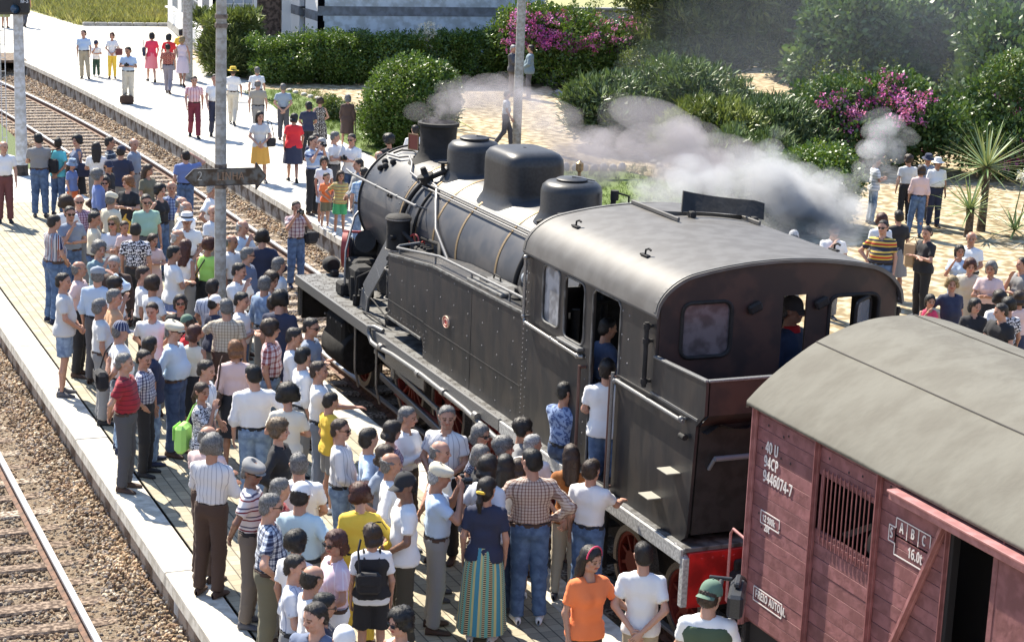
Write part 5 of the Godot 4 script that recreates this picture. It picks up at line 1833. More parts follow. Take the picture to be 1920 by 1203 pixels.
	wall_with_holes(fz, -68.8, -63.5, 2.12, 5.4, [[-67.6, -66.9, 2.12, 3.0], [-65.6, -64.9, 2.12, 3.0]], 0.0, 0.25, Vector3.RIGHT, b)
	obj("side_wall", b, white, s2)
	b = mb(s2)
	wall_with_holes(fz, -68.8, -63.5, 1.80, 2.12, [[-67.6, -66.9, 1.8, 2.12], [-65.6, -64.9, 1.8, 2.12]], -0.012, 0.2, Vector3.RIGHT, b)
	b.quad(Vector3(19.988, 1.98, -63.488), Vector3(28.5, 1.98, -63.488), Vector3(28.5, 2.30, -63.488), Vector3(19.988, 2.30, -63.488), Vector3.BACK)
	obj("band", b, greyb, s2)
	b = mb(s2)
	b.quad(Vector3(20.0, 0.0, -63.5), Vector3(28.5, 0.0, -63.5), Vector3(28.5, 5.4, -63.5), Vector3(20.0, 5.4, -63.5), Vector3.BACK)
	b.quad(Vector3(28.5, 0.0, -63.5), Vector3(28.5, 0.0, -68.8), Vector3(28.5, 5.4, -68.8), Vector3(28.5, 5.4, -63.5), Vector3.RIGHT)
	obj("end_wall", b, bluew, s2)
	b = mb(s2)
	b.span(Vector3(19.7, 5.4, -69), Vector3(28.8, 5.55, -63.2), 0.02)
	obj("roof", b, plinth, s2)
	for z in [-67.25, -65.25]:
		b = mb(s2)
		b.quad(Vector3(20.17, 1.15, z - 0.35), Vector3(20.17, 1.15, z + 0.35), Vector3(20.17, 3.0, z + 0.35), Vector3(20.17, 3.0, z - 0.35), Vector3.LEFT)
		var w2 := obj("window", b, glassm, s2)
		b = mb(s2)
		b.box(Vector3(19.97, 1.12, z), Vector3(0.2, 0.06, 0.85), 0.01)
		obj("sill", b, plinth, w2)
		b = mb(s2)
		for k in 3:
			b.bar(Vector3(20.12, 1.15 + k * 0.9, z - 0.35), Vector3(20.12, 1.15 + k * 0.9, z + 0.35), 0.03, 0.03)
		b.bar(Vector3(20.12, 1.15, z), Vector3(20.12, 3.0, z), 0.03, 0.03)
		obj("window_bars", b, barm, w2)
	# grey garden wall and shed behind the bougainvillea
	var gwall := thing("garden_wall", "grey rendered wall behind the pink flowering shrubs", "wall", Vector3(32, 0, -65))
	b = mb(gwall)
	b.span(Vector3(28.6, 0, -65.2), Vector3(46, 2.1, -65.0), 0.02)
	b.span(Vector3(46, 0, -65.2), Vector3(75, 2.4, -65.0), 0.02)
	obj("render", b, surf(mat("wall_grey", lin(0.34, 0.34, 0.34), 0.9), tex["concrete"], tex["relief"], 0.4, 0.8, true), gwall)
	b = mb(gwall)
	b.span(Vector3(28.55, 2.1, -65.28), Vector3(46, 2.2, -64.92), 0.02)
	obj("capping", b, plinth, gwall)
	# low kerb and dark hedge bank round the field at the far left
	var fk := thing("field_kerb", "low stone kerb round the weedy field", "kerb", Vector3(16, 0, -81))
	for k in 7:
		b = mb(fk)
		b.bar(Vector3(15.5 + k * 0.52, 0.03, -81.6 + k * 0.03), Vector3(16.0 + k * 0.52, 0.03, -81.57 + k * 0.03), 0.25, 0.22, 0.03)
		obj("stone", b, plinth, fk)
	var bank := thing("field_wall", "dark stone wall at the far end of the white yard", "wall", Vector3(14, 0, -104))
	b = mb(bank)
	b.span(Vector3(4, 0, -106), Vector3(14.2, 1.4, -105.5), 0.05)
	obj("masonry", b, surf(mat("dark_masonry", lin(0.085, 0.082, 0.08), 0.95), tex["speck"], tex["relief"], 0.5, 4.0, true), bank)
	b = mb(bank)
	b.span(Vector3(4, -0.0, -105.4), Vector3(15.2, 0.25, -105.0), 0.05)
	obj("pale_footing", b, white, bank)

# ---------------------------------------------------------------- plants
func leaf_clump(seed_: int, count: int, radius: float, leaf: float, width: float, up := 0.2) -> ArrayMesh:
	var r := RandomNumberGenerator.new()
	r.seed = 400 + seed_
	var b := mb()
	for i in count:
		var d := Vector3(r.randf_range(-1, 1), r.randf_range(-1, 1), r.randf_range(-1, 1))
		d = d.normalized() if d.length() > 0.05 else Vector3.UP
		var p := d * radius * pow(r.randf(), 0.5)
		var ax := (d + Vector3(r.randf_range(-0.8, 0.8), r.randf_range(-0.6, 0.6) + up, r.randf_range(-0.8, 0.8))).normalized()
		var side := ax.cross(Vector3(r.randf_range(-1, 1), r.randf_range(-1, 1), r.randf_range(-1, 1))).normalized()
		var l := leaf * r.randf_range(0.7, 1.25)
		var w := width * r.randf_range(0.8, 1.2)
		var nn := side.cross(ax).normalized()
		b.quad(p, p + ax * l * 0.5 + side * w * 0.5 + nn * l * 0.06, p + ax * l, p + ax * l * 0.5 - side * w * 0.5 + nn * l * 0.06)
	return b.mesh()

func foliage_mat(key: String, c: Color, back := 0.5, rough := 0.55) -> StandardMaterial3D:
	var m := mat(key, Color.WHITE, rough)
	m.vertex_color_use_as_albedo = true
	m.backlight_enabled = true
	m.backlight = Color(back, back, back * 0.7)
	return m

func crown_points(blobs: Array, count: int, seed_: int, depth := 0.45) -> Array:
	# places on and inside the outer part of a lumpy crown; blobs: [centre, radii]
	var r := RandomNumberGenerator.new()
	r.seed = seed_
	var total := 0.0
	for q in blobs:
		total += pow(q[1].x * q[1].y * q[1].z, 0.667)
	var pts := []
	for q in blobs:
		var n := int(count * pow(q[1].x * q[1].y * q[1].z, 0.667) / total)
		for i in n:
			var d := Vector3(r.randfn(), r.randfn(), r.randfn()).normalized()
			var bump := 1.0 + 0.20 * noise.get_noise_3dv(d * 2.2 + q[0]) + 0.10 * noise.get_noise_3dv(d * 6.0 + q[0])
			var p: Vector3 = q[0] + d * q[1] * bump * (1.0 - depth * pow(r.randf(), 2.2))
			var hidden := false
			for o in blobs:
				if o[0] != q[0] and ((p - o[0]) / o[1]).length() < 0.62:
					hidden = true
					break
			if not hidden and p.y > -0.02:
				pts.append(p)
	return pts

func dress(parent: Node3D, called: String, pts: Array, mesh: Mesh, m: Material, tones: Array, smin_: float, smax_: float, seed_: int) -> void:
	var r := RandomNumberGenerator.new()
	r.seed = seed_ + 77
	var places := []
	var tints := []
	for p in pts:
		var s := r.randf_range(smin_, smax_)
		var q := Basis.from_euler(Vector3(r.randf_range(-0.5, 0.5), r.randf() * TAU, r.randf_range(-0.5, 0.5))).scaled(Vector3.ONE * s)
		places.append(Transform3D(q, p - parent.position))
		var t := 0.5 + 0.5 * noise.get_noise_3dv(p * 0.9)
		var c: Color = tones[clampi(int(t * tones.size() + r.randf_range(-0.8, 0.8)), 0, tones.size() - 1)]
		c = c * r.randf_range(0.8, 1.2)
		c.a = 1.0
		tints.append(c)
	scatter(called, mesh, m, places, tints, parent)

func stems(parent: Node3D, called: String, base: Vector3, tops: Array, r0: float, m: Material) -> void:
	var b := mb(parent)
	for t in tops:
		var mid: Vector3 = base.lerp(t, 0.5) + Vector3(rng.randf_range(-0.2, 0.2), 0.0, rng.randf_range(-0.2, 0.2)) * (t - base).length() * 0.3
		b.tube([base + Vector3(rng.randf_range(-0.1, 0.1), 0, rng.randf_range(-0.1, 0.1)), mid, t], [r0, r0 * 0.65, r0 * 0.25], 8)
	obj(called, b, m, parent)

func build_garden() -> void:
	var bark := surf(mat("bark", lin(0.12, 0.09, 0.065), 0.95), tex["grime"], tex["relief"], 1.5, 2.0)
	var small := leaf_clump(1, 14, 0.13, 0.085, 0.045)
	var broad := leaf_clump(2, 11, 0.20, 0.15, 0.085)
	var lance := leaf_clump(3, 12, 0.17, 0.20, 0.04, 0.7)
	var petal := leaf_clump(4, 16, 0.10, 0.06, 0.055)
	var lm := foliage_mat("leaves", Color.WHITE, 0.75, 0.42)
	var fm := foliage_mat("bracts", Color.WHITE, 0.6, 0.8)
	var hedge_g := [Color(0.050, 0.095, 0.020), Color(0.070, 0.125, 0.024), Color(0.10, 0.165, 0.030), Color(0.13, 0.19, 0.04)]
	var dark_g := [Color(0.040, 0.078, 0.026), Color(0.058, 0.11, 0.034), Color(0.085, 0.145, 0.042), Color(0.125, 0.19, 0.06)]
	var olive_g := [Color(0.075, 0.105, 0.032), Color(0.11, 0.15, 0.042), Color(0.15, 0.19, 0.055), Color(0.20, 0.24, 0.08)]
	var grey_g := [Color(0.055, 0.09, 0.045), Color(0.075, 0.12, 0.055), Color(0.10, 0.15, 0.065), Color(0.14, 0.19, 0.085)]
	var pink := [Color(0.46, 0.08, 0.30), Color(0.54, 0.13, 0.38), Color(0.60, 0.22, 0.46), Color(0.58, 0.16, 0.30)]
	# --- hedge along the building, in bushes that grew together
	var hedge_n := 0
	var hb := [[16.9, -63.6, 0.95, 1.75, "tall pale green bush at the corner of the white building"], [18.3, -61.6, 1.15, 1.15, "clipped hedge bush just right of the tall corner bush"], [20.0, -61.2, 1.2, 1.35, "hedge bush below the building corner with the windows"], [21.7, -61.2, 1.25, 1.25, "dense hedge bush in front of the dark wall band"], [23.3, -61.3, 1.2, 1.30, "hedge bush with white flowering shoots in front of the blue wall"], [24.9, -61.3, 1.2, 1.35, "hedge bush behind the round clipped bush"], [26.4, -61.4, 1.1, 1.25, "last hedge bush before the pink bougainvillea"]]
	for q in hb:
		var pl := thing("hedge_bush", q[4], "hedge", Vector3(q[0], 0, q[1]), 0.0, "bushes of the hedge")
		var bl := []
		for k in 6:
			bl.append([Vector3(q[0] + rng.randf_range(-0.55, 0.55), q[3] * rng.randf_range(0.30, 0.72), q[1] + rng.randf_range(-0.5, 0.5)), Vector3(q[2] * 0.66, q[3] * rng.randf_range(0.40, 0.55), 0.85)])
		bl.append([Vector3(q[0], q[3] * 0.5, q[1]), Vector3(q[2] * 0.95, q[3] * 0.52, 0.95)])
		var pts := crown_points(bl, 2100, 500 + hedge_n)
		for k in 120:
			# shoots standing above the clipped top
			var sx: float = q[0] + rng.randf_range(-q[2], q[2])
			var sz: float = q[1] + rng.randf_range(-0.7, 0.7)
			var sh := rng.randf_range(0.05, 0.5)
			for j in 3:
				pts.append(Vector3(sx + rng.randf_range(-0.05, 0.05), q[3] * 0.98 + sh * j / 3.0, sz))
		dress(pl, "foliage", pts, small if hedge_n > 0 else lance, lm, hedge_g if hedge_n != 0 else olive_g, 0.8, 1.4, hedge_n)
		var tops := []
		for k in 5:
			tops.append(Vector3(q[0] + rng.randf_range(-0.6, 0.6), q[3] * 0.8, q[1] + rng.randf_range(-0.4, 0.4)))
		stems(pl, "stem", Vector3(q[0], -0.05, q[1]), tops, 0.045, bark)
		if hedge_n == 4:
			var fl := []
			for k in 90:
				fl.append(Vector3(q[0] - 0.3 + rng.randfn() * 0.16, rng.randf_range(1.0, 2.0), q[1] + 0.5 + rng.randfn() * 0.12))
			dress(pl, "blossom", fl, petal, fm, [Color(0.65, 0.64, 0.58), Color(0.55, 0.56, 0.5)], 0.5, 0.9, 31)
		hedge_n += 1
	# --- round clipped bush
	var rb := thing("round_bush", "big round clipped green bush beside the engine's chimney", "bush", Vector3(17.45, 0, -47.0))
	dress(rb, "foliage", crown_points([[Vector3(17.4, 1.15, -47.0), Vector3(1.22, 1.12, 1.2)], [Vector3(17.1, 0.7, -47.1), Vector3(0.98, 0.72, 1.0)], [Vector3(17.75, 1.3, -47.0), Vector3(0.85, 0.9, 0.9)]], 3600, 21, 0.3), small, lm, hedge_g, 0.8, 1.35, 6)
	stems(rb, "stem", Vector3(17.4, -0.05, -47.0), [Vector3(17.0, 0.9, -47.2), Vector3(17.8, 1.0, -46.8), Vector3(17.4, 1.3, -47)], 0.06, bark)
	# --- young palm with yellow green fronds behind the round bush
	var palm := thing("fan_palm", "young palm with yellow green fronds just behind the round bush", "palm", Vector3(19.6, 0, -50.5))
	fronds(palm, Vector3(19.6, 0.25, -50.5), 13, 1.25, 0.14, Color(0.30, 0.33, 0.06), 0.5)
	# --- small shrub with yellow dots at the path
	var sb := thing("path_shrub", "small low shrub on the grass strip by the path", "shrub", Vector3(17.0, 0, -52.5))
	dress(sb, "foliage", crown_points([[Vector3(17.0, 0.25, -52.5), Vector3(0.4, 0.35, 0.4)]], 220, 24), small, lm, olive_g, 0.7, 1.2, 7)
	# --- lawns and paths
	var lawn := surf(mat("lawn", lin(0.13, 0.19, 0.04), 0.95), tex["speck"], tex["relief"], 0.7, 3.0, true)
	flat("lawn", [Vector2(15.95, -58.2), Vector2(16.9, -60.0), Vector2(17.6, -59.0), Vector2(18.2, -53.0), Vector2(19.2, -47.0), Vector2(18.3, -44.5), Vector2(15.9, -44.3), Vector2(15.9, -50)], -0.012, lawn, "structure", "strip of mown grass between the far platform and the sandy path", "grass")
	flat("lawn", [Vector2(17.5, -43.0), Vector2(21.3, -42.3), Vector2(22.6, -37.5), Vector2(17.0, -36.5)], -0.010, lawn, "structure", "patch of green lawn behind the rear dome of the engine", "grass")
	var tuft := leaf_clump(9, 16, 0.06, 0.10, 0.012, 1.5)
	var gp := []
	var gc := []
	for i in 5200:
		var x := rng.randf_range(15.9, 22.4)
		var z := rng.randf_range(-59.0, -36.8)
		if z < -44.4:
			if x > 18.6 or x < 15.95 + 0.02 * (-44 - z) * 0.3:
				continue
		elif z > -43.0:
			if x < 17.5:
				continue
		else:
			continue
		gp.append(Transform3D(Basis(Vector3.UP, rng.randf() * TAU).scaled(Vector3.ONE * rng.randf_range(0.5, 1.0)), Vector3(x, -0.01, z)))
		var c := Color(0.12, 0.18, 0.035) * rng.randf_range(0.7, 1.3)
		c.a = 1.0
		gc.append(c)
	tag(scatter("grass_tufts", tuft, lm, gp, gc, self), "short grass blades on the garden lawns", "grass")
	# weedy field, far left
	var field := flat("field", [Vector2(15.4, -81.7), Vector2(19.0, -81.4), Vector2(60, -81), Vector2(60, -140), Vector2(8, -140), Vector2(13.0, -104), Vector2(14.4, -90)], 0.0, surf(mat("dry_field", lin(0.36, 0.36, 0.16), 0.95), tex["speck"], tex["relief"], 0.5, 3.0, true), "structure", "overgrown field of pale weeds beyond the white yard", "field")
	gp = []
	gc = []
	var weed := leaf_clump(12, 14, 0.16, 0.36, 0.035, 1.8)
	for i in 8000:
		var z := rng.randf_range(-104.0, -81.9)
		var x := rng.randf_range(14.5, 26.0)
		if x < 15.45 + (z + 81.7) * 0.10:
			continue
		gp.append(Transform3D(Basis(Vector3.UP, rng.randf() * TAU).scaled(Vector3.ONE * rng.randf_range(0.6, 1.4)), Vector3(x, 0.0, z)))
		var t := 0.5 + 0.5 * noise.get_noise_2d(x * 0.8, z * 0.5)
		var c := Color(0.22, 0.27, 0.08).lerp(Color(0.52, 0.48, 0.24), t) * rng.randf_range(0.75, 1.25)
		c.a = 1.0
		gc.append(c)
	tag(scatter("field_weeds", weed, lm, gp, gc, self), "tall pale weeds filling the field", "weeds")
	# --- bougainvilleas
	var bg := [[27.6, -59.2, 2.6, 2.3, 1500, "bougainvillea with magenta flowers behind the man in the slate jacket", 0], [30.0, -60.6, 2.2, 2.0, 1100, "small bougainvillea by the grey garden wall", 1], [28.0, -41.8, 2.5, 2.1, 1900, "broad bougainvillea with pink flowers above the path", 2], [31.6, -40.2, 3.2, 2.5, 2100, "dark bougainvillea thicket behind the spiky palm", 3], [36.0, -40.5, 3.2, 2.8, 1700, "bougainvillea thicket with few flowers at the garden's far corner", 4]]
	for q in bg:
		var pl := thing("bougainvillea", q[5], "shrub", Vector3(q[0], 0, q[1]), 0.0, "bougainvilleas of the garden")
		var bl := []
		for k in 7:
			bl.append([Vector3(q[0] + rng.randf_range(-0.6, 0.6) * q[2], q[3] * rng.randf_range(0.3, 0.85), q[1] + rng.randf_range(-0.8, 0.8)), Vector3(q[2] * rng.randf_range(0.35, 0.55), q[3] * rng.randf_range(0.3, 0.45), 1.2)])
		bl.append([Vector3(q[0], q[3] * 0.45, q[1]), Vector3(q[2] * 0.85, q[3] * 0.45, 1.3)])
		dress(pl, "foliage", crown_points(bl, q[4] * 2, 700 + q[6], 0.5), broad, lm, dark_g if q[6] != 0 else hedge_g, 0.6, 1.1, 40 + q[6])
		var fl := []
		var clusters := 22 if q[6] in [0, 2] else (9 if q[6] > 2 else 7)
		for k in clusters:
			var host = bl[rng.randi() % bl.size()]
			var d := Vector3(rng.randf_range(-0.9, 0.6), rng.randf_range(-0.6, 0.8), rng.randf_range(0.3, 1.0)).normalized()
			var c0: Vector3 = host[0] + d * host[1] * 1.03
			for j in rng.randi_range(8, 30):
				var p := c0 + Vector3(rng.randfn() * 0.26, rng.randfn() * 0.14, rng.randfn() * 0.16)
				if p.y > 0.1:
					fl.append(p)
		dress(pl, "blossom", fl, petal, fm, pink, 0.7, 1.2, 60 + q[6])
		# loose shoots
		var sh := []
		for k in 9:
			var a := Vector3(q[0] + rng.randf_range(-0.8, 0.8) * q[2], q[3] * 0.85, q[1] + rng.randf_range(-0.5, 0.5))
			var d := Vector3(rng.randf_range(-0.5, 0.5), 1.0, rng.randf_range(-0.2, 0.3)).normalized()
			for j in 8:
				sh.append(a + d * j * 0.14)
		dress(pl, "shoots", sh, small, lm, olive_g, 0.6, 1.0, 80 + q[6])
		stems(pl, "stem", Vector3(q[0], -0.05, q[1]), [Vector3(q[0] - 0.8, q[3] * 0.7, q[1]), Vector3(q[0] + 0.9, q[3] * 0.8, q[1] - 0.2), Vector3(q[0], q[3] * 0.9, q[1] + 0.2)], 0.06, bark)
	# --- trees
	var trees := [
		[31.2, -57.8, 4.4, 2.5, 0, "olive green tree with forked trunk at the middle of the garden"],
		[34.8, -56.5, 4.8, 2.5, 0, "pale leaved tree beside the forked olive green tree"],
		[33.2, -49.8, 3.6, 2.5, 1, "dark tree standing in the drifting smoke"],
		[37.2, -52.0, 4.6, 2.9, 1, "large dark tree behind the smoke"],
		[35.6, -45.6, 3.7, 2.6, 1, "dense dark tree above the flowering thicket"],
		[40.8, -47.5, 4.8, 3.3, 1, "tall dark tree at the upper corner of the garden"],
		[39.0, -60.0, 5.4, 3.2, 2, "tall tree beyond the olive tree in front of the garden wall"],
		[43.5, -54.5, 5.4, 3.6, 2, "broad hazy tree far behind the smoke"],
		[49.0, -52.0, 6.0, 3.9, 2, "broad hazy tree at the far end of the garden"],
		[47.0, -61.0, 6.4, 4.0, 2, "tree at the foot of the long grey wall"]]
	var ti := 0
	for q in trees:
		var tr := thing("garden_tree", q[5], "tree", Vector3(q[0], 0, q[1]), 0.0, "trees of the station garden")
		var bl := []
		for k in 12:
			var a := rng.randf() * TAU
			var rr: float = q[3] * rng.randf_range(0.25, 0.75)
			bl.append([Vector3(q[0] + cos(a) * rr, q[2] * rng.randf_range(0.20, 0.85), q[1] + sin(a) * rr), Vector3(q[3] * rng.randf_range(0.32, 0.5), q[3] * rng.randf_range(0.28, 0.42), q[3] * rng.randf_range(0.32, 0.5))])
		dress(tr, "crown", crown_points(bl, 4600, 900 + ti, 0.65), broad if q[4] != 0 else lance, lm, [olive_g, dark_g, grey_g][q[4]], 0.9, 1.7, 100 + ti)
		var b := mb(tr)
		var top := Vector3(q[0] + 0.3, q[2] * 0.45, q[1])
		b.tube([Vector3(q[0], -0.1, q[1]), Vector3(q[0] + 0.1, q[2] * 0.2, q[1]), top], [0.19, 0.14, 0.11], 10)
		for k in 7:
			var e: Vector3 = bl[k][0]
			b.tube([top.lerp(Vector3(q[0], q[2] * 0.25, q[1]), 0.3 if k % 2 else 0.0), top.lerp(e, 0.5) + Vector3(0, 0.15, 0), e], [0.09, 0.055, 0.02], 7)
		obj("trunk", b, bark, tr)
		ti += 1
	# light bush under the olive tree
	var lb := thing("light_bush", "rounded pale green bush at the foot of the olive green tree", "bush", Vector3(29.6, 0, -56.8))
	dress(lb, "foliage", crown_points([[Vector3(29.6, 0.8, -56.8), Vector3(1.3, 0.9, 1.1)], [Vector3(30.6, 0.9, -57), Vector3(1.0, 0.8, 0.9)]], 1500, 33), small, lm, olive_g, 0.9, 1.5, 9)
	# --- oleanders in the steam
	var ol := [[22.9, -46.0, 1.4, 1.8, "grey green oleander veiled by the chimney smoke"], [24.9, -45.4, 1.6, 2.1, "tall oleander in the middle of the drifting steam"], [23.4, -41.8, 1.4, 1.6, "oleander bush behind the cab roof hatch"], [25.3, -41.9, 1.3, 1.7, "oleander bush in front of the broad bougainvillea"], [22.3, -38.4, 1.1, 1.2, "low shrub just beyond the cab roof"]]
	var oi := 0
	for q in ol:
		var pl := thing("oleander", q[4], "shrub", Vector3(q[0], 0, q[1]), 0.0, "oleanders of the garden")
		var bl := [[Vector3(q[0], q[3] * 0.5, q[1]), Vector3(q[2], q[3] * 0.52, q[2])]]
		for k in 5:
			bl.append([Vector3(q[0] + rng.randf_range(-0.7, 0.7) * q[2], q[3] * rng.randf_range(0.4, 0.85), q[1] + rng.randf_range(-0.6, 0.6) * q[2]), Vector3.ONE * q[2] * 0.45])
		dress(pl, "foliage", crown_points(bl, 2300, 1200 + oi), lance, lm, grey_g if oi != 2 else olive_g, 0.7, 1.2, 130 + oi)
		stems(pl, "stem", Vector3(q[0], -0.05, q[1]), [Vector3(q[0] - 0.5, q[3] * 0.8, q[1]), Vector3(q[0] + 0.5, q[3] * 0.8, q[1]), Vector3(q[0], q[3] * 0.8, q[1] + 0.4)], 0.04, bark)
		oi += 1
	var cb := thing("garden_shrub", "dense dark green shrub behind the cab roof near the man in white", "shrub", Vector3(21.9, 0, -34.6))
	dress(cb, "foliage", crown_points([[Vector3(21.7, 0.75, -34.7), Vector3(1.15, 0.82, 1.1)], [Vector3(20.8, 0.6, -34.9), Vector3(0.9, 0.6, 0.9)], [Vector3(22.4, 0.95, -35.0), Vector3(0.8, 0.75, 0.8)]], 2800, 41), small, lm, hedge_g, 0.8, 1.4, 11)
	# --- spiky yuccas
	var yu := [[25.55, -33.6, 1.35, 1.25, 70, "tall spiky yucca palm with a thin trunk"], [24.85, -33.1, 0.55, 0.95, 46, "smaller spiky yucca beside the tall one"], [25.9, -32.9, 0.12, 0.75, 34, "pale leafy clump with white flower heads at the foot of the yucca"]]
	var yi := 0
	for q in yu:
		var pl := thing("yucca", q[5], "palm", Vector3(q[0], 0, q[1]), 0.0, "yuccas of the garden")
		fronds(pl, Vector3(q[0], q[2], q[1]), q[4], q[3], 0.055, [Color(0.12, 0.19, 0.07), Color(0.15, 0.23, 0.08), Color(0.24, 0.32, 0.12)][yi], 0.15)
		if q[2] > 0.3:
			var b := mb(pl)
			b.tube([Vector3(q[0], -0.05, q[1]), Vector3(q[0] + 0.02, q[2] * 0.5, q[1]), Vector3(q[0], q[2] + 0.05, q[1])], [0.10, 0.08, 0.09], 9)
			obj("trunk", b, bark, pl)
		else:
			var b := mb(pl)
			for k in 3:
				var p := Vector3(q[0] + 0.25 - k * 0.25, 0.2, q[1] + k * 0.1)
				b.tube([p, p + Vector3(0.1, 0.8 + 0.15 * k, 0.1)], 0.012, 5)
			obj("stalk", b, mat("stalk_green", lin(0.12, 0.17, 0.06), 0.8), pl)
			var fl := []
			for k in 3:
				for j in 10:
					fl.append(Vector3(q[0] + 0.35 - k * 0.25 + rng.randfn() * 0.05, 1.0 + 0.15 * k + rng.randfn() * 0.05, q[1] + k * 0.1 + 0.1 + rng.randfn() * 0.05))
			dress(pl, "blossom", fl, petal, fm, [Color(0.7, 0.7, 0.66)], 0.6, 0.9, 15)
		yi += 1
	# --- stones edging the lawn and the path
	var st := thing("stone_edging", "row of whitewashed stones edging the lawn behind the rear dome", "edging", Vector3(19.8, 0, -42.6))
	var wst := surf(mat("white_stone", lin(0.52, 0.50, 0.46), 0.9), tex["fine"], tex["relief"], 2.0, 1.0)
	for i in 14:
		var b := mb(st)
		b.ball(Vector3(18.2 + i * 0.24, 0.05, -42.95 + i * 0.035), Vector3(0.11, rng.randf_range(0.10, 0.15), 0.09), 8, 5)
		obj("stone", b, wst, st)
	var pe := thing("path_edging", "line of small stones between the sandy path and the shrubs", "edging", Vector3(23, 0, -50))
	for i in 30:
		var b := mb(pe)
		var t := i / 29.0
		b.ball(Vector3(lerpf(26.6, 22.6, t) + rng.randf_range(-0.05, 0.05), 0.0, lerpf(-58.0, -43.0, t)), Vector3(0.10, 0.07, 0.14), 7, 4)
		obj("stone", b, wst, pe)
	var ke := thing("bed_edging", "low broken stone edging between lawn and sandy path", "edging", Vector3(18, 0, -52))
	for i in 26:
		var b := mb(ke)
		var t := i / 25.0
		b.ball(Vector3(lerpf(17.7, 19.6, t) + rng.randf_range(-0.04, 0.04), 0.0, lerpf(-59.0, -46.0, t)), Vector3(0.10, 0.08, 0.13), 7, 4)
		obj("stone", b, wst, ke)
	# something blue beyond the trees: a parked van seen through the leaves
	var van := thing("blue_van", "blue vehicle seen through a gap in the trees", "van", Vector3(44.0, 0, -46.0))
	var b := mb(van)
	b.box(Vector3(44.0, 0.95, -60.2), Vector3(3.4, 1.2, 1.6), 0.15)
	obj("body", b, mat("van_blue", lin(0.05, 0.16, 0.34), 0.4), van)
	b = mb(van)
	b.box(Vector3(44.3, 1.2, -59.39), Vector3(2.2, 0.35, 0.02), 0.004)
	obj("window", b, mats["window_dark"], van)
	for x in [43.0, 45.0]:
		b = mb(van)
		b.lathe([Vector2(0.0, 0.0), Vector2(0.28, 0.0), Vector2(0.3, 0.1), Vector2(0.28, 0.2), Vector2(0.0, 0.2)], Vector3(x, 0.35, -59.5), Vector3.BACK, 18)
		obj("wheel", b, mats["signal_black"] if mats.has("signal_black") else mats["wheel_dark"] if mats.has("wheel_dark") else mat("tyre", lin(0.03, 0.03, 0.03), 0.8), van)
	flat("side_road", [Vector2(40, -58.0), Vector2(62, -56), Vector2(62, -60.5), Vector2(40, -61.5)], 0.02, mats["pale_concrete"], "structure", "pale raised road beyond the trees", "road")

func fronds(parent: Node3D, at: Vector3, n: int, length: float, width: float, c: Color, droop: float) -> void:
	for i in n:
		var up := lerpf(-0.35, 1.0, pow(float(i) / n, 0.8))
		var a := i * 2.399963
		var d := Vector3(cos(a) * sqrt(maxf(0.02, 1.0 - up * up * 0.95)), up, sin(a) * sqrt(maxf(0.02, 1.0 - up * up * 0.95))).normalized()
		var side := d.cross(Vector3.UP).normalized() * width * 0.5
		var l := length * rng.randf_range(0.8, 1.08)
		var b := mb(parent)
		var rows := []
		for k in 5:
			var t := k / 4.0
			var p := at + d * l * t + Vector3.DOWN * droop * t * t * l * 0.6
			var w := side * (1.0 - t) * (0.7 + 0.9 * t) * 1.3
			rows.append([p - w, p + Vector3.UP * width * -0.10, p + w])
		b.grid(rows)
		var m := mat("frond_%d_%d" % [int(c.r * 1000), i % 3], (c * [0.8, 1.0, 1.25][i % 3]).linear_to_srgb(), 0.5)
		m.backlight_enabled = true
		m.backlight = Color(0.4, 0.4, 0.25)
		obj("frond", b, m, parent)

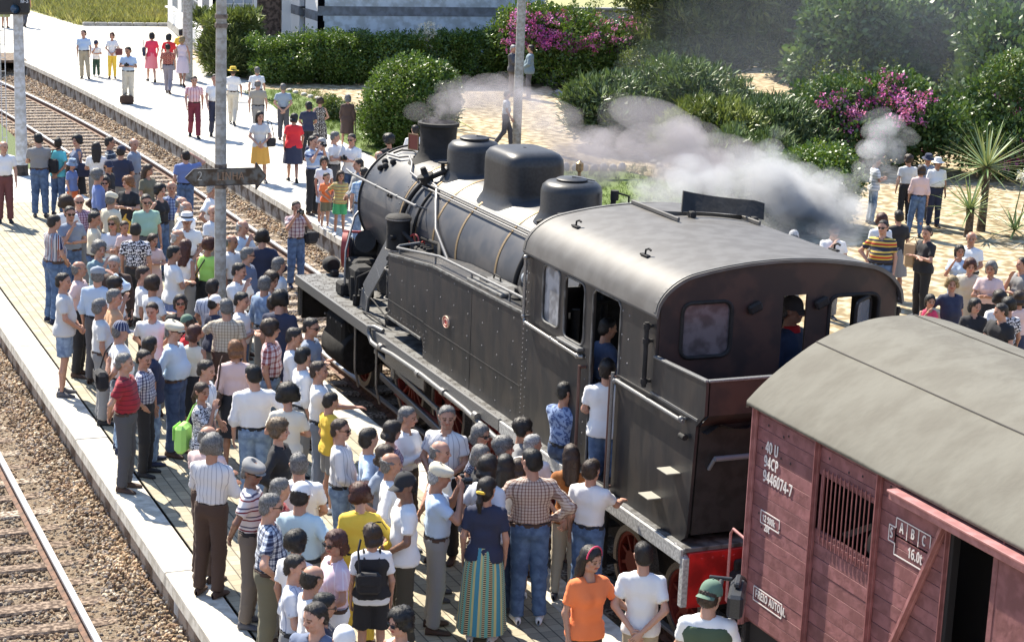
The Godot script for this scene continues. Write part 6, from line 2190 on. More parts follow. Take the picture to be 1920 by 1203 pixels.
# ---------------------------------------------------------------- people
# A body is one continuous surface: distances to tapered bones joined with a smooth minimum and meshed as surface nets.
func nets(bones: Array, cell: float, lo: Vector3, hi: Vector3, planes: Array = [], wob := 0.0) -> Array:
	# bones: [a, b, ra, rb, k, flatten z, cut end, subtract]; planes: [normal, offset] keep where n.p < offset
	var nx := int(ceil((hi.x - lo.x) / cell)) + 1
	var ny := int(ceil((hi.y - lo.y) / cell)) + 1
	var nz := int(ceil((hi.z - lo.z) / cell)) + 1
	var F := PackedFloat32Array()
	F.resize(nx * ny * nz)
	F.fill(1.0)
	for q in bones:
		var a: Vector3 = q[0]
		var e: Vector3 = q[1]
		var ra: float = q[2]
		var rb: float = q[3]
		var k: float = q[4]
		var sz: float = q[5]
		var cut: bool = q.size() > 6 and q[6]
		var sub: bool = q.size() > 7 and q[7]
		var pad := maxf(ra, rb) + k + cell * 1.5
		var x0 := clampi(int((minf(a.x, e.x) - pad - lo.x) / cell), 0, nx - 1)
		var x1 := clampi(int((maxf(a.x, e.x) + pad - lo.x) / cell) + 1, 0, nx - 1)
		var y0 := clampi(int((minf(a.y, e.y) - pad - lo.y) / cell), 0, ny - 1)
		var y1 := clampi(int((maxf(a.y, e.y) + pad - lo.y) / cell) + 1, 0, ny - 1)
		var z0 := clampi(int((minf(a.z, e.z) - pad / sz - lo.z) / cell), 0, nz - 1)
		var z1 := clampi(int((maxf(a.z, e.z) + pad / sz - lo.z) / cell) + 1, 0, nz - 1)
		var bx := e.x - a.x
		var by := e.y - a.y
		var bz := (e.z - a.z) * sz
		var bb := bx * bx + by * by + bz * bz
		var inv := 1.0 / maxf(bb, 1e-9)
		var il := sqrt(inv)
		var ln := sqrt(bb)
		var dr := rb - ra
		var ik := 0.25 / k
		for iz in range(z0, z1 + 1):
			var pz := (lo.z + iz * cell - a.z) * sz
			for iy in range(y0, y1 + 1):
				var py := lo.y + iy * cell - a.y
				var at := (iz * ny + iy) * nx
				var yz := py * by + pz * bz
				for i in range(x0, x1 + 1):
					var px := lo.x + i * cell - a.x
					var dt := px * bx + yz
					var t := clampf(dt * inv, 0.0, 1.0)
					var dx := px - bx * t
					var dy := py - by * t
					var dz := pz - bz * t
					var d := sqrt(dx * dx + dy * dy + dz * dz) - ra - dr * t
					if cut:
						d = maxf(d, dt * il - ln)
					var o := F[at + i]
					if sub:
						F[at + i] = maxf(o, -d)
						continue
					var h := k - absf(o - d)
					if h > 0.0:
						F[at + i] = minf(o, d) - h * h * ik
					elif d < o:
						F[at + i] = d
	for q in planes:
		var pn: Vector3 = q[0]
		for iz in nz:
			for iy in ny:
				var base: float = pn.y * (lo.y + iy * cell) + pn.z * (lo.z + iz * cell) - q[1]
				var at := (iz * ny + iy) * nx
				for i in nx:
					var d: float = base + pn.x * (lo.x + i * cell)
					if d > F[at + i]:
						F[at + i] = d
	var V := PackedVector3Array()
	var N := PackedVector3Array()
	var ID := PackedInt32Array()
	ID.resize(nx * ny * nz)
	ID.fill(-1)
	var sy := nx
	var sz2 := nx * ny
	for iz in nz - 1:
		for iy in ny - 1:
			var at := (iz * ny + iy) * nx
			for i in nx - 1:
				var c := at + i
				var f0 := F[c]
				var f1 := F[c + 1]
				var f2 := F[c + sy]
				var f3 := F[c + sy + 1]
				var f4 := F[c + sz2]
				var f5 := F[c + sz2 + 1]
				var f6 := F[c + sz2 + sy]
				var f7 := F[c + sz2 + sy + 1]
				var neg := int(f0 < 0.0) + int(f1 < 0.0) + int(f2 < 0.0) + int(f3 < 0.0) + int(f4 < 0.0) + int(f5 < 0.0) + int(f6 < 0.0) + int(f7 < 0.0)
				if neg == 0 or neg == 8:
					continue
				var sx := 0.0
				var syy := 0.0
				var szz := 0.0
				var n := 0
				if (f0 < 0.0) != (f1 < 0.0):
					sx += f0 / (f0 - f1); n += 1
				if (f2 < 0.0) != (f3 < 0.0):
					sx += f2 / (f2 - f3); syy += 1.0; n += 1
				if (f4 < 0.0) != (f5 < 0.0):
					sx += f4 / (f4 - f5); szz += 1.0; n += 1
				if (f6 < 0.0) != (f7 < 0.0):
					sx += f6 / (f6 - f7); syy += 1.0; szz += 1.0; n += 1
				if (f0 < 0.0) != (f2 < 0.0):
					syy += f0 / (f0 - f2); n += 1
				if (f1 < 0.0) != (f3 < 0.0):
					syy += f1 / (f1 - f3); sx += 1.0; n += 1
				if (f4 < 0.0) != (f6 < 0.0):
					syy += f4 / (f4 - f6); szz += 1.0; n += 1
				if (f5 < 0.0) != (f7 < 0.0):
					syy += f5 / (f5 - f7); sx += 1.0; szz += 1.0; n += 1
				if (f0 < 0.0) != (f4 < 0.0):
					szz += f0 / (f0 - f4); n += 1
				if (f1 < 0.0) != (f5 < 0.0):
					szz += f1 / (f1 - f5); sx += 1.0; n += 1
				if (f2 < 0.0) != (f6 < 0.0):
					szz += f2 / (f2 - f6); syy += 1.0; n += 1
				if (f3 < 0.0) != (f7 < 0.0):
					szz += f3 / (f3 - f7); sx += 1.0; syy += 1.0; n += 1
				var g := Vector3(f1 - f0 + f3 - f2 + f5 - f4 + f7 - f6, f2 - f0 + f3 - f1 + f6 - f4 + f7 - f5, f4 - f0 + f5 - f1 + f6 - f2 + f7 - f3).normalized()
				var p := lo + Vector3(i + sx / n, iy + syy / n, iz + szz / n) * cell
				if wob > 0.009 and cell > 0.02:
					var nz2 := noise.get_noise_3d(p.x * 4.0, p.y * 3.0, p.z * 4.0)
					p += g * 0.0065 * sin(p.x * 62.0 + p.z * 30.0 + p.y * 14.0 + nz2 * 7.0) * smoothstep(1.30, 1.05, p.y) * smoothstep(0.86, 0.95, p.y)
					p += g * 0.0060 * sin(p.y * 85.0 + nz2 * 8.0) * (smoothstep(0.36, 0.12, p.y) + smoothstep(0.14, 0.05, absf(p.y - 0.52)) + 0.6 * smoothstep(0.15, 0.2, absf(p.x)) * smoothstep(0.8, 0.9, p.y))
				if wob > 0.0:
					p += g * wob * (noise.get_noise_3d(p.x * 7.0, p.y * 5.0, p.z * 7.0) + 0.5 * noise.get_noise_3d(p.x * 17.0, p.y * 11.0, p.z * 17.0)) if cell > 0.02 else g * wob * (0.7 * noise.get_noise_3d(p.x * 34.0, p.y * 26.0, p.z * 34.0) + 0.5 * noise.get_noise_3d(p.x * 12.0, p.y * 12.0, p.z * 12.0))
				ID[c] = V.size()
				V.append(p)
				N.append(g)
	var IX := PackedInt32Array()
	for iz in range(1, nz - 1):
		for iy in range(1, ny - 1):
			var at := (iz * ny + iy) * nx
			for i in range(1, nx - 1):
				var c := at + i
				if ID[c] < 0 and ID[c - 1] < 0 and ID[c - sy] < 0 and ID[c - sz2] < 0:
					continue
				var f := F[c] < 0.0
				for ax in 3:
					var st := 1 if ax == 0 else (sy if ax == 1 else sz2)
					if f == (F[c + st] < 0.0):
						continue
					var u := sy if ax == 0 else (sz2 if ax == 1 else 1)
					var w := sz2 if ax == 0 else (1 if ax == 1 else sy)
					var A := ID[c - u - w]
					var B := ID[c - w]
					var C := ID[c]
					var D := ID[c - u]
					if A < 0 or B < 0 or C < 0 or D < 0:
						continue
					if f:
						IX.append_array([A, C, B, A, D, C])
					else:
						IX.append_array([A, B, C, A, C, D])
	return [V, N, IX]

func net_arrays(r: Array, uvs := true, col := Color.WHITE) -> Array:
	var V: PackedVector3Array = r[0]
	var uv := PackedVector2Array()
	uv.resize(V.size())
	if uvs:
		for i in V.size():
			var p := V[i]
			uv[i] = Vector2(atan2(p.x, absf(p.z) + 0.05) * 0.17, p.y)
	var c := PackedColorArray()
	c.resize(V.size())
	c.fill(col)
	return [r[0], r[1], uv, c, r[2]]

func to_mesh(a: Array, tinted := false) -> ArrayMesh:
	var s := []
	s.resize(Mesh.ARRAY_MAX)
	s[Mesh.ARRAY_VERTEX] = a[0]
	s[Mesh.ARRAY_NORMAL] = a[1]
	s[Mesh.ARRAY_TEX_UV] = a[2]
	if tinted:
		s[Mesh.ARRAY_COLOR] = a[3]
	s[Mesh.ARRAY_INDEX] = a[4]
	var m := ArrayMesh.new()
	if a[4].size():
		m.add_surface_from_arrays(Mesh.PRIMITIVE_TRIANGLES, s)
	return m

# joints: hands' and feet's places for every pose, the person facing +z, left = +x, 1.70 m tall
func pose_joints(pose: String, fem: bool) -> Dictionary:
	var sw := 0.152 if fem else 0.176
	var j := {"hip": [Vector3(0.085, 0.90, 0), Vector3(-0.085, 0.90, 0)], "knee": [Vector3(0.095, 0.49, 0.02), Vector3(-0.095, 0.49, 0.015)], "ankle": [Vector3(0.11, 0.085, -0.015), Vector3(-0.105, 0.085, -0.02)], "toe": [Vector3(0.05, 0, 1), Vector3(-0.12, 0, 1)]}
	j["sh"] = [Vector3(sw, 1.362, -0.012), Vector3(-sw, 1.362, -0.012)]
	var down := [Vector3(sw + 0.058, 1.10, -0.03), Vector3(sw + 0.062, 0.865, 0.05)]
	var L := down.duplicate()
	var R := [Vector3(-down[0].x, 1.10, -0.02), Vector3(-down[1].x + 0.01, 0.865, 0.06)]
	match pose:
		"back":
			L = [Vector3(0.255, 1.14, -0.11), Vector3(0.05, 0.94, -0.185)]
			R = [Vector3(-0.255, 1.14, -0.11), Vector3(-0.04, 0.925, -0.20)]
		"front":
			L = [Vector3(0.245, 1.13, 0.03), Vector3(0.06, 0.97, 0.20)]
			R = [Vector3(-0.245, 1.13, 0.03), Vector3(-0.05, 0.955, 0.215)]
		"cross":
			L = [Vector3(0.245, 1.13, 0.07), Vector3(-0.06, 1.17, 0.21)]
			R = [Vector3(-0.245, 1.13, 0.06), Vector3(0.07, 1.15, 0.19)]
		"hips":
			L = [Vector3(0.37, 1.17, -0.08), Vector3(0.20, 1.0, 0.02)]
			R = [Vector3(-0.37, 1.17, -0.08), Vector3(-0.20, 1.0, 0.02)]
		"hip":
			R = [Vector3(-0.37, 1.16, -0.06), Vector3(-0.20, 1.0, 0.05)]
		"cam":
			L = [Vector3(0.24, 1.22, 0.17), Vector3(0.075, 1.49, 0.22)]
			R = [Vector3(-0.24, 1.22, 0.17), Vector3(-0.075, 1.49, 0.22)]
		"chin":
			L = [Vector3(0.24, 1.13, 0.06), Vector3(-0.06, 1.14, 0.20)]
			R = [Vector3(-0.19, 1.15, 0.15), Vector3(-0.05, 1.40, 0.17)]
		"brow":
			R = [Vector3(-0.40, 1.45, 0.10), Vector3(-0.17, 1.60, 0.13)]
		"point":
			R = [Vector3(-0.22, 1.22, 0.18), Vector3(-0.16, 1.20, 0.42)]
		"pointL":
			L = [Vector3(0.42, 1.36, 0.12), Vector3(0.66, 1.34, 0.20)]
		"handR":
			L = [Vector3(0.31, 1.16, 0.04), Vector3(0.47, 1.04, 0.18)]
		"carry":
			L = [Vector3(0.24, 1.13, 0.05), Vector3(0.075, 1.17, 0.25)]
			R = [Vector3(-0.24, 1.13, 0.05), Vector3(-0.075, 1.17, 0.25)]
		"hug":
			L = [Vector3(0.36, 1.20, 0.04), Vector3(0.44, 1.26, 0.26)]
		"walk":
			L = [Vector3(0.235, 1.13, -0.09), Vector3(0.235, 0.90, -0.08)]
			R = [Vector3(-0.235, 1.13, 0.03), Vector3(-0.225, 0.91, 0.17)]
			j["knee"] = [Vector3(0.09, 0.50, 0.15), Vector3(-0.085, 0.48, -0.03)]
			j["ankle"] = [Vector3(0.09, 0.09, 0.19), Vector3(-0.085, 0.125, -0.27)]
		"step":
			L = [Vector3(sw + 0.062, 1.10, 0.02), Vector3(sw + 0.05, 0.90, 0.14)]
			R = [Vector3(-sw - 0.05, 1.10, -0.05), Vector3(-sw - 0.06, 0.87, -0.03)]
			j["knee"] = [Vector3(0.12, 0.49, 0.09), Vector3(-0.09, 0.49, 0.0)]
			j["ankle"] = [Vector3(0.15, 0.085, 0.08), Vector3(-0.095, 0.085, -0.03)]
		"climb":
			L = [Vector3(0.28, 1.30, 0.22), Vector3(0.30, 1.38, 0.46)]
			R = [Vector3(-0.26, 1.34, 0.24), Vector3(-0.18, 1.50, 0.45)]
			j["knee"] = [Vector3(0.10, 0.60, 0.26), Vector3(-0.09, 0.49, 0.02)]
			j["ankle"] = [Vector3(0.10, 0.24, 0.16), Vector3(-0.09, 0.085, -0.02)]
	j["el"] = [L[0], R[0]]
	j["wr"] = [L[1], R[1]]
	return j

func leg_key(pose: String) -> String:
	return pose if pose in ["walk", "climb", "step"] else "stand"

func hand_arrays(wrist: Vector3, dir: Vector3, palm: Vector3, thumb_side: Vector3, curl: float) -> Array:
	# palm, four fingers of unequal length with a bend at each knuckle, and a thumb leaving the side of the palm
	var b := MB.new()
	b.tint = Color.WHITE
	var side := thumb_side - dir * thumb_side.dot(dir)
	side = side.normalized()
	var nn := dir.cross(side).normalized()
	if nn.dot(palm) < 0.0:
		nn = -nn
	var rows := []
	for q in [[-0.02, 0.024, 0.019], [0.0, 0.027, 0.018], [0.03, 0.038, 0.016], [0.07, 0.041, 0.014], [0.085, 0.038, 0.010]]:
		var row := []
		for k in 10:
			var a := TAU * k / 10
			row.append(wrist + dir * q[0] + side * cos(a) * q[1] + nn * sin(a) * q[2])
		rows.append(row)
	b.grid(rows, true)
	for f in 4:
		var off := (1.5 - f) * 0.0195
		var ln: float = [0.068, 0.078, 0.073, 0.056][f]
		var p := wrist + dir * 0.080 + side * off
		var pts := [p]
		var d := dir
		for s in 3:
			d = (d + nn * curl * (0.5 + 0.4 * s)).normalized()
			p = p + d * ln * [0.42, 0.32, 0.26][s]
			pts.append(p)
		b.tube(pts, [0.0098, 0.0092, 0.0085, 0.006], 6)
	var t0 := wrist + dir * 0.022 + side * 0.028
	var td := (dir * 0.75 + side * 0.75 + nn * 0.3).normalized()
	var t1 := t0 + td * 0.034
	var t2 := t1 + (dir * 0.9 + side * 0.2 + nn * 0.4).normalized() * 0.028
	b.tube([t0, t1, t2], [0.0125, 0.011, 0.0075], 6)
	return b.arrays()

var cache := {}

func head_arrays(fem: bool) -> Array:
	var key := "head_f" if fem else "head_m"
	if cache.has(key):
		return cache[key]
	var j := 0.036 if fem else 0.040
	var nk := 0.046 if fem else 0.055
	var bones := [
		[Vector3(0, 0.158, -0.022), Vector3(0, 0.160, 0.012), 0.079, 0.075, 0.03, 1.0],
		[Vector3(0, 0.125, 0.030), Vector3(0, 0.062, 0.050), 0.060, j, 0.03, 1.0],
		[Vector3(-0.03, 0.065, 0.02), Vector3(0.03, 0.065, 0.02), 0.038, 0.038, 0.03, 1.0],
		[Vector3(0, 0.044, 0.066), Vector3(0, 0.047, 0.070), 0.019, 0.018, 0.02, 1.0],
		[Vector3(-0.034, 0.145, 0.074), Vector3(0.034, 0.145, 0.074), 0.012, 0.012, 0.016, 1.0],
		[Vector3(-0.038, 0.106, 0.066), Vector3(0.038, 0.106, 0.066), 0.020, 0.020, 0.02, 1.0],
		[Vector3(0, 0.138, 0.088), Vector3(0, 0.103, 0.108), 0.008, 0.0135, 0.012, 1.0],
		[Vector3(-0.012, 0.098, 0.098), Vector3(0.012, 0.098, 0.098), 0.009, 0.009, 0.01, 1.0],
		[Vector3(-0.018, 0.076, 0.088), Vector3(0.018, 0.076, 0.088), 0.0095, 0.0095, 0.01, 1.0],
		[Vector3(0.077, 0.105, -0.004), Vector3(0.083, 0.138, -0.012), 0.012, 0.016, 0.008, 0.8],
		[Vector3(-0.077, 0.105, -0.004), Vector3(-0.083, 0.138, -0.012), 0.012, 0.016, 0.008, 0.8],
		[Vector3(0, -0.065, -0.012), Vector3(0, 0.08, -0.008), nk + 0.006, nk, 0.03, 1.0]]
	var a := net_arrays(nets(bones, 0.0092, Vector3(-0.115, -0.06, -0.13), Vector3(0.115, 0.26, 0.14)), false)
	var V: PackedVector3Array = a[0]
	var C: PackedColorArray = a[3]
	for i in V.size():
		var p := V[i]
		var c := Color(1, 1, 1)
		if p.z > 0.045:
			var ex := absf(p.x) - 0.031
			if ex * ex * 0.7 + pow(p.y - 0.126, 2.0) * 1.6 < 0.00016:
				c = Color(0.22, 0.18, 0.16)
			elif absf(p.y - 0.1475 + 0.12 * maxf(0.0, absf(p.x) - 0.03)) < 0.0075 and absf(p.x) > 0.010 and absf(p.x) < 0.056:
				c = Color(0.25, 0.20, 0.17)
			elif absf(p.y - 0.0765) < 0.011 and absf(p.x) < 0.026:
				c = Color(0.80, 0.52, 0.50) if not fem else Color(0.82, 0.36, 0.36)
			elif p.y < 0.085 and not fem:
				c = Color(0.86, 0.84, 0.84)
			elif p.y < 0.118 and absf(p.x) > 0.02:
				c = Color(1.0, 0.93, 0.92)
		C[i] = c
	a[3] = C
	cache[key] = a
	return a

func body_arrays(pose: String, fem: bool) -> Array:
	var key := "body_%s_%s" % [pose, fem]
	if cache.has(key):
		return cache[key]
	var j := pose_joints(pose, fem)
	var k := 0.92 if fem else 1.0
	var bones := [
		[Vector3(0, 1.40, -0.02), Vector3(0, 1.49, -0.012), 0.060 * k, 0.052 * k, 0.05, 1.0],
		[Vector3(-0.06, 1.29, -0.005), Vector3(0.06, 1.29, -0.005), 0.085 * k, 0.085 * k, 0.04, 1.15],
		[Vector3(0, 1.25, 0), Vector3(0, 1.05, 0), 0.092 * k, 0.088 * k, 0.05, 1.1],
		[Vector3(-0.05, 0.95, 0), Vector3(0.05, 0.95, 0), 0.088, 0.088, 0.05, 1.0]]
	var m := MB.new()
	for s in 2:
		bones.append([Vector3(0, 1.375, -0.015), j.sh[s], 0.050 * k, 0.040 * k, 0.05, 1.0])
		bones.append([j.sh[s], j.el[s], 0.042 * k, 0.037 * k, 0.025, 1.0])
		bones.append([j.el[s], j.wr[s], 0.040 * k, 0.027 * k, 0.02, 1.0])
		bones.append([j.hip[s], j.knee[s], 0.074, 0.046, 0.04, 1.0])
		bones.append([j.knee[s] + Vector3(0, 0, -0.005), j.knee[s].lerp(j.ankle[s], 0.35) + Vector3(0, 0, -0.018), 0.045, 0.047, 0.02, 1.0])
		bones.append([j.knee[s].lerp(j.ankle[s], 0.35) + Vector3(0, 0, -0.018), j.ankle[s], 0.047, 0.031, 0.02, 1.0])
	m.add(net_arrays(nets(bones, 0.027, Vector3(-0.62, 0.03, -0.36), Vector3(0.78, 1.72, 0.56)), false))
	for s in 2:
		var dir: Vector3 = (j.wr[s] - j.el[s]).normalized()
		var sg := 1.0 if s == 0 else -1.0
		var palm := Vector3(-sg, 0, 0.1)
		var th := Vector3(0, 0.2, 1)
		var curl := 0.35
		if pose in ["cam", "carry", "climb"]:
			palm = Vector3(-sg, 0.2, -0.2)
			th = Vector3(-sg * 0.2, 1, -0.2)
			curl = 0.75
		elif pose in ["back", "front"]:
			palm = Vector3(0, -0.3, -1 if pose == "front" else 1)
			th = Vector3(0, 1, 0.1)
			curl = 0.5
		elif pose in ["hips"] or pose == "hip" and s == 1:
			palm = Vector3(-sg, 0, 0)
			th = Vector3(0, 0, -1)
			dir = (dir + Vector3(-sg * 0.2, -0.9, 0)).normalized()
		elif pose in ["point", "pointL", "handR", "hug"]:
			palm = Vector3(0, -1, 0)
			th = Vector3(-sg, 0, 0.2)
		m.add(hand_arrays(j.wr[s] - dir * 0.005, dir, palm, th, curl))
	cache[key] = m.arrays()
	return cache[key]

func top_arrays(kind: String, pose: String, fem: bool, fat: float) -> Array:
	var key := "top_%s_%s_%s_%.1f" % [kind, pose, fem, fat]
	if cache.has(key):
		return cache[key]
	var j := pose_joints(pose, fem)
	var k := 0.93 if fem else 1.0
	var ease := {"tank": 0.0, "tee": 0.008, "shirt": 0.010, "long": 0.010, "long2": 0.012, "jacket": 0.024, "over": 0.022}[kind] as float
	var tucked := kind in ["shirt", "long", "tank"]
	var hem := 1.012 if tucked else (0.86 if kind != "jacket" else 0.80)
	if kind == "over":
		hem = 0.93
	var w := ease + fat * 0.03
	var bones := [
		[Vector3(-0.075, 1.29, 0), Vector3(0.075, 1.29, 0), 0.120 * k + ease, 0.120 * k + ease, 0.05, 1.12],
		[Vector3(-0.03, 1.12, 0.01 + fat * 0.03), Vector3(0.03, 1.12, 0.01 + fat * 0.03), 0.125 * k + w, 0.125 * k + w, 0.06, 1.05],
		[Vector3(-0.05, 0.96, 0), Vector3(0.05, 0.96, 0), 0.118 + w * 0.9, 0.118 + w * 0.9, 0.06, 1.02],
		[Vector3(-0.045, 1.375, -0.02), Vector3(0.045, 1.375, -0.02), 0.066 * k + ease * 0.4, 0.066 * k + ease * 0.4, 0.05, 1.0]]
	if not tucked:
		bones.append([Vector3(-0.06, 0.88, 0), Vector3(0.06, 0.88, 0), 0.128 + w, 0.128 + w, 0.06, 1.0])
	if fem:
		bones.append([Vector3(0.066, 1.245, 0.075), Vector3(0.066, 1.25, 0.075), 0.070, 0.070, 0.04, 1.0])
		bones.append([Vector3(-0.066, 1.245, 0.075), Vector3(-0.066, 1.25, 0.075), 0.070, 0.070, 0.04, 1.0])
	if kind != "over":
		for s in 2:
			if kind != "tank":
				bones.append([Vector3(0, 1.372, -0.015), j.sh[s] + Vector3(0, -0.004, 0), 0.062 * k, 0.050 * k + ease * 0.5, 0.05, 1.0])
			else:
				bones.append([Vector3(0, 1.36, -0.015), (j.sh[s] as Vector3).lerp(Vector3(0, 1.38, 0), 0.22), 0.060 * k, 0.052 * k, 0.05, 1.0, true])
			if kind in ["tee", "shirt"]:
				var t := 0.70 if kind == "tee" else 0.66
				var e: Vector3 = (j.sh[s] as Vector3).lerp(j.el[s], t)
				bones.append([j.sh[s], e, 0.053 * k + ease * 0.4, 0.055 * k + ease * 0.9, 0.03, 1.0, true])
			elif kind != "tank":
				bones.append([j.sh[s], j.el[s], 0.053 * k + ease * 0.5, 0.049 * k + ease * 0.5, 0.03, 1.0])
				bones.append([j.el[s], (j.el[s] as Vector3).lerp(j.wr[s], 0.95), 0.049 * k + ease * 0.5, 0.038 * k + ease * 0.4, 0.025, 1.0, true])
	bones.append([Vector3(0, 1.42, 0.012), Vector3(0, 1.55, 0.0), 0.056 if kind != "over" else 0.085, 0.07, 0.01, 1.0, false, true])
	var planes := [[Vector3(0, -1, 0), -hem]]
	if kind == "over":
		planes.append([Vector3(0, 1, 0), 1.37])
	var m := MB.new()
	m.add(net_arrays(nets(bones, 0.0235, Vector3(-0.60, hem - 0.06, -0.36), Vector3(0.76, 1.66, 0.50), planes, 0.010)))
	if kind in ["shirt", "long", "long2", "jacket"]:
		# collar: a band round the neck, open at the front
		var pts := []
		for i in 13:
			var a := deg_to_rad(lerpf(-150, 150, i / 12.0) - 90.0)
			pts.append(Vector3(cos(a) * 0.063, 1.438 - 0.028 * (sin(a) * 0.5 + 0.5), sin(a) * 0.060 - 0.006))
		m.tube(pts, 0.016, 6)
	cache[key] = m.arrays()
	return cache[key]

func legs_arrays(kind: String, pose: String, fem: bool, fat: float) -> Array:
	var key := "legs_%s_%s_%s_%.1f" % [kind, leg_key(pose), fem, fat]
	if cache.has(key):
		return cache[key]
	var j := pose_joints(pose, fem)
	var w := fat * 0.022
	var m := MB.new()
	if kind in ["tr", "sh"]:
		var bones := [
			[Vector3(-0.06, 0.94, -0.005), Vector3(0.06, 0.94, -0.005), 0.116 + w, 0.116 + w, 0.04, 1.0],
			[Vector3(-0.055, 1.01, 0.0), Vector3(0.055, 1.01, 0.0), 0.107 + w, 0.107 + w, 0.04, 1.02]]
		for s in 2:
			if kind == "tr":
				bones.append([j.hip[s], j.knee[s], 0.097 + w * 0.6, 0.077, 0.03, 1.0])
				var lowp: Vector3 = (j.knee[s] as Vector3).lerp(j.ankle[s], 1.02)
				bones.append([j.knee[s], lowp, 0.076, 0.066 if not fem else 0.052, 0.03, 1.0, true])
			else:
				bones.append([j.hip[s], (j.hip[s] as Vector3).lerp(j.knee[s], 0.80), 0.100 + w, 0.102, 0.03, 1.0, true])
		m.add(net_arrays(nets(bones, 0.0245, Vector3(-0.32, 0.02, -0.38), Vector3(0.32, 1.10, 0.42), [[Vector3(0, 1, 0), 1.015]], 0.011)))
	else:
		# skirts: a bell of soft folds
		var bot := 0.47 if kind == "sk" else 0.13
		var rows := []
		for i in 13:
			var t := i / 12.0
			var y := lerpf(1.02, bot, t)
			var rx := lerpf(0.135, 0.195 if kind == "sk" else 0.215, pow(t, 0.6)) + w + 0.03 * sin(minf(t * 3.0, 1.0) * PI * 0.5)
			var rz := lerpf(0.115, 0.165 if kind == "sk" else 0.19, pow(t, 0.6)) + w + 0.02 * sin(minf(t * 3.0, 1.0) * PI * 0.5)
			var row := []
			for k in 40:
				var a := TAU * k / 40
				var f := 1.0 + 0.045 * t * sin(a * 7.0 + 0.6) + 0.02 * t * sin(a * 13.0)
				row.append(Vector3(cos(a) * rx * f, y, sin(a) * rz * f))
			rows.append(row)
		m.grid(rows, true, true, 1.15, 1.0)
		for i in m.uv.size():
			m.uv[i] = Vector2(atan2(m.v[i].x, absf(m.v[i].z) + 0.05) * 0.17, m.v[i].y)
	cache[key] = m.arrays()
	return cache[key]

func shoe_arrays() -> Array:
	if cache.has("shoe"):
		return cache["shoe"]
	var m := MB.new()
	var rows := []
	for q in [[-0.075, 0.012, 0.055], [-0.068, 0.030, 0.075], [-0.03, 0.037, 0.090], [0.02, 0.038, 0.080], [0.07, 0.043, 0.058], [0.12, 0.045, 0.047], [0.165, 0.034, 0.038], [0.185, 0.012, 0.026]]:
		var row := []
		for k in 12:
			var a := TAU * k / 12
			row.append(Vector3(cos(a) * q[1], maxf(0.0, q[2] * 0.5 + sin(a) * q[2] * 0.5), q[0]))
		rows.append(row)
	m.grid(rows, true)
	cache["shoe"] = m.arrays()
	return cache["shoe"]

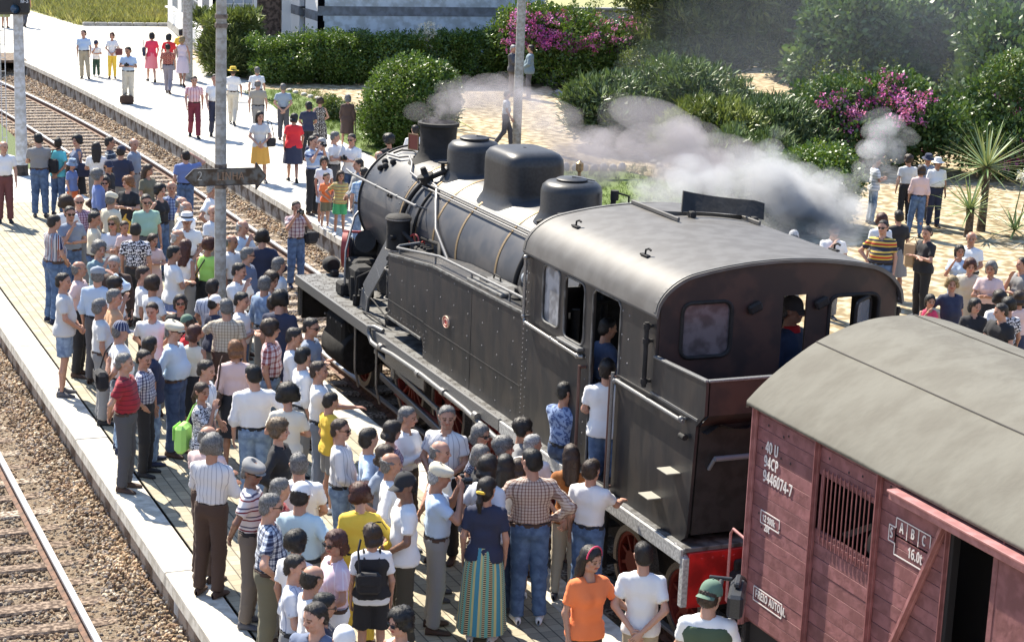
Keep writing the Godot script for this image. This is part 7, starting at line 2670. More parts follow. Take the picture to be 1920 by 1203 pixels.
func hair_arrays(style: String) -> Array:
	var key := "hair_" + style
	if cache.has(key):
		return cache[key]
	var bones := [[Vector3(0, 0.160, -0.026), Vector3(0, 0.166, 0.010), 0.0885, 0.083, 0.03, 1.0], [Vector3(-0.03, 0.095, -0.045), Vector3(0.03, 0.095, -0.045), 0.058, 0.058, 0.03, 1.0], [Vector3(0, 0.08, -0.036), Vector3(0, 0.045, -0.030), 0.056, 0.050, 0.03, 1.0]]
	var planes := [[Vector3(0, -0.62, 0.78).normalized(), -0.078]]
	var lo := Vector3(-0.16, -0.32, -0.20)
	var wob := 0.006
	match style:
		"bald":
			planes.append([Vector3(0, 1, 0.15).normalized(), 0.165])
			planes.append([Vector3(0, -1, 0.62).normalized(), -0.058])
		"short":
			planes.append([Vector3(0, -1, 0.62).normalized(), -0.058])
			wob = 0.010
		"curl":
			bones = [[Vector3(0, 0.165, -0.03), Vector3(0, 0.175, 0.006), 0.105, 0.098, 0.03, 1.0], [Vector3(-0.075, 0.10, -0.03), Vector3(0.075, 0.10, -0.03), 0.050, 0.050, 0.03, 1.0]]
			planes.append([Vector3(0, -1, 0), -0.045])
			wob = 0.026
		"bob":
			bones = [[Vector3(0, 0.162, -0.026), Vector3(0, 0.168, 0.010), 0.091, 0.086, 0.03, 1.0], [Vector3(-0.064, 0.13, -0.035), Vector3(-0.062, 0.04, -0.03), 0.042, 0.036, 0.03, 1.0], [Vector3(0.064, 0.13, -0.035), Vector3(0.060, 0.04, -0.03), 0.042, 0.036, 0.03, 1.0], [Vector3(-0.04, 0.06, -0.075), Vector3(0.04, 0.06, -0.075), 0.045, 0.045, 0.03, 1.0]]
			wob = 0.012
		"long":
			bones = [[Vector3(0, 0.162, -0.026), Vector3(0, 0.168, 0.010), 0.091, 0.086, 0.03, 1.0], [Vector3(-0.062, 0.13, -0.03), Vector3(-0.070, -0.10, -0.045), 0.042, 0.032, 0.03, 1.0], [Vector3(0.062, 0.13, -0.03), Vector3(0.066, -0.10, -0.045), 0.042, 0.032, 0.03, 1.0], [Vector3(-0.035, 0.08, -0.075), Vector3(-0.04, -0.16, -0.09), 0.052, 0.036, 0.04, 1.0], [Vector3(0.035, 0.08, -0.075), Vector3(0.04, -0.16, -0.09), 0.052, 0.036, 0.04, 1.0]]
			wob = 0.014
		"pony":
			planes.append([Vector3(0, -1, 0), -0.055])
			bones.append([Vector3(0, 0.125, -0.115), Vector3(0, 0.02, -0.145), 0.028, 0.034, 0.015, 1.0])
			bones.append([Vector3(0, 0.02, -0.145), Vector3(0, -0.09, -0.13), 0.034, 0.014, 0.015, 1.0])
	# cut the face free
	bones.append([Vector3(0, 0.10, 0.085), Vector3(0, 0.02, 0.10), 0.066, 0.075, 0.01, 1.0, false, true])
	if style in ["bob", "long", "curl"]:
		planes = planes.filter(func(p): return p[0].z < 0.5)
		bones.append([Vector3(0, 0.142, 0.095), Vector3(0, 0.10, 0.09), 0.055, 0.068, 0.01, 1.0, false, true])
	if style == "pony":
		planes = []
		bones.append([Vector3(0, 0.142, 0.095), Vector3(0, 0.10, 0.09), 0.055, 0.068, 0.01, 1.0, false, true])
		planes.append([Vector3(0, -1, 0), 0.2])
	if planes.is_empty():
		planes.append([Vector3(0, -1, 0), 0.5])
	var hm := MB.new()
	var base := net_arrays(nets(bones, 0.0125, lo, Vector3(0.16, 0.31, 0.15), planes, wob))
	hm.add(base)
	# loose strands that break up the outline
	var r := RandomNumberGenerator.new()
	r.seed = hash(style)
	var curly := style == "curl"
	for i in 520:
		var q := r.randi() % hm.v.size() if i == 0 else r.randi() % (base[0] as PackedVector3Array).size()
		var p: Vector3 = base[0][q]
		var nn: Vector3 = base[1][q]
		if nn.y < -0.55:
			continue
		var flow := (Vector3(p.x * 2.0, -0.6, p.z * 3.0 + (0.25 if p.z > 0.02 else -0.15)) + Vector3(r.randfn(), r.randfn(), r.randfn()) * (1.2 if curly else 0.35))
		flow = (flow - nn * flow.dot(nn)).normalized()
		var l := r.randf_range(0.018, 0.038)
		var side := flow.cross(nn).normalized() * r.randf_range(0.003, 0.006)
		var lift := nn * r.randf_range(0.002, 0.014 if curly else 0.008)
		var a := hm.vert(p - side - nn * 0.003, nn)
		hm.vert(p + side - nn * 0.003, nn)
		hm.vert(p + flow * l + lift, (nn + flow * 0.4).normalized())
		hm.tri(a, a + 1, a + 2)
	cache[key] = hm.arrays()
	return cache[key]

func hat_arrays(style: String) -> Array:
	var key := "hat_" + style
	if cache.has(key):
		return cache[key]
	var m := MB.new()
	var back := style == "capb"
	if style in ["cap", "capb"]:
		var rows := []
		for i in 9:
			var t := i / 8.0
			var row := []
			for k in 28:
				var a := TAU * k / 28
				var r := cos(t * PI * 0.5)
				row.append(Vector3(sin(a) * 0.094 * pow(r, 0.75), 0.148 + 0.118 * sin(t * PI * 0.5), -0.006 + cos(a) * 0.106 * pow(r, 0.75)))
			rows.append(row)
		m.grid(rows, true)
		var f := -1.0 if back else 1.0
		rows = []
		for i in 5:
			var row := []
			for k in 11:
				var a := lerpf(-1.05, 1.05, k / 10.0)
				var r := i / 4.0
				row.append(Vector3(sin(a) * (0.090 + 0.006 * r), 0.152 - 0.030 * r + 0.012 * cos(a * 2.0) * r, f * (cos(a) * (0.100 + 0.078 * r))))
			rows.append(row)
		m.grid(rows, false, back)
		for i in m.v.size():
			pass
		m.ball(Vector3(0, 0.267, -0.006), Vector3.ONE * 0.008, 6, 4)
	elif style == "flat":
		var rows := []
		for q in [[0.150, 0.093, 0.104, 0.0], [0.172, 0.104, 0.120, 0.006], [0.195, 0.108, 0.128, 0.014], [0.222, 0.098, 0.118, 0.014], [0.242, 0.070, 0.088, 0.006], [0.250, 0.03, 0.04, 0.0], [0.251, 0.001, 0.001, 0.0]]:
			var row := []
			for k in 28:
				var a := TAU * k / 28
				row.append(Vector3(sin(a) * q[1], q[0] - 0.02 * cos(a) * (1.0 if q[0] > 0.16 else 0.2), -0.006 + q[3] + cos(a) * q[2]))
			rows.append(row)
		m.grid(rows, true)
		rows = []
		for i in 4:
			var row := []
			for k in 9:
				var a := lerpf(-0.85, 0.85, k / 8.0)
				var r := i / 3.0
				row.append(Vector3(sin(a) * 0.092, 0.160 - 0.018 * r, cos(a) * (0.098 + 0.052 * r)))
			rows.append(row)
		m.grid(rows)
	else:
		m.lathe([Vector2(0.155 if style == "hat" else 0.135, 0.140 if style == "hat" else 0.115), Vector2(0.098, 0.158), Vector2(0.094, 0.168), Vector2(0.088, 0.235), Vector2(0.070, 0.258), Vector2(0.0, 0.264)], Vector3(0, 0, -0.004), Vector3.UP, 28, 0.0, TAU, 1.08)
	cache[key] = m.arrays()
	return cache[key]

func glasses_arrays() -> Array:
	if cache.has("glasses"):
		return cache["glasses"]
	var m := MB.new()
	for s in [-1.0, 1.0]:
		var row := []
		m.box(Vector3(s * 0.032, 0.124, 0.098), Vector3(0.046, 0.032, 0.008), 0.004, Basis(Vector3.UP, s * 0.22))
		m.bar(Vector3(s * 0.055, 0.132, 0.090), Vector3(s * 0.084, 0.132, 0.0), 0.006, 0.006)
	m.bar(Vector3(-0.012, 0.132, 0.103), Vector3(0.012, 0.132, 0.103), 0.006, 0.006)
	cache["glasses"] = m.arrays()
	return cache["glasses"]

func moustache_arrays() -> Array:
	if cache.has("moustache"):
		return cache["moustache"]
	var m := MB.new()
	m.tube([Vector3(-0.034, 0.080, 0.082), Vector3(-0.018, 0.089, 0.099), Vector3(0.0, 0.092, 0.103), Vector3(0.018, 0.089, 0.099), Vector3(0.034, 0.080, 0.082)], [0.004, 0.008, 0.007, 0.008, 0.004], 6)
	cache["moustache"] = m.arrays()
	return cache["moustache"]

const COLOURS := {
	"white": [0.72, 0.72, 0.72], "cream": [0.62, 0.57, 0.44], "creamy": [0.66, 0.62, 0.52], "ltblue": [0.42, 0.53, 0.68], "ice": [0.58, 0.61, 0.65], "iceblue": [0.50, 0.60, 0.70], "aqua": [0.50, 0.63, 0.66], "blue": [0.14, 0.20, 0.42], "bluegrey": [0.19, 0.23, 0.30], "greyblue": [0.25, 0.29, 0.34], "steel": [0.27, 0.33, 0.39], "slate": [0.12, 0.15, 0.23], "denim": [0.25, 0.34, 0.47], "grey": [0.22, 0.22, 0.22], "dkgrey": [0.075, 0.075, 0.085], "ltgrey": [0.40, 0.40, 0.40], "palegrey": [0.53, 0.54, 0.54], "black": [0.016, 0.016, 0.019], "navy": [0.022, 0.028, 0.060], "teal": [0.20, 0.29, 0.32], "turq": [0.12, 0.52, 0.58], "maroon": [0.13, 0.045, 0.045], "maroon2": [0.16, 0.022, 0.038], "jeans": [0.10, 0.17, 0.30], "ltjeans": [0.25, 0.35, 0.48], "dkjeans": [0.055, 0.09, 0.17], "greyjeans": [0.17, 0.20, 0.26], "orange": [0.78, 0.19, 0.060], "mustard": [0.62, 0.38, 0.06], "mustard2": [0.66, 0.36, 0.07], "brown": [0.060, 0.034, 0.024], "coat": [0.065, 0.040, 0.032], "olive": [0.14, 0.13, 0.085], "olivedk": [0.050, 0.044, 0.030], "olivelt": [0.25, 0.26, 0.11], "ltgreen": [0.28, 0.44, 0.36], "green": [0.06, 0.34, 0.13], "beige": [0.52, 0.46, 0.35], "pinkpale": [0.62, 0.46, 0.44], "tan": [0.40, 0.29, 0.175], "tanor": [0.50, 0.29, 0.16], "brngrey": [0.14, 0.115, 0.095], "dkgreen": [0.02, 0.055, 0.04], "yellow": [0.76, 0.52, 0.06], "crimson": [0.62, 0.045, 0.10], "pink": [0.70, 0.22, 0.25], "red": [0.62, 0.025, 0.035], "redpink": [0.62, 0.05, 0.12], "purgrey": [0.20, 0.185, 0.22], "lilac": [0.52, 0.44, 0.50], "khaki": [0.36, 0.31, 0.22], "khakigrey": [0.32, 0.29, 0.24], "creamtr": [0.55, 0.51, 0.42], "lime": [0.36, 0.68, 0.16], "rust": [0.30, 0.105, 0.022], "work": [0.045, 0.07, 0.14], "capgreen": [0.095, 0.16, 0.115], "greenvest": [0.055, 0.085, 0.05], "slatejk": [0.15, 0.21, 0.25],
}
const HAIRS := {"bk": [0.010, 0.009, 0.009], "dk": [0.022, 0.015, 0.012], "br": [0.055, 0.030, 0.018], "db": [0.17, 0.11, 0.06], "rd": [0.095, 0.026, 0.016], "or": [0.30, 0.13, 0.05], "bl": [0.36, 0.25, 0.11], "gr": [0.21, 0.205, 0.20], "wh": [0.52, 0.52, 0.52]}

func pattern(key: String) -> Array:
	# [texture, metres per repeat]
	var W := Color(0.86, 0.86, 0.88)
	var specs := {
		"navystr": ["h", Color(0.13, 0.19, 0.27), [[0.78, Color(0.75, 0.78, 0.78)]], 0.10], "multistr": ["v", Color(0.72, 0.72, 0.74), [[0.30, Color(0.15, 0.15, 0.30)], [0.55, Color(0.55, 0.28, 0.22)], [0.80, Color(0.25, 0.25, 0.30)]], 0.085],
		"bluestr": ["v", Color(0.74, 0.77, 0.82), [[0.7, Color(0.30, 0.34, 0.50)]], 0.05], "bluestr2": ["v", Color(0.80, 0.82, 0.86), [[0.6, Color(0.50, 0.55, 0.66)]], 0.07], "ltstr": ["v", Color(0.82, 0.82, 0.83), [[0.7, Color(0.60, 0.60, 0.64)]], 0.045],
		"maroonstr": ["h", Color(0.84, 0.83, 0.83), [[0.45, Color(0.45, 0.13, 0.18)], [0.80, Color(0.30, 0.30, 0.40)]], 0.11], "pinkstr": ["v", Color(0.88, 0.74, 0.75), [[0.6, Color(0.62, 0.16, 0.22)]], 0.075], "bwstr": ["h", Color(0.84, 0.85, 0.86), [[0.55, Color(0.17, 0.19, 0.25)]], 0.075], "yellstr": ["v", Color(0.80, 0.66, 0.36), [[0.6, Color(0.60, 0.42, 0.18)]], 0.09],
		"rainbow": ["h", Color(0.76, 0.70, 0.42), [[0.30, Color(0.68, 0.30, 0.25)], [0.62, Color(0.35, 0.36, 0.40)]], 0.085], "sunset": ["h", Color(0.12, 0.14, 0.24), [[0.18, Color(0.80, 0.66, 0.25)], [0.34, Color(0.75, 0.16, 0.10)], [0.46, Color(0.82, 0.68, 0.32)], [0.74, Color(0.80, 0.68, 0.32)]], 0.21], "redstr": ["h", Color(0.60, 0.12, 0.18), [[0.7, Color(0.30, 0.08, 0.10)]], 0.06], "redwhite": ["h", Color(0.84, 0.80, 0.80), [[0.5, Color(0.52, 0.07, 0.12)]], 0.16],
		"bluewhite": ["h", Color(0.60, 0.68, 0.80), [[0.4, Color(0.20, 0.28, 0.46)], [0.6, Color(0.78, 0.80, 0.84)]], 0.30], "greenwhite": ["h", Color(0.12, 0.16, 0.26), [[0.35, Color(0.84, 0.86, 0.84)], [0.6, Color(0.12, 0.42, 0.22)]], 0.28], "zebra": ["z", Color(0.84, 0.84, 0.85), Color(0.16, 0.16, 0.20), 0.16], "navywhite": ["v", Color(0.16, 0.20, 0.34), [[0.7, Color(0.82, 0.83, 0.86)]], 0.07],
		"blueplaid": ["p", Color(0.62, 0.68, 0.78), Color(0.16, 0.22, 0.42), 0.055], "purplaid": ["p", Color(0.74, 0.68, 0.74), Color(0.32, 0.16, 0.28), 0.045], "navychk": ["p", Color(0.84, 0.84, 0.87), Color(0.15, 0.15, 0.28), 0.042], "navyplaid": ["p", Color(0.80, 0.83, 0.86), Color(0.07, 0.11, 0.24), 0.060], "plaidred": ["p", Color(0.84, 0.82, 0.84), Color(0.50, 0.24, 0.24), 0.075], "whplaid": ["p", Color(0.84, 0.82, 0.82), Color(0.48, 0.34, 0.38), 0.075], "ltplaid": ["p", Color(0.76, 0.83, 0.90), Color(0.45, 0.58, 0.72), 0.085], "creamchk": ["p", Color(0.80, 0.76, 0.68), Color(0.56, 0.51, 0.45), 0.040], "creamchk2": ["p", Color(0.82, 0.76, 0.70), Color(0.45, 0.33, 0.29), 0.030],
		"floralbw": ["f", Color(0.10, 0.10, 0.15), W, 0.14], "floralbr": ["f", Color(0.16, 0.12, 0.10), Color(0.80, 0.78, 0.74), 0.16], "redflor": ["f", Color(0.50, 0.13, 0.13), Color(0.70, 0.50, 0.42), 0.15], "bluepat": ["f", Color(0.52, 0.60, 0.74), Color(0.26, 0.34, 0.52), 0.20], "bwpat": ["f", Color(0.14, 0.14, 0.16), Color(0.74, 0.74, 0.74), 0.05], "navydot": ["f", Color(0.10, 0.13, 0.26), Color(0.66, 0.68, 0.74), 0.05], "pinkwhite": ["v", Color(0.84, 0.74, 0.78), [[0.6, Color(0.88, 0.82, 0.85)]], 0.06], "folk": ["k", W, W, 0.165]}
	var s: Array = specs[key]
	if tex.has("pat_" + key):
		return [tex["pat_" + key], s[3]]
	var n := 64 if key != "folk" else 128
	var im := Image.create(n, n, false, Image.FORMAT_RGB8)
	var f := FastNoiseLite.new()
	f.seed = hash(key) % 997
	f.frequency = 0.055
	var blot: Image = f.get_seamless_image(n, n) if s[0] in ["f", "z"] else null
	for y in n:
		for x in n:
			var c: Color = s[1]
			match s[0]:
				"h", "v":
					var t := float(y if s[0] == "h" else x) / n
					for q in s[2]:
						if t > q[0] - 0.07 and t < q[0] + 0.07:
							c = q[1]
				"p":
					var a := float(x) / n
					var b := float(y) / n
					var k := (0.55 if a < 0.42 else 0.0) + (0.45 if b < 0.42 else 0.0)
					if absf(a - 0.72) < 0.05 or absf(b - 0.72) < 0.05:
						k += 0.3
					c = (s[1] as Color).lerp(s[2], minf(k, 1.0))
				"f":
					c = s[2] if blot.get_pixel(x, y).r > 0.56 else s[1]
				"z":
					c = s[2] if sin(float(y) / n * TAU * 3.0 + blot.get_pixel(x, y).r * 9.0) > 0.25 else s[1]
				"k":
					# long skirt: turquoise, straw and black-dotted bands
					var t := float(x) / n
					var row := (y / 8) % 2
					if t < 0.10:
						c = Color(0.78, 0.74, 0.50)
					elif t < 0.30:
						c = Color(0.30, 0.60, 0.66) if (x + y) % 7 < 5 else Color(0.18, 0.42, 0.56)
					elif t < 0.40:
						c = Color(0.78, 0.74, 0.50)
					elif t < 0.50:
						c = Color(0.42, 0.66, 0.60)
					elif t < 0.66:
						c = Color(0.08, 0.08, 0.10) if row == 0 else Color(0.80, 0.70, 0.52)
					elif t < 0.80:
						c = Color(0.42, 0.66, 0.60)
					elif t < 0.92:
						c = Color(0.82, 0.74, 0.56) if row == 0 else Color(0.10, 0.10, 0.12)
					else:
						c = Color(0.50, 0.68, 0.58)
			var g := 0.97 + 0.06 * noise.get_noise_2d(x * 0.9, y * 0.9)
			im.set_pixel(x, y, Color(c.r * g, c.g * g, c.b * g))
	tex["pat_" + key] = ImageTexture.create_from_image(im)
	return [tex["pat_" + key], s[3]]

func cloth(colour: String) -> Material:
	var key := "cloth_" + colour
	if mats.has(key):
		return mats[key]
	var m: StandardMaterial3D
	if COLOURS.has(colour):
		var c: Array = COLOURS[colour]
		m = mat(key, lin(c[0], c[1], c[2]), 0.85)
		surf(m, null if not colour in ["jeans", "ltjeans", "denim", "dkjeans"] else noise_tex("wash", 0.02, 4, FastNoiseLite.TYPE_SIMPLEX_SMOOTH, Color(0.72, 0.75, 0.8), Color(1, 1, 1)), tex["cloth"], 1.6, 1.5)
	else:
		var p := pattern(colour)
		m = mat(key, Color.WHITE, 0.85)
		m.albedo_texture = p[0]
		m.uv1_scale = Vector3(1.0 / p[1], 1.0 / p[1], 1.0)
	m.rim_enabled = true
	m.rim = 0.25
	m.rim_tint = 0.6
	return m

func person(label: String, at: Vector3, h: float, turn: float, spec: String, group: String) -> Node3D:
	var w := spec.split(" ")
	var sex := w[0]
	var fem := sex in ["f", "g"]
	var child := h < 1.42
	var pose := w[1]
	var hair := ["short", "dk"]
	var tops := ["tee", "white"]
	var legs := ["tr", "grey"]
	var hat := []
	var over := ""
	var fat := 0.0
	var girth := 1.0
	var opts := []
	for k in range(2, w.size()):
		var q := w[k].split(".")
		match q[0]:
			"short", "bald", "curl", "bob", "long", "pony":
				if q.size() > 1 and HAIRS.has(q[1]):
					hair = [q[0], q[1]]
				else:
					tops = [q[0], q[1]]
			"tee", "shirt", "tank", "jacket", "long2":
				tops = [q[0], q[1]]
			"tr", "sh", "sk", "lsk":
				legs = [q[0], q[1]]
			"cap", "capb", "flat", "hat", "bucket":
				hat = [q[0], q[1]]
			"over":
				over = q[1]
			"fat":
				fat = 1.0
			"slim":
				girth = 0.92
			_:
				opts.append(q[0])
	if pose == "lean" or pose == "lean1":
		opts.append("lean")
		pose = "down"
	if pose == "point" and label.contains("polo resting"):
		pose = "point"
	if not fem and fat == 0.0 and rng.randf() < 0.45 and not child and girth == 1.0:
		fat = 0.5
	if pose == "down":
		var pick := hash(label + "stance") % 20
		if pick < 3:
			pose = "front"
		elif pick < 5:
			pose = "hip"
		elif pick < 7:
			pose = "chin"
		elif pick < 9:
			pose = "back"
		elif pick < 11:
			pose = "cross"
		elif pick < 13:
			pose = "step"
	var p := thing("person", label, "person", at, deg_to_rad(turn), group)
	p.rotation.x = deg_to_rad(rng.randf_range(-0.5, 2.0))
	p.rotation.z = deg_to_rad(rng.randf_range(-1.3, 1.3))
	var sc := h / 1.72
	var r := RandomNumberGenerator.new()
	r.seed = hash(label)
	# head
	var hs := 1.17 if h < 1.25 else (1.08 if child else 1.0)
	var yaw := r.randf_range(-0.6, 0.6) if not pose in ["cam"] else 0.0
	var pit := r.randf_range(-0.02, 0.22)
	if fem and pose == "front":
		pit = 0.1
	var ht := Transform3D(Basis(Vector3.UP, yaw) * Basis(Vector3.RIGHT, pit) * Basis.from_scale(Vector3.ONE * hs), Vector3(0, 1.475, -0.012))
	var bm := MB.new()
	bm.add(body_arrays(pose, fem))
	bm.add(head_arrays(fem), ht)
	var tone := r.randi() % 4
	if label.contains("black cap, white t-shirt") or label.contains("grey flat cap"):
		tone = 4
	var skin: StandardMaterial3D = mat("skin_%d" % tone, lin([0.46, 0.40, 0.36, 0.43, 0.20][tone], [0.26, 0.215, 0.185, 0.235, 0.105][tone], [0.185, 0.145, 0.12, 0.165, 0.07][tone]), 0.55)
	skin.vertex_color_use_as_albedo = true
	skin.subsurf_scatter_enabled = true
	skin.subsurf_scatter_strength = 0.08
	var g := sc * girth
	var scl := Vector3(g, sc, g)
	var body := put("body", to_mesh(bm.arrays(), true), skin, p)
	body.scale = scl
	var part := func(called: String, mesh_key: String, arr: Array, m: Material, t := Transform3D.IDENTITY) -> MeshInstance3D:
		if not cache.has("mesh_" + mesh_key):
			cache["mesh_" + mesh_key] = to_mesh(arr)
		var o := put(called, cache["mesh_" + mesh_key], m, p)
		o.transform = Transform3D(Basis.from_scale(scl), Vector3.ZERO) * t
		return o
	# clothes
	var tk: String = tops[0]
	part.call({"tee": "t_shirt", "shirt": "shirt", "long": "shirt", "long2": "blouse", "tank": "top", "jacket": "jacket"}[tk], "top_%s_%s_%s_%.1f" % [tk, pose, fem, fat], top_arrays(tk, pose, fem, fat), cloth(tops[1]))
	if over:
		part.call("waistcoat", "top_over_%s_%.1f" % [fem, fat], top_arrays("over", "down", fem, fat), cloth(over))
	part.call({"tr": "trousers", "sh": "shorts", "sk": "skirt", "lsk": "long_skirt"}[legs[0]], "legs_%s_%s_%s_%.1f" % [legs[0], leg_key(pose), fem, fat], legs_arrays(legs[0], pose, fem, fat), cloth(legs[1]))
	if tk in ["shirt", "long", "tank"] and legs[0] in ["tr", "sh"] and not child:
		var bk := "mesh_belt_%.1f" % fat
		if not cache.has(bk):
			var mm := MB.new()
			var rb := 0.113 + fat * 0.022
			mm.lathe([Vector2(rb - 0.004, 0.978), Vector2(rb + 0.007, 0.980), Vector2(rb + 0.007, 1.012), Vector2(rb - 0.004, 1.014)], Vector3.ZERO, Vector3.UP, 28, 0.0, TAU, 1.50)
			cache[bk] = mm.mesh()
		var be := put("belt", cache[bk], cloth("brown" if r.randf() < 0.5 else "black"), p)
		be.scale = scl
	# shoes
	var j := pose_joints(pose, fem)
	var shoe_m := cloth(["black", "brown", "dkgrey", "brown"][r.randi() % 4] if not (legs[0] == "sh" or legs[1] in ["jeans", "ltjeans", "folk"]) else ["white", "white", "dkgrey", "navy"][r.randi() % 4])
	if label.contains("turquoise patterned") or child:
		shoe_m = cloth("white")
	for s in 2:
		var ank: Vector3 = j.ankle[s]
		var tp := 0.55 if pose == "walk" and s == 1 else 0.0
		var tf := Transform3D(Basis(Vector3.UP, 0.14 if s == 0 else -0.16) * Basis(Vector3.RIGHT, tp), Vector3(ank.x, maxf(0.0, ank.y - 0.085), ank.z + 0.005))
		part.call("shoe", "shoe", shoe_arrays(), shoe_m, tf)
	# hair and what is worn on the head
	var hc: Array = HAIRS[hair[1]]
	var hm := mat("hair_" + hair[1], lin(hc[0], hc[1], hc[2]), 0.5)
	if not hm.uv1_triplanar:
		surf(hm, tex["strand"], tex["strand"], 5.0, 1.8)
		hm.uv1_scale = Vector3(9.0, 2.2, 9.0)
	var hair_style: String = hair[0]
	if hat.size() and hair_style in ["short", "curl"]:
		hair_style = "bald"
	part.call("hair", "hair_" + hair_style, hair_arrays(hair_style), hm, ht * Transform3D(Basis.from_scale(Vector3(1.22, 1.1, 1.15) if "big" in opts else Vector3.ONE), Vector3.ZERO))
	if hat.size():
		part.call("cap" if hat[0] != "hat" and hat[0] != "bucket" else "hat", "hat_" + hat[0], hat_arrays(hat[0]), cloth(hat[1]), ht)
		if hat[0] == "hat" and hat[1] == "white" and label.contains("dark band"):
			var mm := MB.new()
			mm.lathe([Vector2(0.0945, 0.168), Vector2(0.097, 0.170), Vector2(0.094, 0.195), Vector2(0.091, 0.196)], Vector3(0, 0, -0.004), Vector3.UP, 28, 0.0, TAU, 1.08)
			part.call("hat_band", "hat_band", mm.arrays(), cloth("black"), ht)
	if "gl" in opts:
		part.call("glasses", "glasses", glasses_arrays(), mat("sunglass", lin(0.012, 0.011, 0.011), 0.12), ht)
	if label.contains("sunglasses on her hair"):
		part.call("glasses", "glasses", glasses_arrays(), mat("sunglass", lin(0.012, 0.011, 0.011), 0.12), ht * Transform3D(Basis(Vector3.RIGHT, -0.9), Vector3(0, 0.13, -0.06)))
	if "mo" in opts:
		part.call("moustache", "moustache", moustache_arrays(), hm, ht)
	if "band" in opts:
		var mm := MB.new()
		var pts := []
		for i in 11:
			var a := PI * i / 10.0
			pts.append(Vector3(cos(a) * 0.088, 0.16 + sin(a) * 0.105, 0.035))
		mm.tube(pts, 0.008, 6)
		part.call("hair_band", "hair_band", mm.arrays(), cloth("redpink"), ht)
	if label.contains("ponytail, navy"):
		var mm := MB.new()
		mm.lathe([Vector2(0.028, -0.016), Vector2(0.045, -0.008), Vector2(0.045, 0.008), Vector2(0.028, 0.016)], Vector3(0, 0.115, -0.128), Vector3(0, 0.9, 0.3).normalized(), 14)
		part.call("hair_band", "hair_scrunchie", mm.arrays(), cloth("yellow"), ht)
	if over == "black":
		var mm := MB.new()
		for s in [-1.0, 1.0]:
			mm.tube([Vector3(s * 0.07, 1.34, -0.105), Vector3(s * 0.085, 1.44, -0.04), Vector3(s * 0.08, 1.42, 0.05), Vector3(s * 0.07, 1.32, 0.115)], 0.014, 6)
		part.call("strap", "dungaree_strap", mm.arrays(), cloth("black"))
	if label.contains("red scarf"):
		var mm := MB.new()
		mm.lathe([Vector2(0.05, 1.40), Vector2(0.085, 1.41), Vector2(0.075, 1.46), Vector2(0.05, 1.47)], Vector3.ZERO, Vector3.UP, 18)
		part.call("scarf", "scarf", mm.arrays(), cloth("red"))
	p.set_meta("tall", sc)
	return p

func held(called: String, label: String, category: String, who: Node3D, at: Vector3, turn := 0.0) -> Node3D:
	# a thing carried by a person: it stands alone in the scene, at the person's hand or shoulder
	var t := Transform3D(Basis(Vector3.UP, who.rotation.y), who.position)
	return thing(called, label, category, t * (at * (who.get_meta("tall") as float)), who.rotation.y + turn)

func bag(o: Node3D, size: Vector3, m: Material, strap: Array) -> void:
	var b := MB.new()
	b.box(Vector3.ZERO, size, minf(size.x, minf(size.y, size.z)) * 0.3)
	put("bag_body", b.mesh(), m, o)
	b = MB.new()
	b.box(Vector3(0, size.y * 0.22, size.z * 0.5 + 0.006), Vector3(size.x * 0.9, size.y * 0.5, 0.012), 0.005)
	put("flap", b.mesh(), m, o)
	if strap.size() > 1:
		b = MB.new()
		b.tube(strap, 0.011, 6)
		put("strap", b.mesh(), m, o)

func camera_thing(o: Node3D) -> void:
	var m := cloth("black")
	var b := MB.new()
	b.box(Vector3.ZERO, Vector3(0.14, 0.085, 0.05), 0.012)
	b.box(Vector3(0, 0.055, 0), Vector3(0.05, 0.03, 0.045), 0.008)
	put("camera_body", b.mesh(), m, o)
	b = MB.new()
	b.lathe([Vector2(0.036, 0.02), Vector2(0.036, 0.07), Vector2(0.033, 0.10), Vector2(0.028, 0.10), Vector2(0.026, 0.085), Vector2(0.0, 0.085)], Vector3.ZERO, Vector3.BACK, 18)
	put("lens", b.mesh(), mats["sunglass"], o)

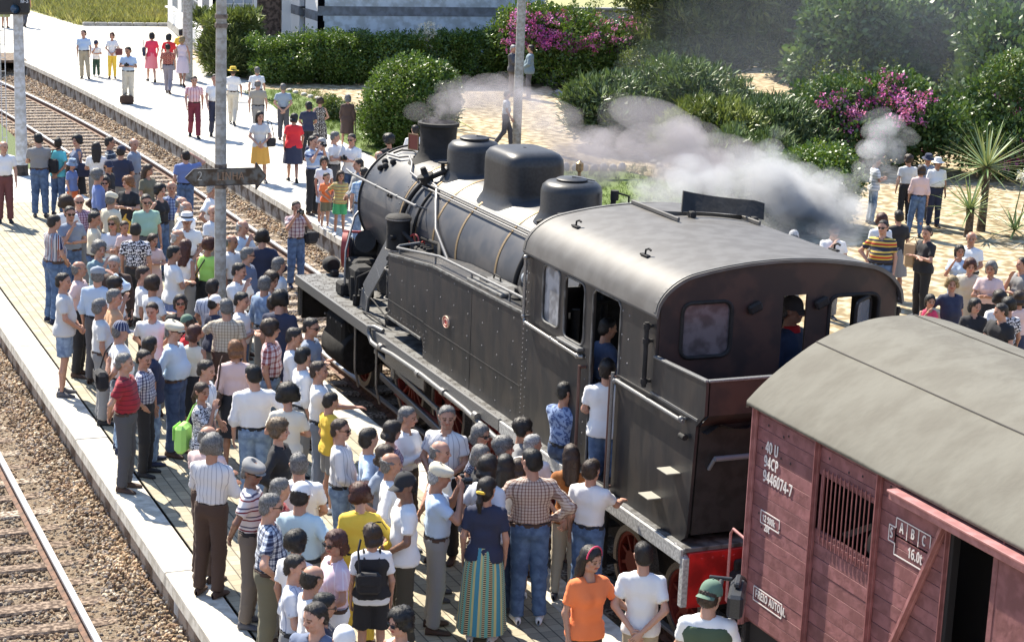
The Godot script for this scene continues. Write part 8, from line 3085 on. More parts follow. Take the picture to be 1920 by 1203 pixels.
func build_people() -> void:
	mat("sunglass", lin(0.012, 0.011, 0.011), 0.12)
	var who := {}
	for q in people():
		var x: float = q[1]
		var z: float = q[3]
		var grp := "crowd on the island platform"
		if x > 20.0 or x > 15.5 and z > -36.0:
			grp = "visitors in the garden"
		elif x > 11.5:
			grp = "people on the far platform"
		who[q[0]] = person(q[0], Vector3(x, q[2] - (0.03 if grp == "visitors in the garden" else 0.0), z), q[4], q[5], q[6], grp)
	var find := func(words: String) -> Node3D:
		for k in who:
			if k.contains(words):
				return who[k]
		return null
	var black := cloth("black")
	var o: Node3D
	o = held("backpack", "small black backpack on the turquoise top", "backpack", find.call("turquoise top"), Vector3(0.02, 1.12, -0.19), PI)
	bag(o, Vector3(0.24, 0.28, 0.12), black, [Vector3(-0.1, 0.1, 0), Vector3(-0.02, 0.30, -0.08), Vector3(0.12, 0.36, -0.16)])
	o = held("shoulder_bag", "dark shoulder bag at the side of the slate blue dress", "bag", find.call("slate blue dress"), Vector3(0.27, 1.0, -0.06), 1.2)
	bag(o, Vector3(0.26, 0.28, 0.10), cloth("navy"), [Vector3(-0.1, 0.12, 0), Vector3(0, 0.42, 0.05), Vector3(0.1, 0.12, 0)])
	o = held("shoulder_bag", "black box shaped bag hanging from the man in navy and white cap", "bag", find.call("black shoulder bag"), Vector3(0.05, 1.0, -0.26), PI)
	if find.call("navy and white cap"):
		o.position = (find.call("navy and white cap") as Node3D).position + Vector3(-0.26, 0.98, 0.16)
	bag(o, Vector3(0.30, 0.24, 0.15), black, [Vector3(-0.13, 0.1, 0), Vector3(0.0, 0.35, -0.05), Vector3(0.12, 0.48, -0.12)])
	o = held("lime_bag", "lime green bag on the back of the girl with the zebra top", "bag", find.call("zebra patterned"), Vector3(-0.05, 0.98, -0.22), PI)
	bag(o, Vector3(0.27, 0.33, 0.14), cloth("lime"), [Vector3(-0.1, 0.14, 0), Vector3(-0.08, 0.36, -0.1), Vector3(-0.06, 0.46, -0.2)])
	o = held("handbag", "black leather backpack of the girl in dungarees", "backpack", find.call("dungaree shorts"), Vector3(0.05, 1.14, -0.20), PI)
	bag(o, Vector3(0.22, 0.20, 0.11), black, [Vector3(-0.08, 0.08, 0), Vector3(-0.1, 0.28, -0.06), Vector3(-0.08, 0.36, -0.14)])
	o = held("handbag", "black handbag of the woman in the mustard skirt on the far platform", "handbag", find.call("mustard skirt with black"), Vector3(0.24, 0.98, 0.04), 0.4)
	bag(o, Vector3(0.22, 0.20, 0.10), black, [Vector3(-0.08, 0.08, 0), Vector3(-0.06, 0.44, -0.03), Vector3(-0.08, 0.5, -0.08), Vector3(0.06, 0.44, -0.12), Vector3(0.08, 0.08, 0)])
	o = held("handbag", "maroon handbag of the woman in yellow trousers", "handbag", find.call("yellow trousers"), Vector3(0.25, 1.0, 0.05), 0.4)
	bag(o, Vector3(0.24, 0.22, 0.10), cloth("maroon"), [Vector3(-0.08, 0.08, 0), Vector3(-0.1, 0.42, -0.05), Vector3(0.05, 0.08, 0)])
	o = held("handbag", "dark handbag over the arm of the woman in crimson", "handbag", find.call("crimson top"), Vector3(0.25, 1.05, 0.0), 1.4)
	bag(o, Vector3(0.26, 0.28, 0.10), cloth("navy"), [Vector3(-0.08, 0.1, 0), Vector3(0, 0.38, 0.02), Vector3(0.08, 0.1, 0)])
	o = held("camera_bag", "dark camera bag standing between the feet of the man in cream trousers", "bag", find.call("standing over a bag"), Vector3(-0.02, 0.13, 0.13), 0.0)
	bag(o, Vector3(0.40, 0.26, 0.22), cloth("brown"), [Vector3(-0.18, 0.08, 0), Vector3(0, 0.2, 0), Vector3(0.18, 0.08, 0)])
	o = held("camera", "dark camera in the hands of the man in cream trousers", "camera", find.call("standing over a bag"), Vector3(0, 1.20, 0.32))
	camera_thing(o)
	o = held("camera", "camera at the face of the blue and white photographer", "camera", find.call("blue and white top holding"), Vector3(0, 1.55, 0.24))
	camera_thing(o)
	o = held("camera", "dark camera held by the man in white t-shirt and jeans", "camera", find.call("holding a dark camera"), Vector3(0, 1.22, 0.32))
	camera_thing(o)
	o = held("camera", "camera at the face of the photographer on the track", "camera", find.call("standing on the track ballast"), Vector3(0, 1.54, 0.24))
	camera_thing(o)
	o = held("camera", "small camera raised by the man in cream flat cap", "camera", find.call("photographer in cream flat cap"), Vector3(0, 1.54, 0.24))
	camera_thing(o)
	o = held("camera_bag", "black camera bag on the hip of the photographer on the track", "bag", find.call("standing on the track ballast"), Vector3(0.30, 0.98, 0.03), 0.3)
	bag(o, Vector3(0.28, 0.22, 0.16), black, [Vector3(-0.1, 0.1, 0), Vector3(-0.16, 0.42, -0.02), Vector3(-0.2, 0.46, -0.08)])
	o = held("shoulder_bag", "beige bag on the shoulder of the man in black t-shirt", "bag", find.call("beige bag on his"), Vector3(-0.24, 1.14, 0.10), 0.5)
	bag(o, Vector3(0.22, 0.42, 0.14), cloth("tan"), [Vector3(-0.08, 0.2, 0), Vector3(0.05, 0.32, 0), Vector3(0.1, 0.2, 0)])
	o = held("shoulder_bag", "brown strap bag of the woman in pale pink jacket", "bag", find.call("short ginger hair"), Vector3(0.24, 0.98, -0.08), 0.3)
	bag(o, Vector3(0.10, 0.20, 0.22), cloth("brown"), [Vector3(-0.02, 0.1, 0), Vector3(-0.06, 0.44, 0.0), Vector3(-0.10, 0.5, 0.06)])
	o = held("shoulder_bag", "small dark bag and strap on the back of the lime green top", "bag", find.call("lime green sleeveless"), Vector3(0.17, 1.0, -0.15), 0.3)
	bag(o, Vector3(0.16, 0.14, 0.07), black, [Vector3(0.0, 0.06, 0), Vector3(-0.12, 0.28, -0.02), Vector3(-0.24, 0.46, 0.06)])
	# the video camera on the shoulder of the cameraman by the wagon
	var cm: Node3D = find.call("quilted green vest")
	o = held("video_camera", "black video camera with viewfinder on the cameraman's shoulder", "video camera", cm, Vector3(-0.20, 1.56, 0.10))
	var b := MB.new()
	b.box(Vector3.ZERO, Vector3(0.13, 0.20, 0.42), 0.025)
	b.box(Vector3(0, 0.13, 0.06), Vector3(0.05, 0.05, 0.22), 0.012)
	put("camera_body", b.mesh(), surf(mat("camcorder", lin(0.028, 0.030, 0.034), 0.45), tex["fine"], null, 3.0), o)
	b = MB.new()
	b.lathe([Vector2(0.045, 0.0), Vector2(0.05, 0.02), Vector2(0.05, 0.12), Vector2(0.058, 0.13), Vector2(0.058, 0.19), Vector2(0.05, 0.19), Vector2(0.045, 0.14), Vector2(0.0, 0.14)], Vector3(0, 0.0, 0.21), Vector3.BACK, 20)
	put("lens", b.mesh(), mats["sunglass"], o)
	b = MB.new()
	b.bar(Vector3(0.05, 0.12, 0.12), Vector3(0.24, 0.12, 0.12), 0.03, 0.03, 0.006, Vector3.UP)
	b.tube([Vector3(0.14, 0.10, 0.10), Vector3(0.14, 0.10, -0.02)], 0.022, 8)
	put("viewfinder", b.mesh(), mats["camcorder"], o)
	o = held("walking_stick", "wooden stick of the old woman in the brown coat", "stick", find.call("brown coat with a stick"), Vector3(-0.28, 0.0, 0.12))
	b = MB.new()
	b.tube([Vector3(0, 0.0, 0), Vector3(0, 0.86, 0), Vector3(0.0, 0.90, 0.04), Vector3(0, 0.88, 0.09)], 0.012, 7)
	put("shaft", b.mesh(), cloth("brown"), o)

func drift(called: String, label: String, path: Array, n: int, kids: int, spread: Vector3, size0: float, size1: float, density: float, albedo: Color, seed_: int) -> void:
	# smoke as billows of many small soft clouds along a path
	var o := thing(called, label, "steam" if called.begins_with("steam") else "smoke", path[0])
	o.set_meta("kind", "stuff")
	var r := RandomNumberGenerator.new()
	r.seed = seed_
	var fm: Array[FogMaterial] = []
	for i in 4:
		var m := FogMaterial.new()
		m.resource_name = "%s_%d" % [called, i]
		m.density = density * [0.4, 0.75, 1.1, 1.5][i]
		m.albedo = albedo
		fm.append(m)
	for i in n:
		var t := pow(r.randf(), 0.9) * (path.size() - 1)
		var k := mini(int(t), path.size() - 2)
		var f := t / (path.size() - 1)
		var c: Vector3 = (path[k] as Vector3).lerp(path[k + 1], t - k)
		var w := spread * lerpf(0.2, 1.0, f)
		c += Vector3(r.randfn() * w.x, r.randfn() * w.y, r.randfn() * w.z)
		var s := lerpf(size0, size1, f) * r.randf_range(0.6, 1.25)
		for q in kids:
			var sz := s * r.randf_range(0.35, 0.95)
			var p := c + Vector3(r.randfn(), r.randfn() * 0.7, r.randfn()).limit_length(1.6) * s * 0.38
			var v := FogVolume.new()
			v.name = "puff"
			v.shape = RenderingServer.FOG_VOLUME_SHAPE_ELLIPSOID
			v.size = Vector3(sz * r.randf_range(1.0, 1.9), sz * r.randf_range(0.55, 1.0), sz * r.randf_range(0.9, 1.3))
			v.material = fm[r.randi() % 4]
			v.position = p - path[0]
			v.rotation = Vector3(r.randf_range(-0.5, 0.5), r.randf() * TAU, r.randf_range(-0.5, 0.5))
			o.add_child(v, true)

func haze(called: String, label: String, spots: Array, density: float, albedo: Color) -> void:
	var o := thing(called, label, "smoke", spots[0][0])
	o.set_meta("kind", "stuff")
	var m := FogMaterial.new()
	m.resource_name = called
	m.density = density
	m.albedo = albedo
	for s in spots:
		var v := FogVolume.new()
		v.name = "haze"
		v.shape = RenderingServer.FOG_VOLUME_SHAPE_ELLIPSOID
		v.size = s[1]
		v.material = m
		v.position = s[0] - spots[0][0]
		o.add_child(v, true)

func build_steam() -> void:
	drift("smoke_plume", "grey smoke blowing from the engine's chimney across the garden", [Vector3(10.1, 3.62, -26.15), Vector3(10.45, 3.92, -26.1), Vector3(11.1, 3.95, -26.0), Vector3(11.9, 3.6, -25.9), Vector3(12.9, 3.25, -25.7), Vector3(14.2, 2.75, -25.4)], 34, 5, Vector3(0.42, 0.20, 0.4), 0.32, 0.95, 0.36, Color(0.90, 0.87, 0.88), 5)
	drift("steam_cloud", "white steam billowing low behind the cab roof", [Vector3(11.55, 2.95, -22.6), Vector3(12.4, 3.1, -22.6), Vector3(13.2, 3.15, -22.7), Vector3(14.0, 2.95, -22.8), Vector3(14.6, 2.75, -22.9)], 34, 6, Vector3(0.42, 0.17, 0.3), 0.45, 0.72, 0.50, Color(1, 1, 1), 6)
	drift("steam_wisp", "wisp of white steam rising before the pink flowers", [Vector3(13.2, 3.2, -22.6), Vector3(13.6, 3.55, -22.7), Vector3(13.75, 3.75, -22.8)], 6, 5, Vector3(0.20, 0.12, 0.2), 0.4, 0.45, 0.42, Color(1, 1, 1), 7)
	drift("steam_wisp", "thin grey wisp above the visitors with the white hat", [Vector3(15.3, 2.75, -23.0), Vector3(15.5, 3.2, -23.0), Vector3(15.65, 3.55, -23.0), Vector3(15.7, 3.95, -23.0)], 12, 5, Vector3(0.14, 0.14, 0.2), 0.36, 0.38, 0.5, Color(1, 1, 1), 8)
	haze("smoke_haze", "blue grey smoke haze hanging among the garden trees", [[Vector3(34, 3.0, -50), Vector3(15, 7, 9)], [Vector3(29, 2.2, -47), Vector3(11, 5, 8)], [Vector3(38, 4.5, -46), Vector3(16, 8, 8)], [Vector3(31, 4.5, -44), Vector3(10, 6, 6)], [Vector3(41, 4, -42), Vector3(12, 8, 6)], [Vector3(25, 1.5, -44), Vector3(7, 3.5, 6)]], 0.0042, Color(0.92, 0.95, 1.0))

func people() -> Array:
	# label, place on the ground, height, the way the person faces, and what the person looks like
	return [
	["bald old man in white shirt and maroon trousers beside the signal post", 5.72, 0.00, -38.39, 1.62, 356, "m hip bald.wh shirt.white tr.maroon"],
	["man in grey polo shirt and blue jeans seen from behind near the signal post", 6.49, 0.00, -38.85, 1.69, 166, "m chin short.bk shirt.grey tr.jeans belt"],
	["person in turquoise top with small black backpack and jeans", 6.86, 0.00, -39.02, 1.57, 146, "f down short.dk tee.turq tr.jeans slim"],
	["dark curly haired woman in slate blue dress reaching out her arm", 7.27, 0.00, -39.00, 1.62, 276, "f point curl.bk tank.slate sk.black"],
	["small girl in a denim sun hat, blue top and orange shorts", 7.02, 0.00, -38.33, 1.22, 46, "g down long.br bucket.denim tee.blue sh.orange"],
	["long haired woman in pale shirt behind the navy striped polo shirt", 7.50, 0.00, -38.14, 1.60, 156, "f down long.dk shirt.white tr.grey"],
	["man in navy polo with white stripes and sunglasses", 7.78, 0.00, -38.43, 1.66, 72, "m down short.dk shirt.navystr tr.jeans gl"],
	["person in navy cap half hidden behind the bald man in blue grey", 7.83, 0.00, -37.59, 1.60, 156, "m down cap.navy tee.navy tr.grey"],
	["bald man in blue grey shirt tucked into grey trousers", 8.19, 0.00, -38.08, 1.68, 56, "m down bald.gr shirt.bluegrey tr.grey belt"],
	["boy in navy cap in front of the navy striped polo shirt", 7.48, 0.00, -36.96, 1.40, 52, "b down cap.navy tee.black sh.grey"],
	["grey haired man in long sleeved blue shirt seen from behind", 6.73, 0.00, -34.24, 1.69, 86, "m down curl.gr long.blue tr.grey"],
	["woman with dark hair and sunglasses behind the blue shirted man", 6.95, 0.00, -34.61, 1.52, 16, "f down bob.dk gl long.brown tr.black"],
	["woman with orange curly hair, black top and mustard skirt", 7.20, 0.00, -33.92, 1.60, 326, "f cross curl.or tee.black sk.mustard"],
	["young woman with long brown hair in an olive top", 7.87, 0.00, -35.41, 1.58, 36, "f front long.br tee.olive tr.black"],
	["man in cream cap and cream shirt with blue jeans", 6.52, 0.00, -31.99, 1.66, 116, "m down bald.gr flat.cream shirt.cream tr.jeans fat"],
	["moustached man in sunglasses and pale green polo shirt", 7.07, 0.00, -31.74, 1.66, 6, "m down short.dk gl mo shirt.ltgreen tr.dkgrey"],
	["woman with black curly hair in a black vest top", 7.54, 0.00, -32.83, 1.63, 36, "f down curl.bk tank.black tr.jeans"],
	["balding man in blue plaid shirt beside the black vest top", 7.81, 0.00, -33.14, 1.63, 16, "m down bald.gr shirt.blueplaid tr.grey"],
	["woman with a big mass of brown curls in white top", 5.75, 0.00, -31.94, 1.62, 176, "f down curl.br big tee.white tr.jeans"],
	["bald man in sunglasses and purple plaid shirt", 6.03, 0.00, -32.23, 1.60, 356, "m down bald.wh gl shirt.purplaid tr.grey"],
	["young man in sunglasses and blue grey polo over jeans", 5.61, 0.00, -30.83, 1.66, 16, "m down short.dk gl shirt.bluegrey tr.jeans"],
	["tall man in multicoloured vertical striped shirt and jeans at platform edge", 5.14, 0.00, -29.87, 1.72, 106, "m down short.dk shirt.multistr tr.jeans fat"],
	["dark haired man in plain cream shirt facing the engine", 5.90, 0.00, -30.38, 1.66, 86, "m down short.dk shirt.cream tr.jeans"],
	["blonde woman in sunglasses holding a toddler", 6.18, 0.00, -30.09, 1.62, 346, "f carry long.bl gl tee.ice tr.jeans"],
	["toddler with brown hair held by the blonde woman", 6.27, 0.42, -29.78, 1.15, 36, "b down short.br tee.pinkpale sh.grey"],
	["person in black and white floral shirt seen from behind", 6.34, 0.00, -29.29, 1.64, 152, "m down short.dk shirt.floralbw tr.black"],
	["girl in pale pink dress with brown hair", 6.70, 0.00, -29.82, 1.35, 6, "g down long.br tee.pinkpale sk.pinkpale"],
	["grey haired man in beige shirt beneath the grey arrow sign", 7.56, 0.00, -31.48, 1.65, 86, "m down bald.gr long.beige tr.grey"],
	["white haired balding man in white shirt under the arrow sign", 7.56, 0.00, -31.04, 1.65, 46, "m down bald.wh shirt.white tr.dkgrey"],
	["man in white hat with dark band and white shirt", 7.31, 0.00, -29.97, 1.66, 356, "m down short.dk hat.white mo shirt.white tr.grey"],
	["bald man in a tan jacket", 6.85, 0.00, -28.59, 1.66, 92, "m down bald.wh jacket.tan tr.grey"],
	["woman with long auburn hair and sleeveless white top", 6.80, 0.00, -28.00, 1.62, 126, "f down long.rd tank.white tr.grey"],
	["man in white t-shirt and blue shorts with dark hair", 6.44, 0.00, -27.27, 1.68, 96, "m cross short.bk tee.white sh.blue"],
	["grey haired man in teal shirt with hand on his chin", 5.47, 0.00, -27.94, 1.66, 36, "m chin curl.gr tee.teal tr.grey"],
	["white haired man in a dark brown cardigan", 5.58, 0.00, -27.08, 1.62, 352, "m down short.wh jacket.brown tr.grey"],
	["balding man in pale pink shirt and black trousers", 4.93, 0.00, -26.61, 1.66, 66, "m down bald.gr shirt.pinkpale tr.black"],
	["man in grey cap shading his eyes, pale blue long sleeved shirt", 5.10, 0.00, -26.13, 1.66, 146, "m brow flat.greyblue short.gr long.ltblue tr.dkgrey"],
	["man with dark curls and sunglasses behind the tan shirt", 5.22, 0.00, -25.62, 1.62, 56, "m down curl.dk gl shirt.white tr.grey"],
	["grey haired man in orange tan shirt with his hands behind him", 5.05, 0.00, -24.76, 1.66, 86, "m back short.gr long.tanor tr.ltgrey"],
	["stout brown haired man in white shirt and black trousers", 5.70, 0.00, -25.91, 1.70, 76, "m down short.br shirt.white tr.black fat"],
	["young man with brown curls in pale grey t-shirt", 5.72, 0.00, -25.42, 1.66, 106, "m down curl.br tee.ice tr.grey"],
	["teenage boy in plain white t-shirt looking down", 5.50, 0.00, -24.48, 1.52, 346, "b down short.br tee.white tr.grey"],
	["young man in pale grey t-shirt and light denim shorts at platform edge", 4.55, 0.00, -25.67, 1.70, 76, "m front short.dk tee.palegrey sh.denim"],
	["man in navy and white cap with black shoulder bag", 4.76, 0.00, -22.95, 1.66, 86, "m back short.gr cap.navywhite shirt.white tr.ltjeans"],
	["dark haired woman in sunglasses and black top facing away from the engine", 5.90, 0.00, -24.56, 1.58, 346, "f down bob.dk gl tee.black tr.black"],
	["boy in green cap turned away from the engine", 5.85, 0.00, -23.92, 1.45, 246, "b down short.br cap.capgreen tee.red sh.grey"],
	["man in cream flat cap, pale blue sweater and jeans", 5.36, 0.00, -22.62, 1.70, 56, "m back short.gr flat.cream gl long.iceblue tr.dkjeans fat"],
	["woman with red bob in cream waistcoat and black skirt", 5.66, 0.00, -22.92, 1.56, 136, "f down bob.rd tank.creamy sk.black"],
	["grey haired man in red striped polo with hands behind him at the platform edge", 4.50, 0.00, -21.45, 1.65, 62, "m back short.gr shirt.redstr tr.dkgrey"],
	["moustached man in navy and white checked shirt beside the red striped polo", 4.85, 0.00, -21.94, 1.55, 62, "m down short.dk mo shirt.navychk tr.black"],
	["man in plain navy shirt and pale jeans beside the man in cream flat cap", 5.00, 0.00, -22.32, 1.61, 96, "m down short.dk tee.navy tr.ltjeans"],
	["man in pale grey shirt behind the orange tan shirt and camera bag", 4.79, 0.00, -24.21, 1.66, 86, "m down short.gr shirt.palegrey tr.grey"],
	["woman with dark bob squeezed behind the navy ponytail woman", 6.96, 0.00, -16.38, 1.74, 116, "f down bob.dk tee.ice tr.grey"],
	["dark haired man in pale blue near the woman in white sweater", 6.22, 0.00, -17.83, 1.67, 76, "m down short.dk shirt.ltblue tr.grey"],
	["man in blue shirt on the track behind the arrow sign", 9.63, -0.50, -39.63, 1.66, 166, "m brow short.dk shirt.blue tr.jeans"],
	["white haired man in white shirt leaning towards the track", 8.29, 0.00, -32.36, 1.74, 56, "m down short.wh shirt.white tr.dkgrey lean"],
	["bald man in pale shirt half hidden by the lamp pole", 7.93, 0.00, -30.66, 1.64, 36, "m down bald.gr shirt.ice tr.grey"],
	["white haired man in pale blue shirt beside the rail", 8.00, 0.00, -29.18, 1.66, 36, "m down bald.wh shirt.iceblue tr.grey"],
	["man with dark wavy hair in navy jacket seen from behind", 8.03, 0.00, -28.20, 1.68, 146, "m down curl.dk jacket.navy tr.navy"],
	["small bald man in white shirt close beside the lamp pole", 7.58, 0.00, -28.22, 1.62, 46, "m down bald.gr shirt.white tr.grey"],
	["woman in lime green sleeveless top and long black skirt", 7.17, 0.00, -28.15, 1.60, 146, "f down curl.rd tank.lime sk.black"],
	["man in sunglasses with dark slate waistcoat", 7.47, 0.00, -27.03, 1.66, 56, "m down short.gr gl jacket.slate tr.grey"],
	["man with thick dark moustache and open white shirt", 7.09, 0.00, -25.93, 1.68, 36, "m down short.dk mo shirt.white tr.grey"],
	["grey haired man in pale shirt by the front footplate", 7.75, 0.00, -26.26, 1.66, 76, "m down short.gr long.ice tr.grey"],
	["grey haired man in denim shirt seen from behind", 7.18, 0.00, -25.05, 1.66, 116, "m down short.gr long.denim tr.grey"],
	["brown haired man in white shirt next to the denim shirt", 7.44, 0.00, -25.54, 1.62, 6, "m down curl.br shirt.white tr.grey"],
	["man in blue and white striped shirt behind the lamp pole", 6.46, 0.00, -25.07, 1.65, 146, "m down short.dk shirt.bluestr tr.grey"],
	["boy in white baseball cap and navy shirt by the lamp pole", 6.36, 0.00, -24.66, 1.51, 106, "b down short.bk cap.white tee.navy tr.grey"],
	["grey haired man in cream checked shirt with his arm around the boy", 6.33, 0.00, -23.75, 1.68, 156, "m hug short.gr shirt.creamchk tr.brown fat"],
	["dark haired man in white shirt beside the cream checked shirt", 6.61, 0.00, -24.23, 1.66, 66, "m down short.bk shirt.white tr.jeans"],
	["brown haired man in navy blazer beside the dark t-shirt", 7.06, 0.00, -24.09, 1.62, 72, "m down short.br jacket.navy tr.navy"],
	["tall man with black hair in plain navy t-shirt", 7.04, 0.00, -23.69, 1.76, 136, "m down curl.bk tee.navy tr.navy"],
	["young man in red and white plaid shirt and pale jeans", 6.50, 0.00, -22.44, 1.70, 62, "m down curl.br shirt.plaidred tr.ltjeans"],
	["moustached man in long sleeved white shirt beside the engine", 6.71, 0.00, -22.07, 1.68, 66, "m down short.dk mo long.white tr.grey"],
	["man with glasses and folded arms in blue grey shirt beside the engine", 7.05, 0.00, -22.51, 1.68, 56, "m cross short.dk gl shirt.bluegrey tr.grey"],
	["dark haired man in plain white shirt behind the father and boy", 6.51, 0.00, -21.15, 1.66, 86, "m down short.bk long.white tr.grey"],
	["man in white polo resting his hand on a boy's shoulder", 6.53, 0.00, -20.48, 1.66, 76, "m point short.br shirt.white tr.greyjeans belt"],
	["boy in bright yellow t-shirt beside the man in white polo", 6.54, 0.00, -20.05, 1.39, 96, "b down short.dk tee.yellow sh.grey"],
	["woman with black curls in cream top and skirt seen from behind", 5.91, 0.00, -19.70, 1.62, 156, "f down curl.bk tee.creamy sk.creamy big"],
	["man in long sleeved white shirt and pale jeans seen from behind", 5.75, 0.00, -20.30, 1.72, 166, "m down short.bk long.white tr.ltjeans belt"],
	["woman with short ginger hair in pale pink jacket and black skirt", 5.91, 0.00, -21.83, 1.62, 162, "f down bob.or long.pinkpale sk.black"],
	["dark haired man in pale striped shirt by the girl with the lime bag", 5.30, 0.00, -20.92, 1.66, 66, "m down short.dk shirt.bluestr2 tr.grey"],
	["girl with ponytail and zebra patterned top", 5.15, 0.00, -20.47, 1.52, 56, "g chin pony.br tee.zebra sh.grey"],
	["woman with long brown blonde curls and black blouse", 5.44, 0.00, -18.45, 1.64, 56, "f down curl.db long2.black tr.black"],
	["bald man in pale shirt behind the man in brown trousers", 4.68, 0.00, -18.36, 1.65, 126, "m down bald.gr shirt.pinkpale tr.brown"],
	["curly grey haired man in pale striped shirt and brown trousers", 4.60, 0.00, -17.94, 1.69, 136, "m down curl.gr long.ltstr tr.brown"],
	["man in grey flat cap with hands behind his maroon striped shirt", 4.76, 0.00, -17.06, 1.67, 66, "m back short.gr flat.grey gl shirt.maroonstr tr.brngrey"],
	["broad man with short grey hair and white shirt seen from behind", 5.28, 0.00, -17.06, 1.70, 156, "m front short.gr shirt.white tr.grey fat"],
	["man with sunglasses and moustache in pale striped shirt near the platform edge", 6.07, 0.00, -18.22, 1.65, 66, "m down short.br gl mo long.ltstr tr.ltjeans belt"],
	["grey haired man in red patterned shirt behind the navy plaid", 4.90, 0.00, -16.65, 1.61, 66, "m down short.gr shirt.redstr tr.grey"],
	["man with glasses in navy plaid shirt and olive trousers", 4.62, 0.00, -16.02, 1.70, 76, "m hip short.gr gl shirt.navyplaid tr.olive"],
	["man in white baseball cap and pale aqua shirt", 5.01, 0.00, -16.19, 1.68, 136, "m down short.dk cap.white shirt.aqua tr.grey fat"],
	["woman with dark curls beneath the white baseball cap man", 4.71, 0.00, -15.34, 1.55, 126, "f down curl.bk tee.white tr.grey"],
	["man with black moustache in pale blue striped shirt at the bottom", 4.47, 0.00, -14.71, 1.59, 62, "m down short.dk mo shirt.bluestr2 tr.grey"],
	["man with bald crown and white t-shirt beside the moustached man", 4.54, 0.00, -14.31, 1.64, 86, "m down bald.dk tee.white tr.grey"],
	["woman with short dark red hair and sunglasses in pale pink shirt", 4.96, 0.00, -15.02, 1.65, 276, "f front bob.rd gl shirt.pinkwhite tr.white belt"],
	["dark haired teenage boy in slate blue t-shirt at the bottom of the crowd", 4.35, 0.00, -13.47, 1.66, 316, "b down short.dk tee.slate tr.jeans"],
	["young man in green, white and navy top behind the teenage boy", 4.45, 0.00, -13.88, 1.58, 66, "b down short.bk gl tee.greenwhite tr.jeans"],
	["person in white cap at the bottom of the crowd", 4.43, 0.00, -13.07, 1.60, 6, "b down short.dk cap.white tee.white tr.grey"],
	["woman with auburn curls in a yellow suit", 5.62, 0.00, -16.26, 1.60, 156, "f down curl.rd long.yellow tr.yellow"],
	["girl in black dungaree shorts with sunglasses on her hair", 5.49, 0.00, -15.51, 1.50, 162, "g down bob.br tee.white sh.black over.black"],
	["woman with black hair and sunglasses low beside the dungarees girl", 4.95, 0.00, -13.35, 1.58, 296, "f down curl.bk gl tank.creamy tr.black"],
	["man in black cap, white t-shirt and dark olive trousers", 6.01, 0.00, -16.07, 1.74, 262, "m front short.bk cap.black tee.white tr.olivedk"],
	["balding man in white shirt and purple grey trousers", 6.13, 0.00, -16.96, 1.68, 66, "m down bald.gr long.white tr.purgrey"],
	["balding man in white shirt behind the cream cap photographer", 6.76, 0.00, -17.21, 1.66, 66, "m down bald.gr shirt.white tr.grey"],
	["photographer in cream flat cap, pale blue shirt and grey trousers", 6.43, 0.00, -16.40, 1.70, 76, "m cam short.wh flat.cream shirt.ltblue tr.grey belt"],
	["woman with short dark hair beside the woman in white sweater", 6.57, 0.00, -18.22, 1.60, 66, "f down bob.dk tee.purplaid tr.grey"],
	["brown haired woman just behind the balding man in white", 6.29, 0.00, -17.42, 1.60, 36, "f down bob.br tee.bluegrey tr.grey"],
	["woman with short grey hair in white sweater beside the engine", 6.89, 0.00, -18.53, 1.64, 36, "f down short.gr long.white tr.brown"],
	["grey haired man in open pale shirt facing the crowd", 7.22, 0.00, -18.19, 1.72, 316, "m down short.gr shirt.ltstr tr.black"],
	["grey haired woman in navy dotted dress and glasses", 7.41, 0.00, -17.79, 1.62, 56, "f down bob.gr gl tee.navydot sk.navydot"],
	["grey haired woman in black cardigan", 7.17, 0.00, -17.15, 1.61, 62, "f down bob.gr long.black tr.black"],
	["woman with long black hair and white blouse", 7.22, 0.00, -16.68, 1.63, 126, "f down long.bk long.white tr.dkjeans"],
	["grey haired man under the engine cab between two women", 7.53, 0.00, -17.36, 1.59, 66, "m down curl.gr shirt.white tr.grey"],
	["curly dark haired man in sunglasses against the engine side", 7.99, 0.00, -17.94, 1.57, 56, "m down curl.dk gl shirt.grey tr.grey"],
	["white haired man behind the checked shirt", 7.90, 0.00, -17.54, 1.54, 126, "m down short.wh shirt.white tr.grey"],
	["child in red and white banded top beside the checked shirt", 7.53, 0.00, -16.94, 1.48, 176, "g down bob.br tee.redwhite sh.grey"],
	["woman with ponytail, navy t-shirt and long turquoise patterned skirt", 6.77, 0.00, -16.00, 1.66, 152, "f down pony.dk tee.navy lsk.folk"],
	["man in brown checked shirt and blue jeans with hands on hips", 7.40, 0.00, -16.31, 1.79, 162, "m hips short.bk long.creamchk2 tr.jeans"],
	["man in blue patterned shirt climbing up to the engine cab", 8.66, 0.12, -18.42, 1.70, 116, "m climb short.bk shirt.bluepat tr.dkjeans"],
	["woman with long brown hair, rust top and beige trousers", 7.99, 0.00, -16.76, 1.64, 146, "f down long.br tee.rust tr.beige slim"],
	["person in jeans holding the cab handrail behind the rust top", 8.01, 0.00, -16.33, 1.62, 126, "m point short.br shirt.white tr.jeans"],
	["young woman in orange t-shirt with dark hair", 6.90, 0.00, -14.07, 1.64, 6, "f handR long.dk tee.orange tr.brown band"],
	["young man in white t-shirt with hands clasped behind him", 7.42, 0.00, -13.94, 1.66, 142, "m back short.dk tee.white tr.khaki slim"],
	["cameraman in green backward cap and quilted green vest", 7.42, 0.00, -12.79, 1.72, 146, "m carry short.br capb.capgreen tee.white over.greenvest tr.khaki"],
	["man in olive cap stretching out his white sleeve beside the wagon", 9.39, 0.00, -11.72, 1.70, 16, "m pointL short.gr flat.olive long.white tr.grey"],
	["engine crewman in blue work shirt inside the cab door", 9.00, 0.95, -18.13, 1.62, 86, "m down short.bk long.work tr.work"],
	["person in white t-shirt and jeans on the cab footstep", 8.86, 0.55, -17.69, 1.70, 146, "m down short.dk tee.white tr.jeans"],
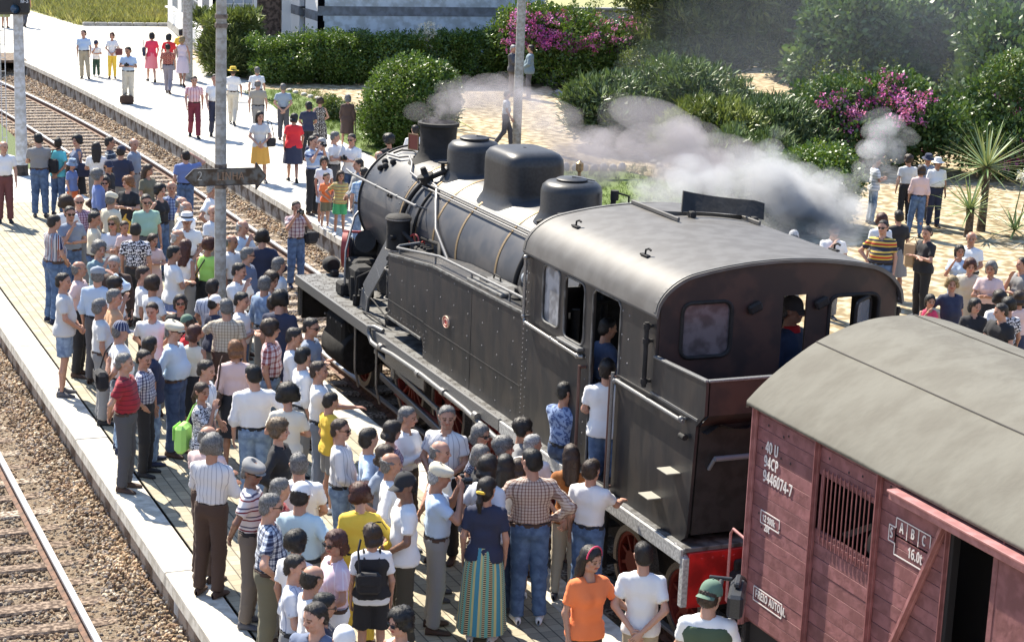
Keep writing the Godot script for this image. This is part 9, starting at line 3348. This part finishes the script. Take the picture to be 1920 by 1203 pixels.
	["driver with dark cap and red scarf seen through the cab rear window", 10.68, 0.95, -17.10, 2.00, 36, "m down short.gr cap.dkgrey long.work tr.work"],
	["man in pale blue shirt and khaki trousers leading a boy", 11.94, 0.00, -62.66, 1.55, 346, "m down short.dk shirt.ltblue tr.khaki"],
	["boy in navy cap, white shirt and dark green trousers", 12.43, 0.00, -63.23, 1.14, 346, "b down cap.navy tee.white tr.dkgreen"],
	["woman in yellow trousers with a maroon bag", 12.82, 0.00, -62.61, 1.49, 346, "f front bob.rd tee.white tr.yellow slim"],
	["man in pale blue shirt and cream trousers standing over a bag", 11.98, 0.00, -56.30, 1.66, 342, "m carry short.dk shirt.ltblue tr.creamtr belt wide"],
	["woman in crimson top and pink skirt walking away", 13.88, 0.00, -61.65, 1.58, 176, "f walk bob.bk tee.crimson sk.pink"],
	["woman with black bob in red top beside the red patterned shirt", 14.32, 0.00, -61.18, 1.58, 166, "f walk bob.bk tee.red sk.grey"],
	["man in red patterned shirt and purple grey trousers walking away", 13.71, 0.00, -58.58, 1.51, 156, "m walk short.bk shirt.redflor tr.purgrey"],
	["person in yellow top walking away near the far lamp post", 15.03, 0.00, -62.32, 1.63, 156, "f walk bob.bk shirt.yellow tr.grey"],
	["woman in lilac dress walking away beside the far lamp post", 14.57, 0.00, -60.30, 1.58, 156, "f walk bob.bl tank.lilac sk.lilac"],
	["man in pink striped shirt and maroon trousers walking forward", 12.21, 0.00, -49.26, 1.61, 352, "m walk short.dk shirt.pinkstr tr.maroon2"],
	["man in white shirt and navy trousers behind the lamp pole", 12.76, 0.00, -49.19, 1.66, 352, "m walk short.dk shirt.white tr.navy"],
	["person in yellow sun hat, white shirt and cream trousers", 13.83, 0.00, -51.50, 1.59, 156, "f walk hat.yellow short.br shirt.white tr.creamtr"],
	["man in pale shirt walking away in front of the hedge", 14.78, 0.00, -52.49, 1.48, 156, "m walk short.gr shirt.ice tr.grey"],
	["balding man in khaki grey shirt walking away", 13.76, 0.00, -48.66, 1.56, 156, "m walk bald.gr shirt.khakigrey tr.grey"],
	["man in steel blue shirt with his hands clasped behind", 14.42, 0.00, -48.57, 1.48, 162, "m back short.gr shirt.steel tr.dkgrey"],
	["woman in mustard skirt with black shoulder bag", 11.98, 0.00, -42.15, 1.63, 346, "f front long.dk tee.palegrey sk.mustard2"],
	["woman in red top and navy skirt seen from behind", 12.72, 0.00, -42.10, 1.57, 166, "f walk bob.bk tee.red sk.navy fat"],
	["person with black hair in navy top beside the floral dress", 14.01, 0.00, -45.17, 1.44, 176, "m down bob.bk tee.navy tr.black"],
	["woman in brown and white floral dress", 14.59, 0.00, -45.95, 1.44, 166, "f down curl.br tank.floralbr sk.floralbr"],
	["elderly grey haired woman in brown coat with a stick", 15.66, 0.00, -47.06, 1.35, 166, "f lean1 bob.gr jacket.coat sk.coat"],
	["man in blue and white top holding a camera to his face", 11.94, 0.00, -38.07, 1.65, 36, "m cam short.dk shirt.bluewhite tr.black"],
	["dark haired man just behind the blue and white photographer", 12.17, 0.00, -38.79, 1.60, 6, "m down short.dk tee.navy tr.grey"],
	["woman with white blonde hair on the far platform", 12.19, 0.00, -38.39, 1.56, 296, "f down bob.wh tee.white tr.grey"],
	["grey haired man in white shirt on the far platform edge group", 12.58, 0.00, -38.60, 1.66, 46, "m carry short.gr shirt.white tr.dkgrey"],
	["man in white t-shirt and jeans holding a dark camera", 12.82, 0.00, -38.28, 1.65, 316, "m carry short.dk gl tee.white tr.dkjeans"],
	["dark haired girl in white t-shirt behind the two children", 11.81, 0.00, -36.91, 1.39, 356, "g down bob.dk tee.white sh.ltblue"],
	["small boy in orange top on the far platform edge", 11.72, 0.00, -36.52, 1.11, 16, "b down short.dk tee.orange sh.olive"],
	["girl in rainbow striped t-shirt and green shorts", 11.80, 0.00, -35.84, 1.27, 346, "g hip long.br tee.rainbow sh.green"],
	["man in grey jacket beside the smokebox", 11.88, 0.00, -34.93, 1.66, 256, "m down short.dk jacket.grey tr.grey"],
	["man in pale blue plaid shirt against the smokebox", 11.77, 0.00, -34.28, 1.60, 176, "m down short.dk shirt.ltplaid tr.ltjeans"],
	["woman with large dark curls behind the boiler", 13.65, 0.00, -38.09, 1.62, 176, "f down curl.bk tee.black sk.black big"],
	["person in white behind the engine chimney", 14.80, 0.00, -39.73, 1.60, 166, "m down short.dk tee.white tr.grey"],
	["bald man low behind the smokebox top", 12.85, 0.00, -36.49, 1.55, 236, "m down bald.gr tee.grey tr.grey"],
	["photographer in white plaid shirt standing on the track ballast", 10.28, -0.52, -33.75, 1.61, 2, "m cam short.dk shirt.whplaid tr.jeans"],
	["woman in pale olive dress behind the signal head", 12.16, 0.00, -80.42, 1.62, 156, "f down bob.dk tee.olivelt sk.olivelt"],
	["person in dark trousers walking past the signal head", 13.00, 0.00, -80.92, 1.62, 156, "m walk short.dk shirt.white tr.dkgrey"],
	["white haired man with dark coat over his shoulder at the hedge", 24.62, 0.00, -57.25, 1.64, 36, "m chin short.wh jacket.dkgrey tr.brngrey"],
	["man in slate jacket by the bougainvillea", 24.87, 0.00, -56.54, 1.71, 246, "m front short.dk jacket.slatejk tr.dkgrey"],
	["woman in yellow striped blouse standing in the smoke", 23.43, 0.00, -48.71, 1.58, 66, "f down pony.dk shirt.yellstr tr.grey"],
	["person veiled by smoke beside the garden lamp post", 19.85, 0.00, -46.56, 1.49, 66, "m walk short.dk shirt.ice tr.dkgrey"],
	["man in white hat and white shirt with navy trousers", 24.74, 0.00, -34.23, 1.51, 346, "m down short.gr hat.white shirt.white tr.navy fat"],
	["woman in pale pink blouse and jeans seen from behind", 23.68, 0.00, -33.34, 1.52, 156, "f down bob.br long.pinkpale tr.jeans"],
	["man with brown curls in pale grey shirt", 24.31, 0.00, -34.70, 1.51, 166, "m down curl.br shirt.palegrey tr.black"],
	["person in dark blue hat behind the woman in pink", 24.96, 0.00, -34.95, 1.49, 336, "m down short.gr hat.navy shirt.bluegrey tr.dkgrey"],
	["person in black and white striped top veiled by steam", 23.59, 0.00, -34.90, 1.46, 76, "m carry short.dk tee.bwstr tr.ltjeans"],
	["woman with auburn curls in pale top behind the rainbow polo", 19.18, 0.00, -28.03, 1.60, 156, "f down curl.rd long.ice sh.dkjeans"],
	["man in polo with red, yellow and navy bands", 18.48, 0.00, -26.89, 1.72, 316, "m hip short.dk gl shirt.sunset tr.jeans fat"],
	["woman in black top and black and white skirt", 19.68, 0.00, -28.19, 1.62, 166, "f down short.dk tee.black sk.bwpat"],
	["man in black t-shirt and trousers with beige bag on his shoulder", 19.28, 0.00, -26.84, 1.61, 276, "m down short.dk tee.black tr.black"],
	["white haired man in white shirt in front of the small palm", 19.76, 0.00, -26.25, 1.60, 306, "m down bald.wh shirt.white tr.grey fat"],
	["dark haired woman in pale blue with hand raised near the palm", 19.20, 0.00, -25.71, 1.50, 306, "f chin bob.bk tee.ltblue tr.ltjeans"],
	["auburn haired woman in beige cardigan", 18.47, 0.00, -24.46, 1.56, 326, "f down curl.rd jacket.beige sk.beige"],
	["grey haired woman in pale pink shirt with shoulder strap", 18.52, 0.00, -24.03, 1.62, 326, "f down bob.gr shirt.pinkpale sk.black"],
	["blonde woman in navy dress", 17.34, 0.00, -23.35, 1.55, 346, "f down curl.bl tee.navy sk.navy fat"],
	["girl in red sleeveless top beside the blonde woman", 16.94, 0.00, -23.29, 1.31, 326, "g chin bob.bk tank.redpink sh.grey"],
	["dark haired woman in black top over violet behind the wagon roof", 16.78, 0.00, -22.03, 1.56, 336, "f front bob.bk long.black sk.black fat"],
	["woman with dark curls in white shirt behind the wagon roof", 17.22, 0.00, -22.09, 1.61, 166, "f down curl.dk tee.white tr.black"],
	["man in black shirt turned to the woman in white", 16.79, 0.00, -21.46, 1.61, 286, "m down short.dk shirt.black tr.black"],
	["person with black curls by the frame edge over the wagon", 17.14, 0.00, -21.69, 1.60, 176, "f down curl.bk shirt.floralbw tr.black"],
	["man in grey shirt at the far end of the garden group", 19.11, 0.00, -24.05, 1.64, 276, "m down short.dk shirt.grey tr.black"],
	["person in pale pink with navy skirt at the far end of the garden group", 17.63, 0.00, -22.09, 1.60, 176, "f down bob.br tank.pinkpale sk.navy"],
	["man in white shirt with hand on his chin behind the cab roof", 17.65, 0.00, -27.19, 1.64, 346, "m chin short.dk gl shirt.white tr.grey"],
	["person in white cap just showing over the cab roof", 16.71, 0.00, -26.91, 1.60, 156, "m down short.gr cap.white tee.white tr.grey"],
	]
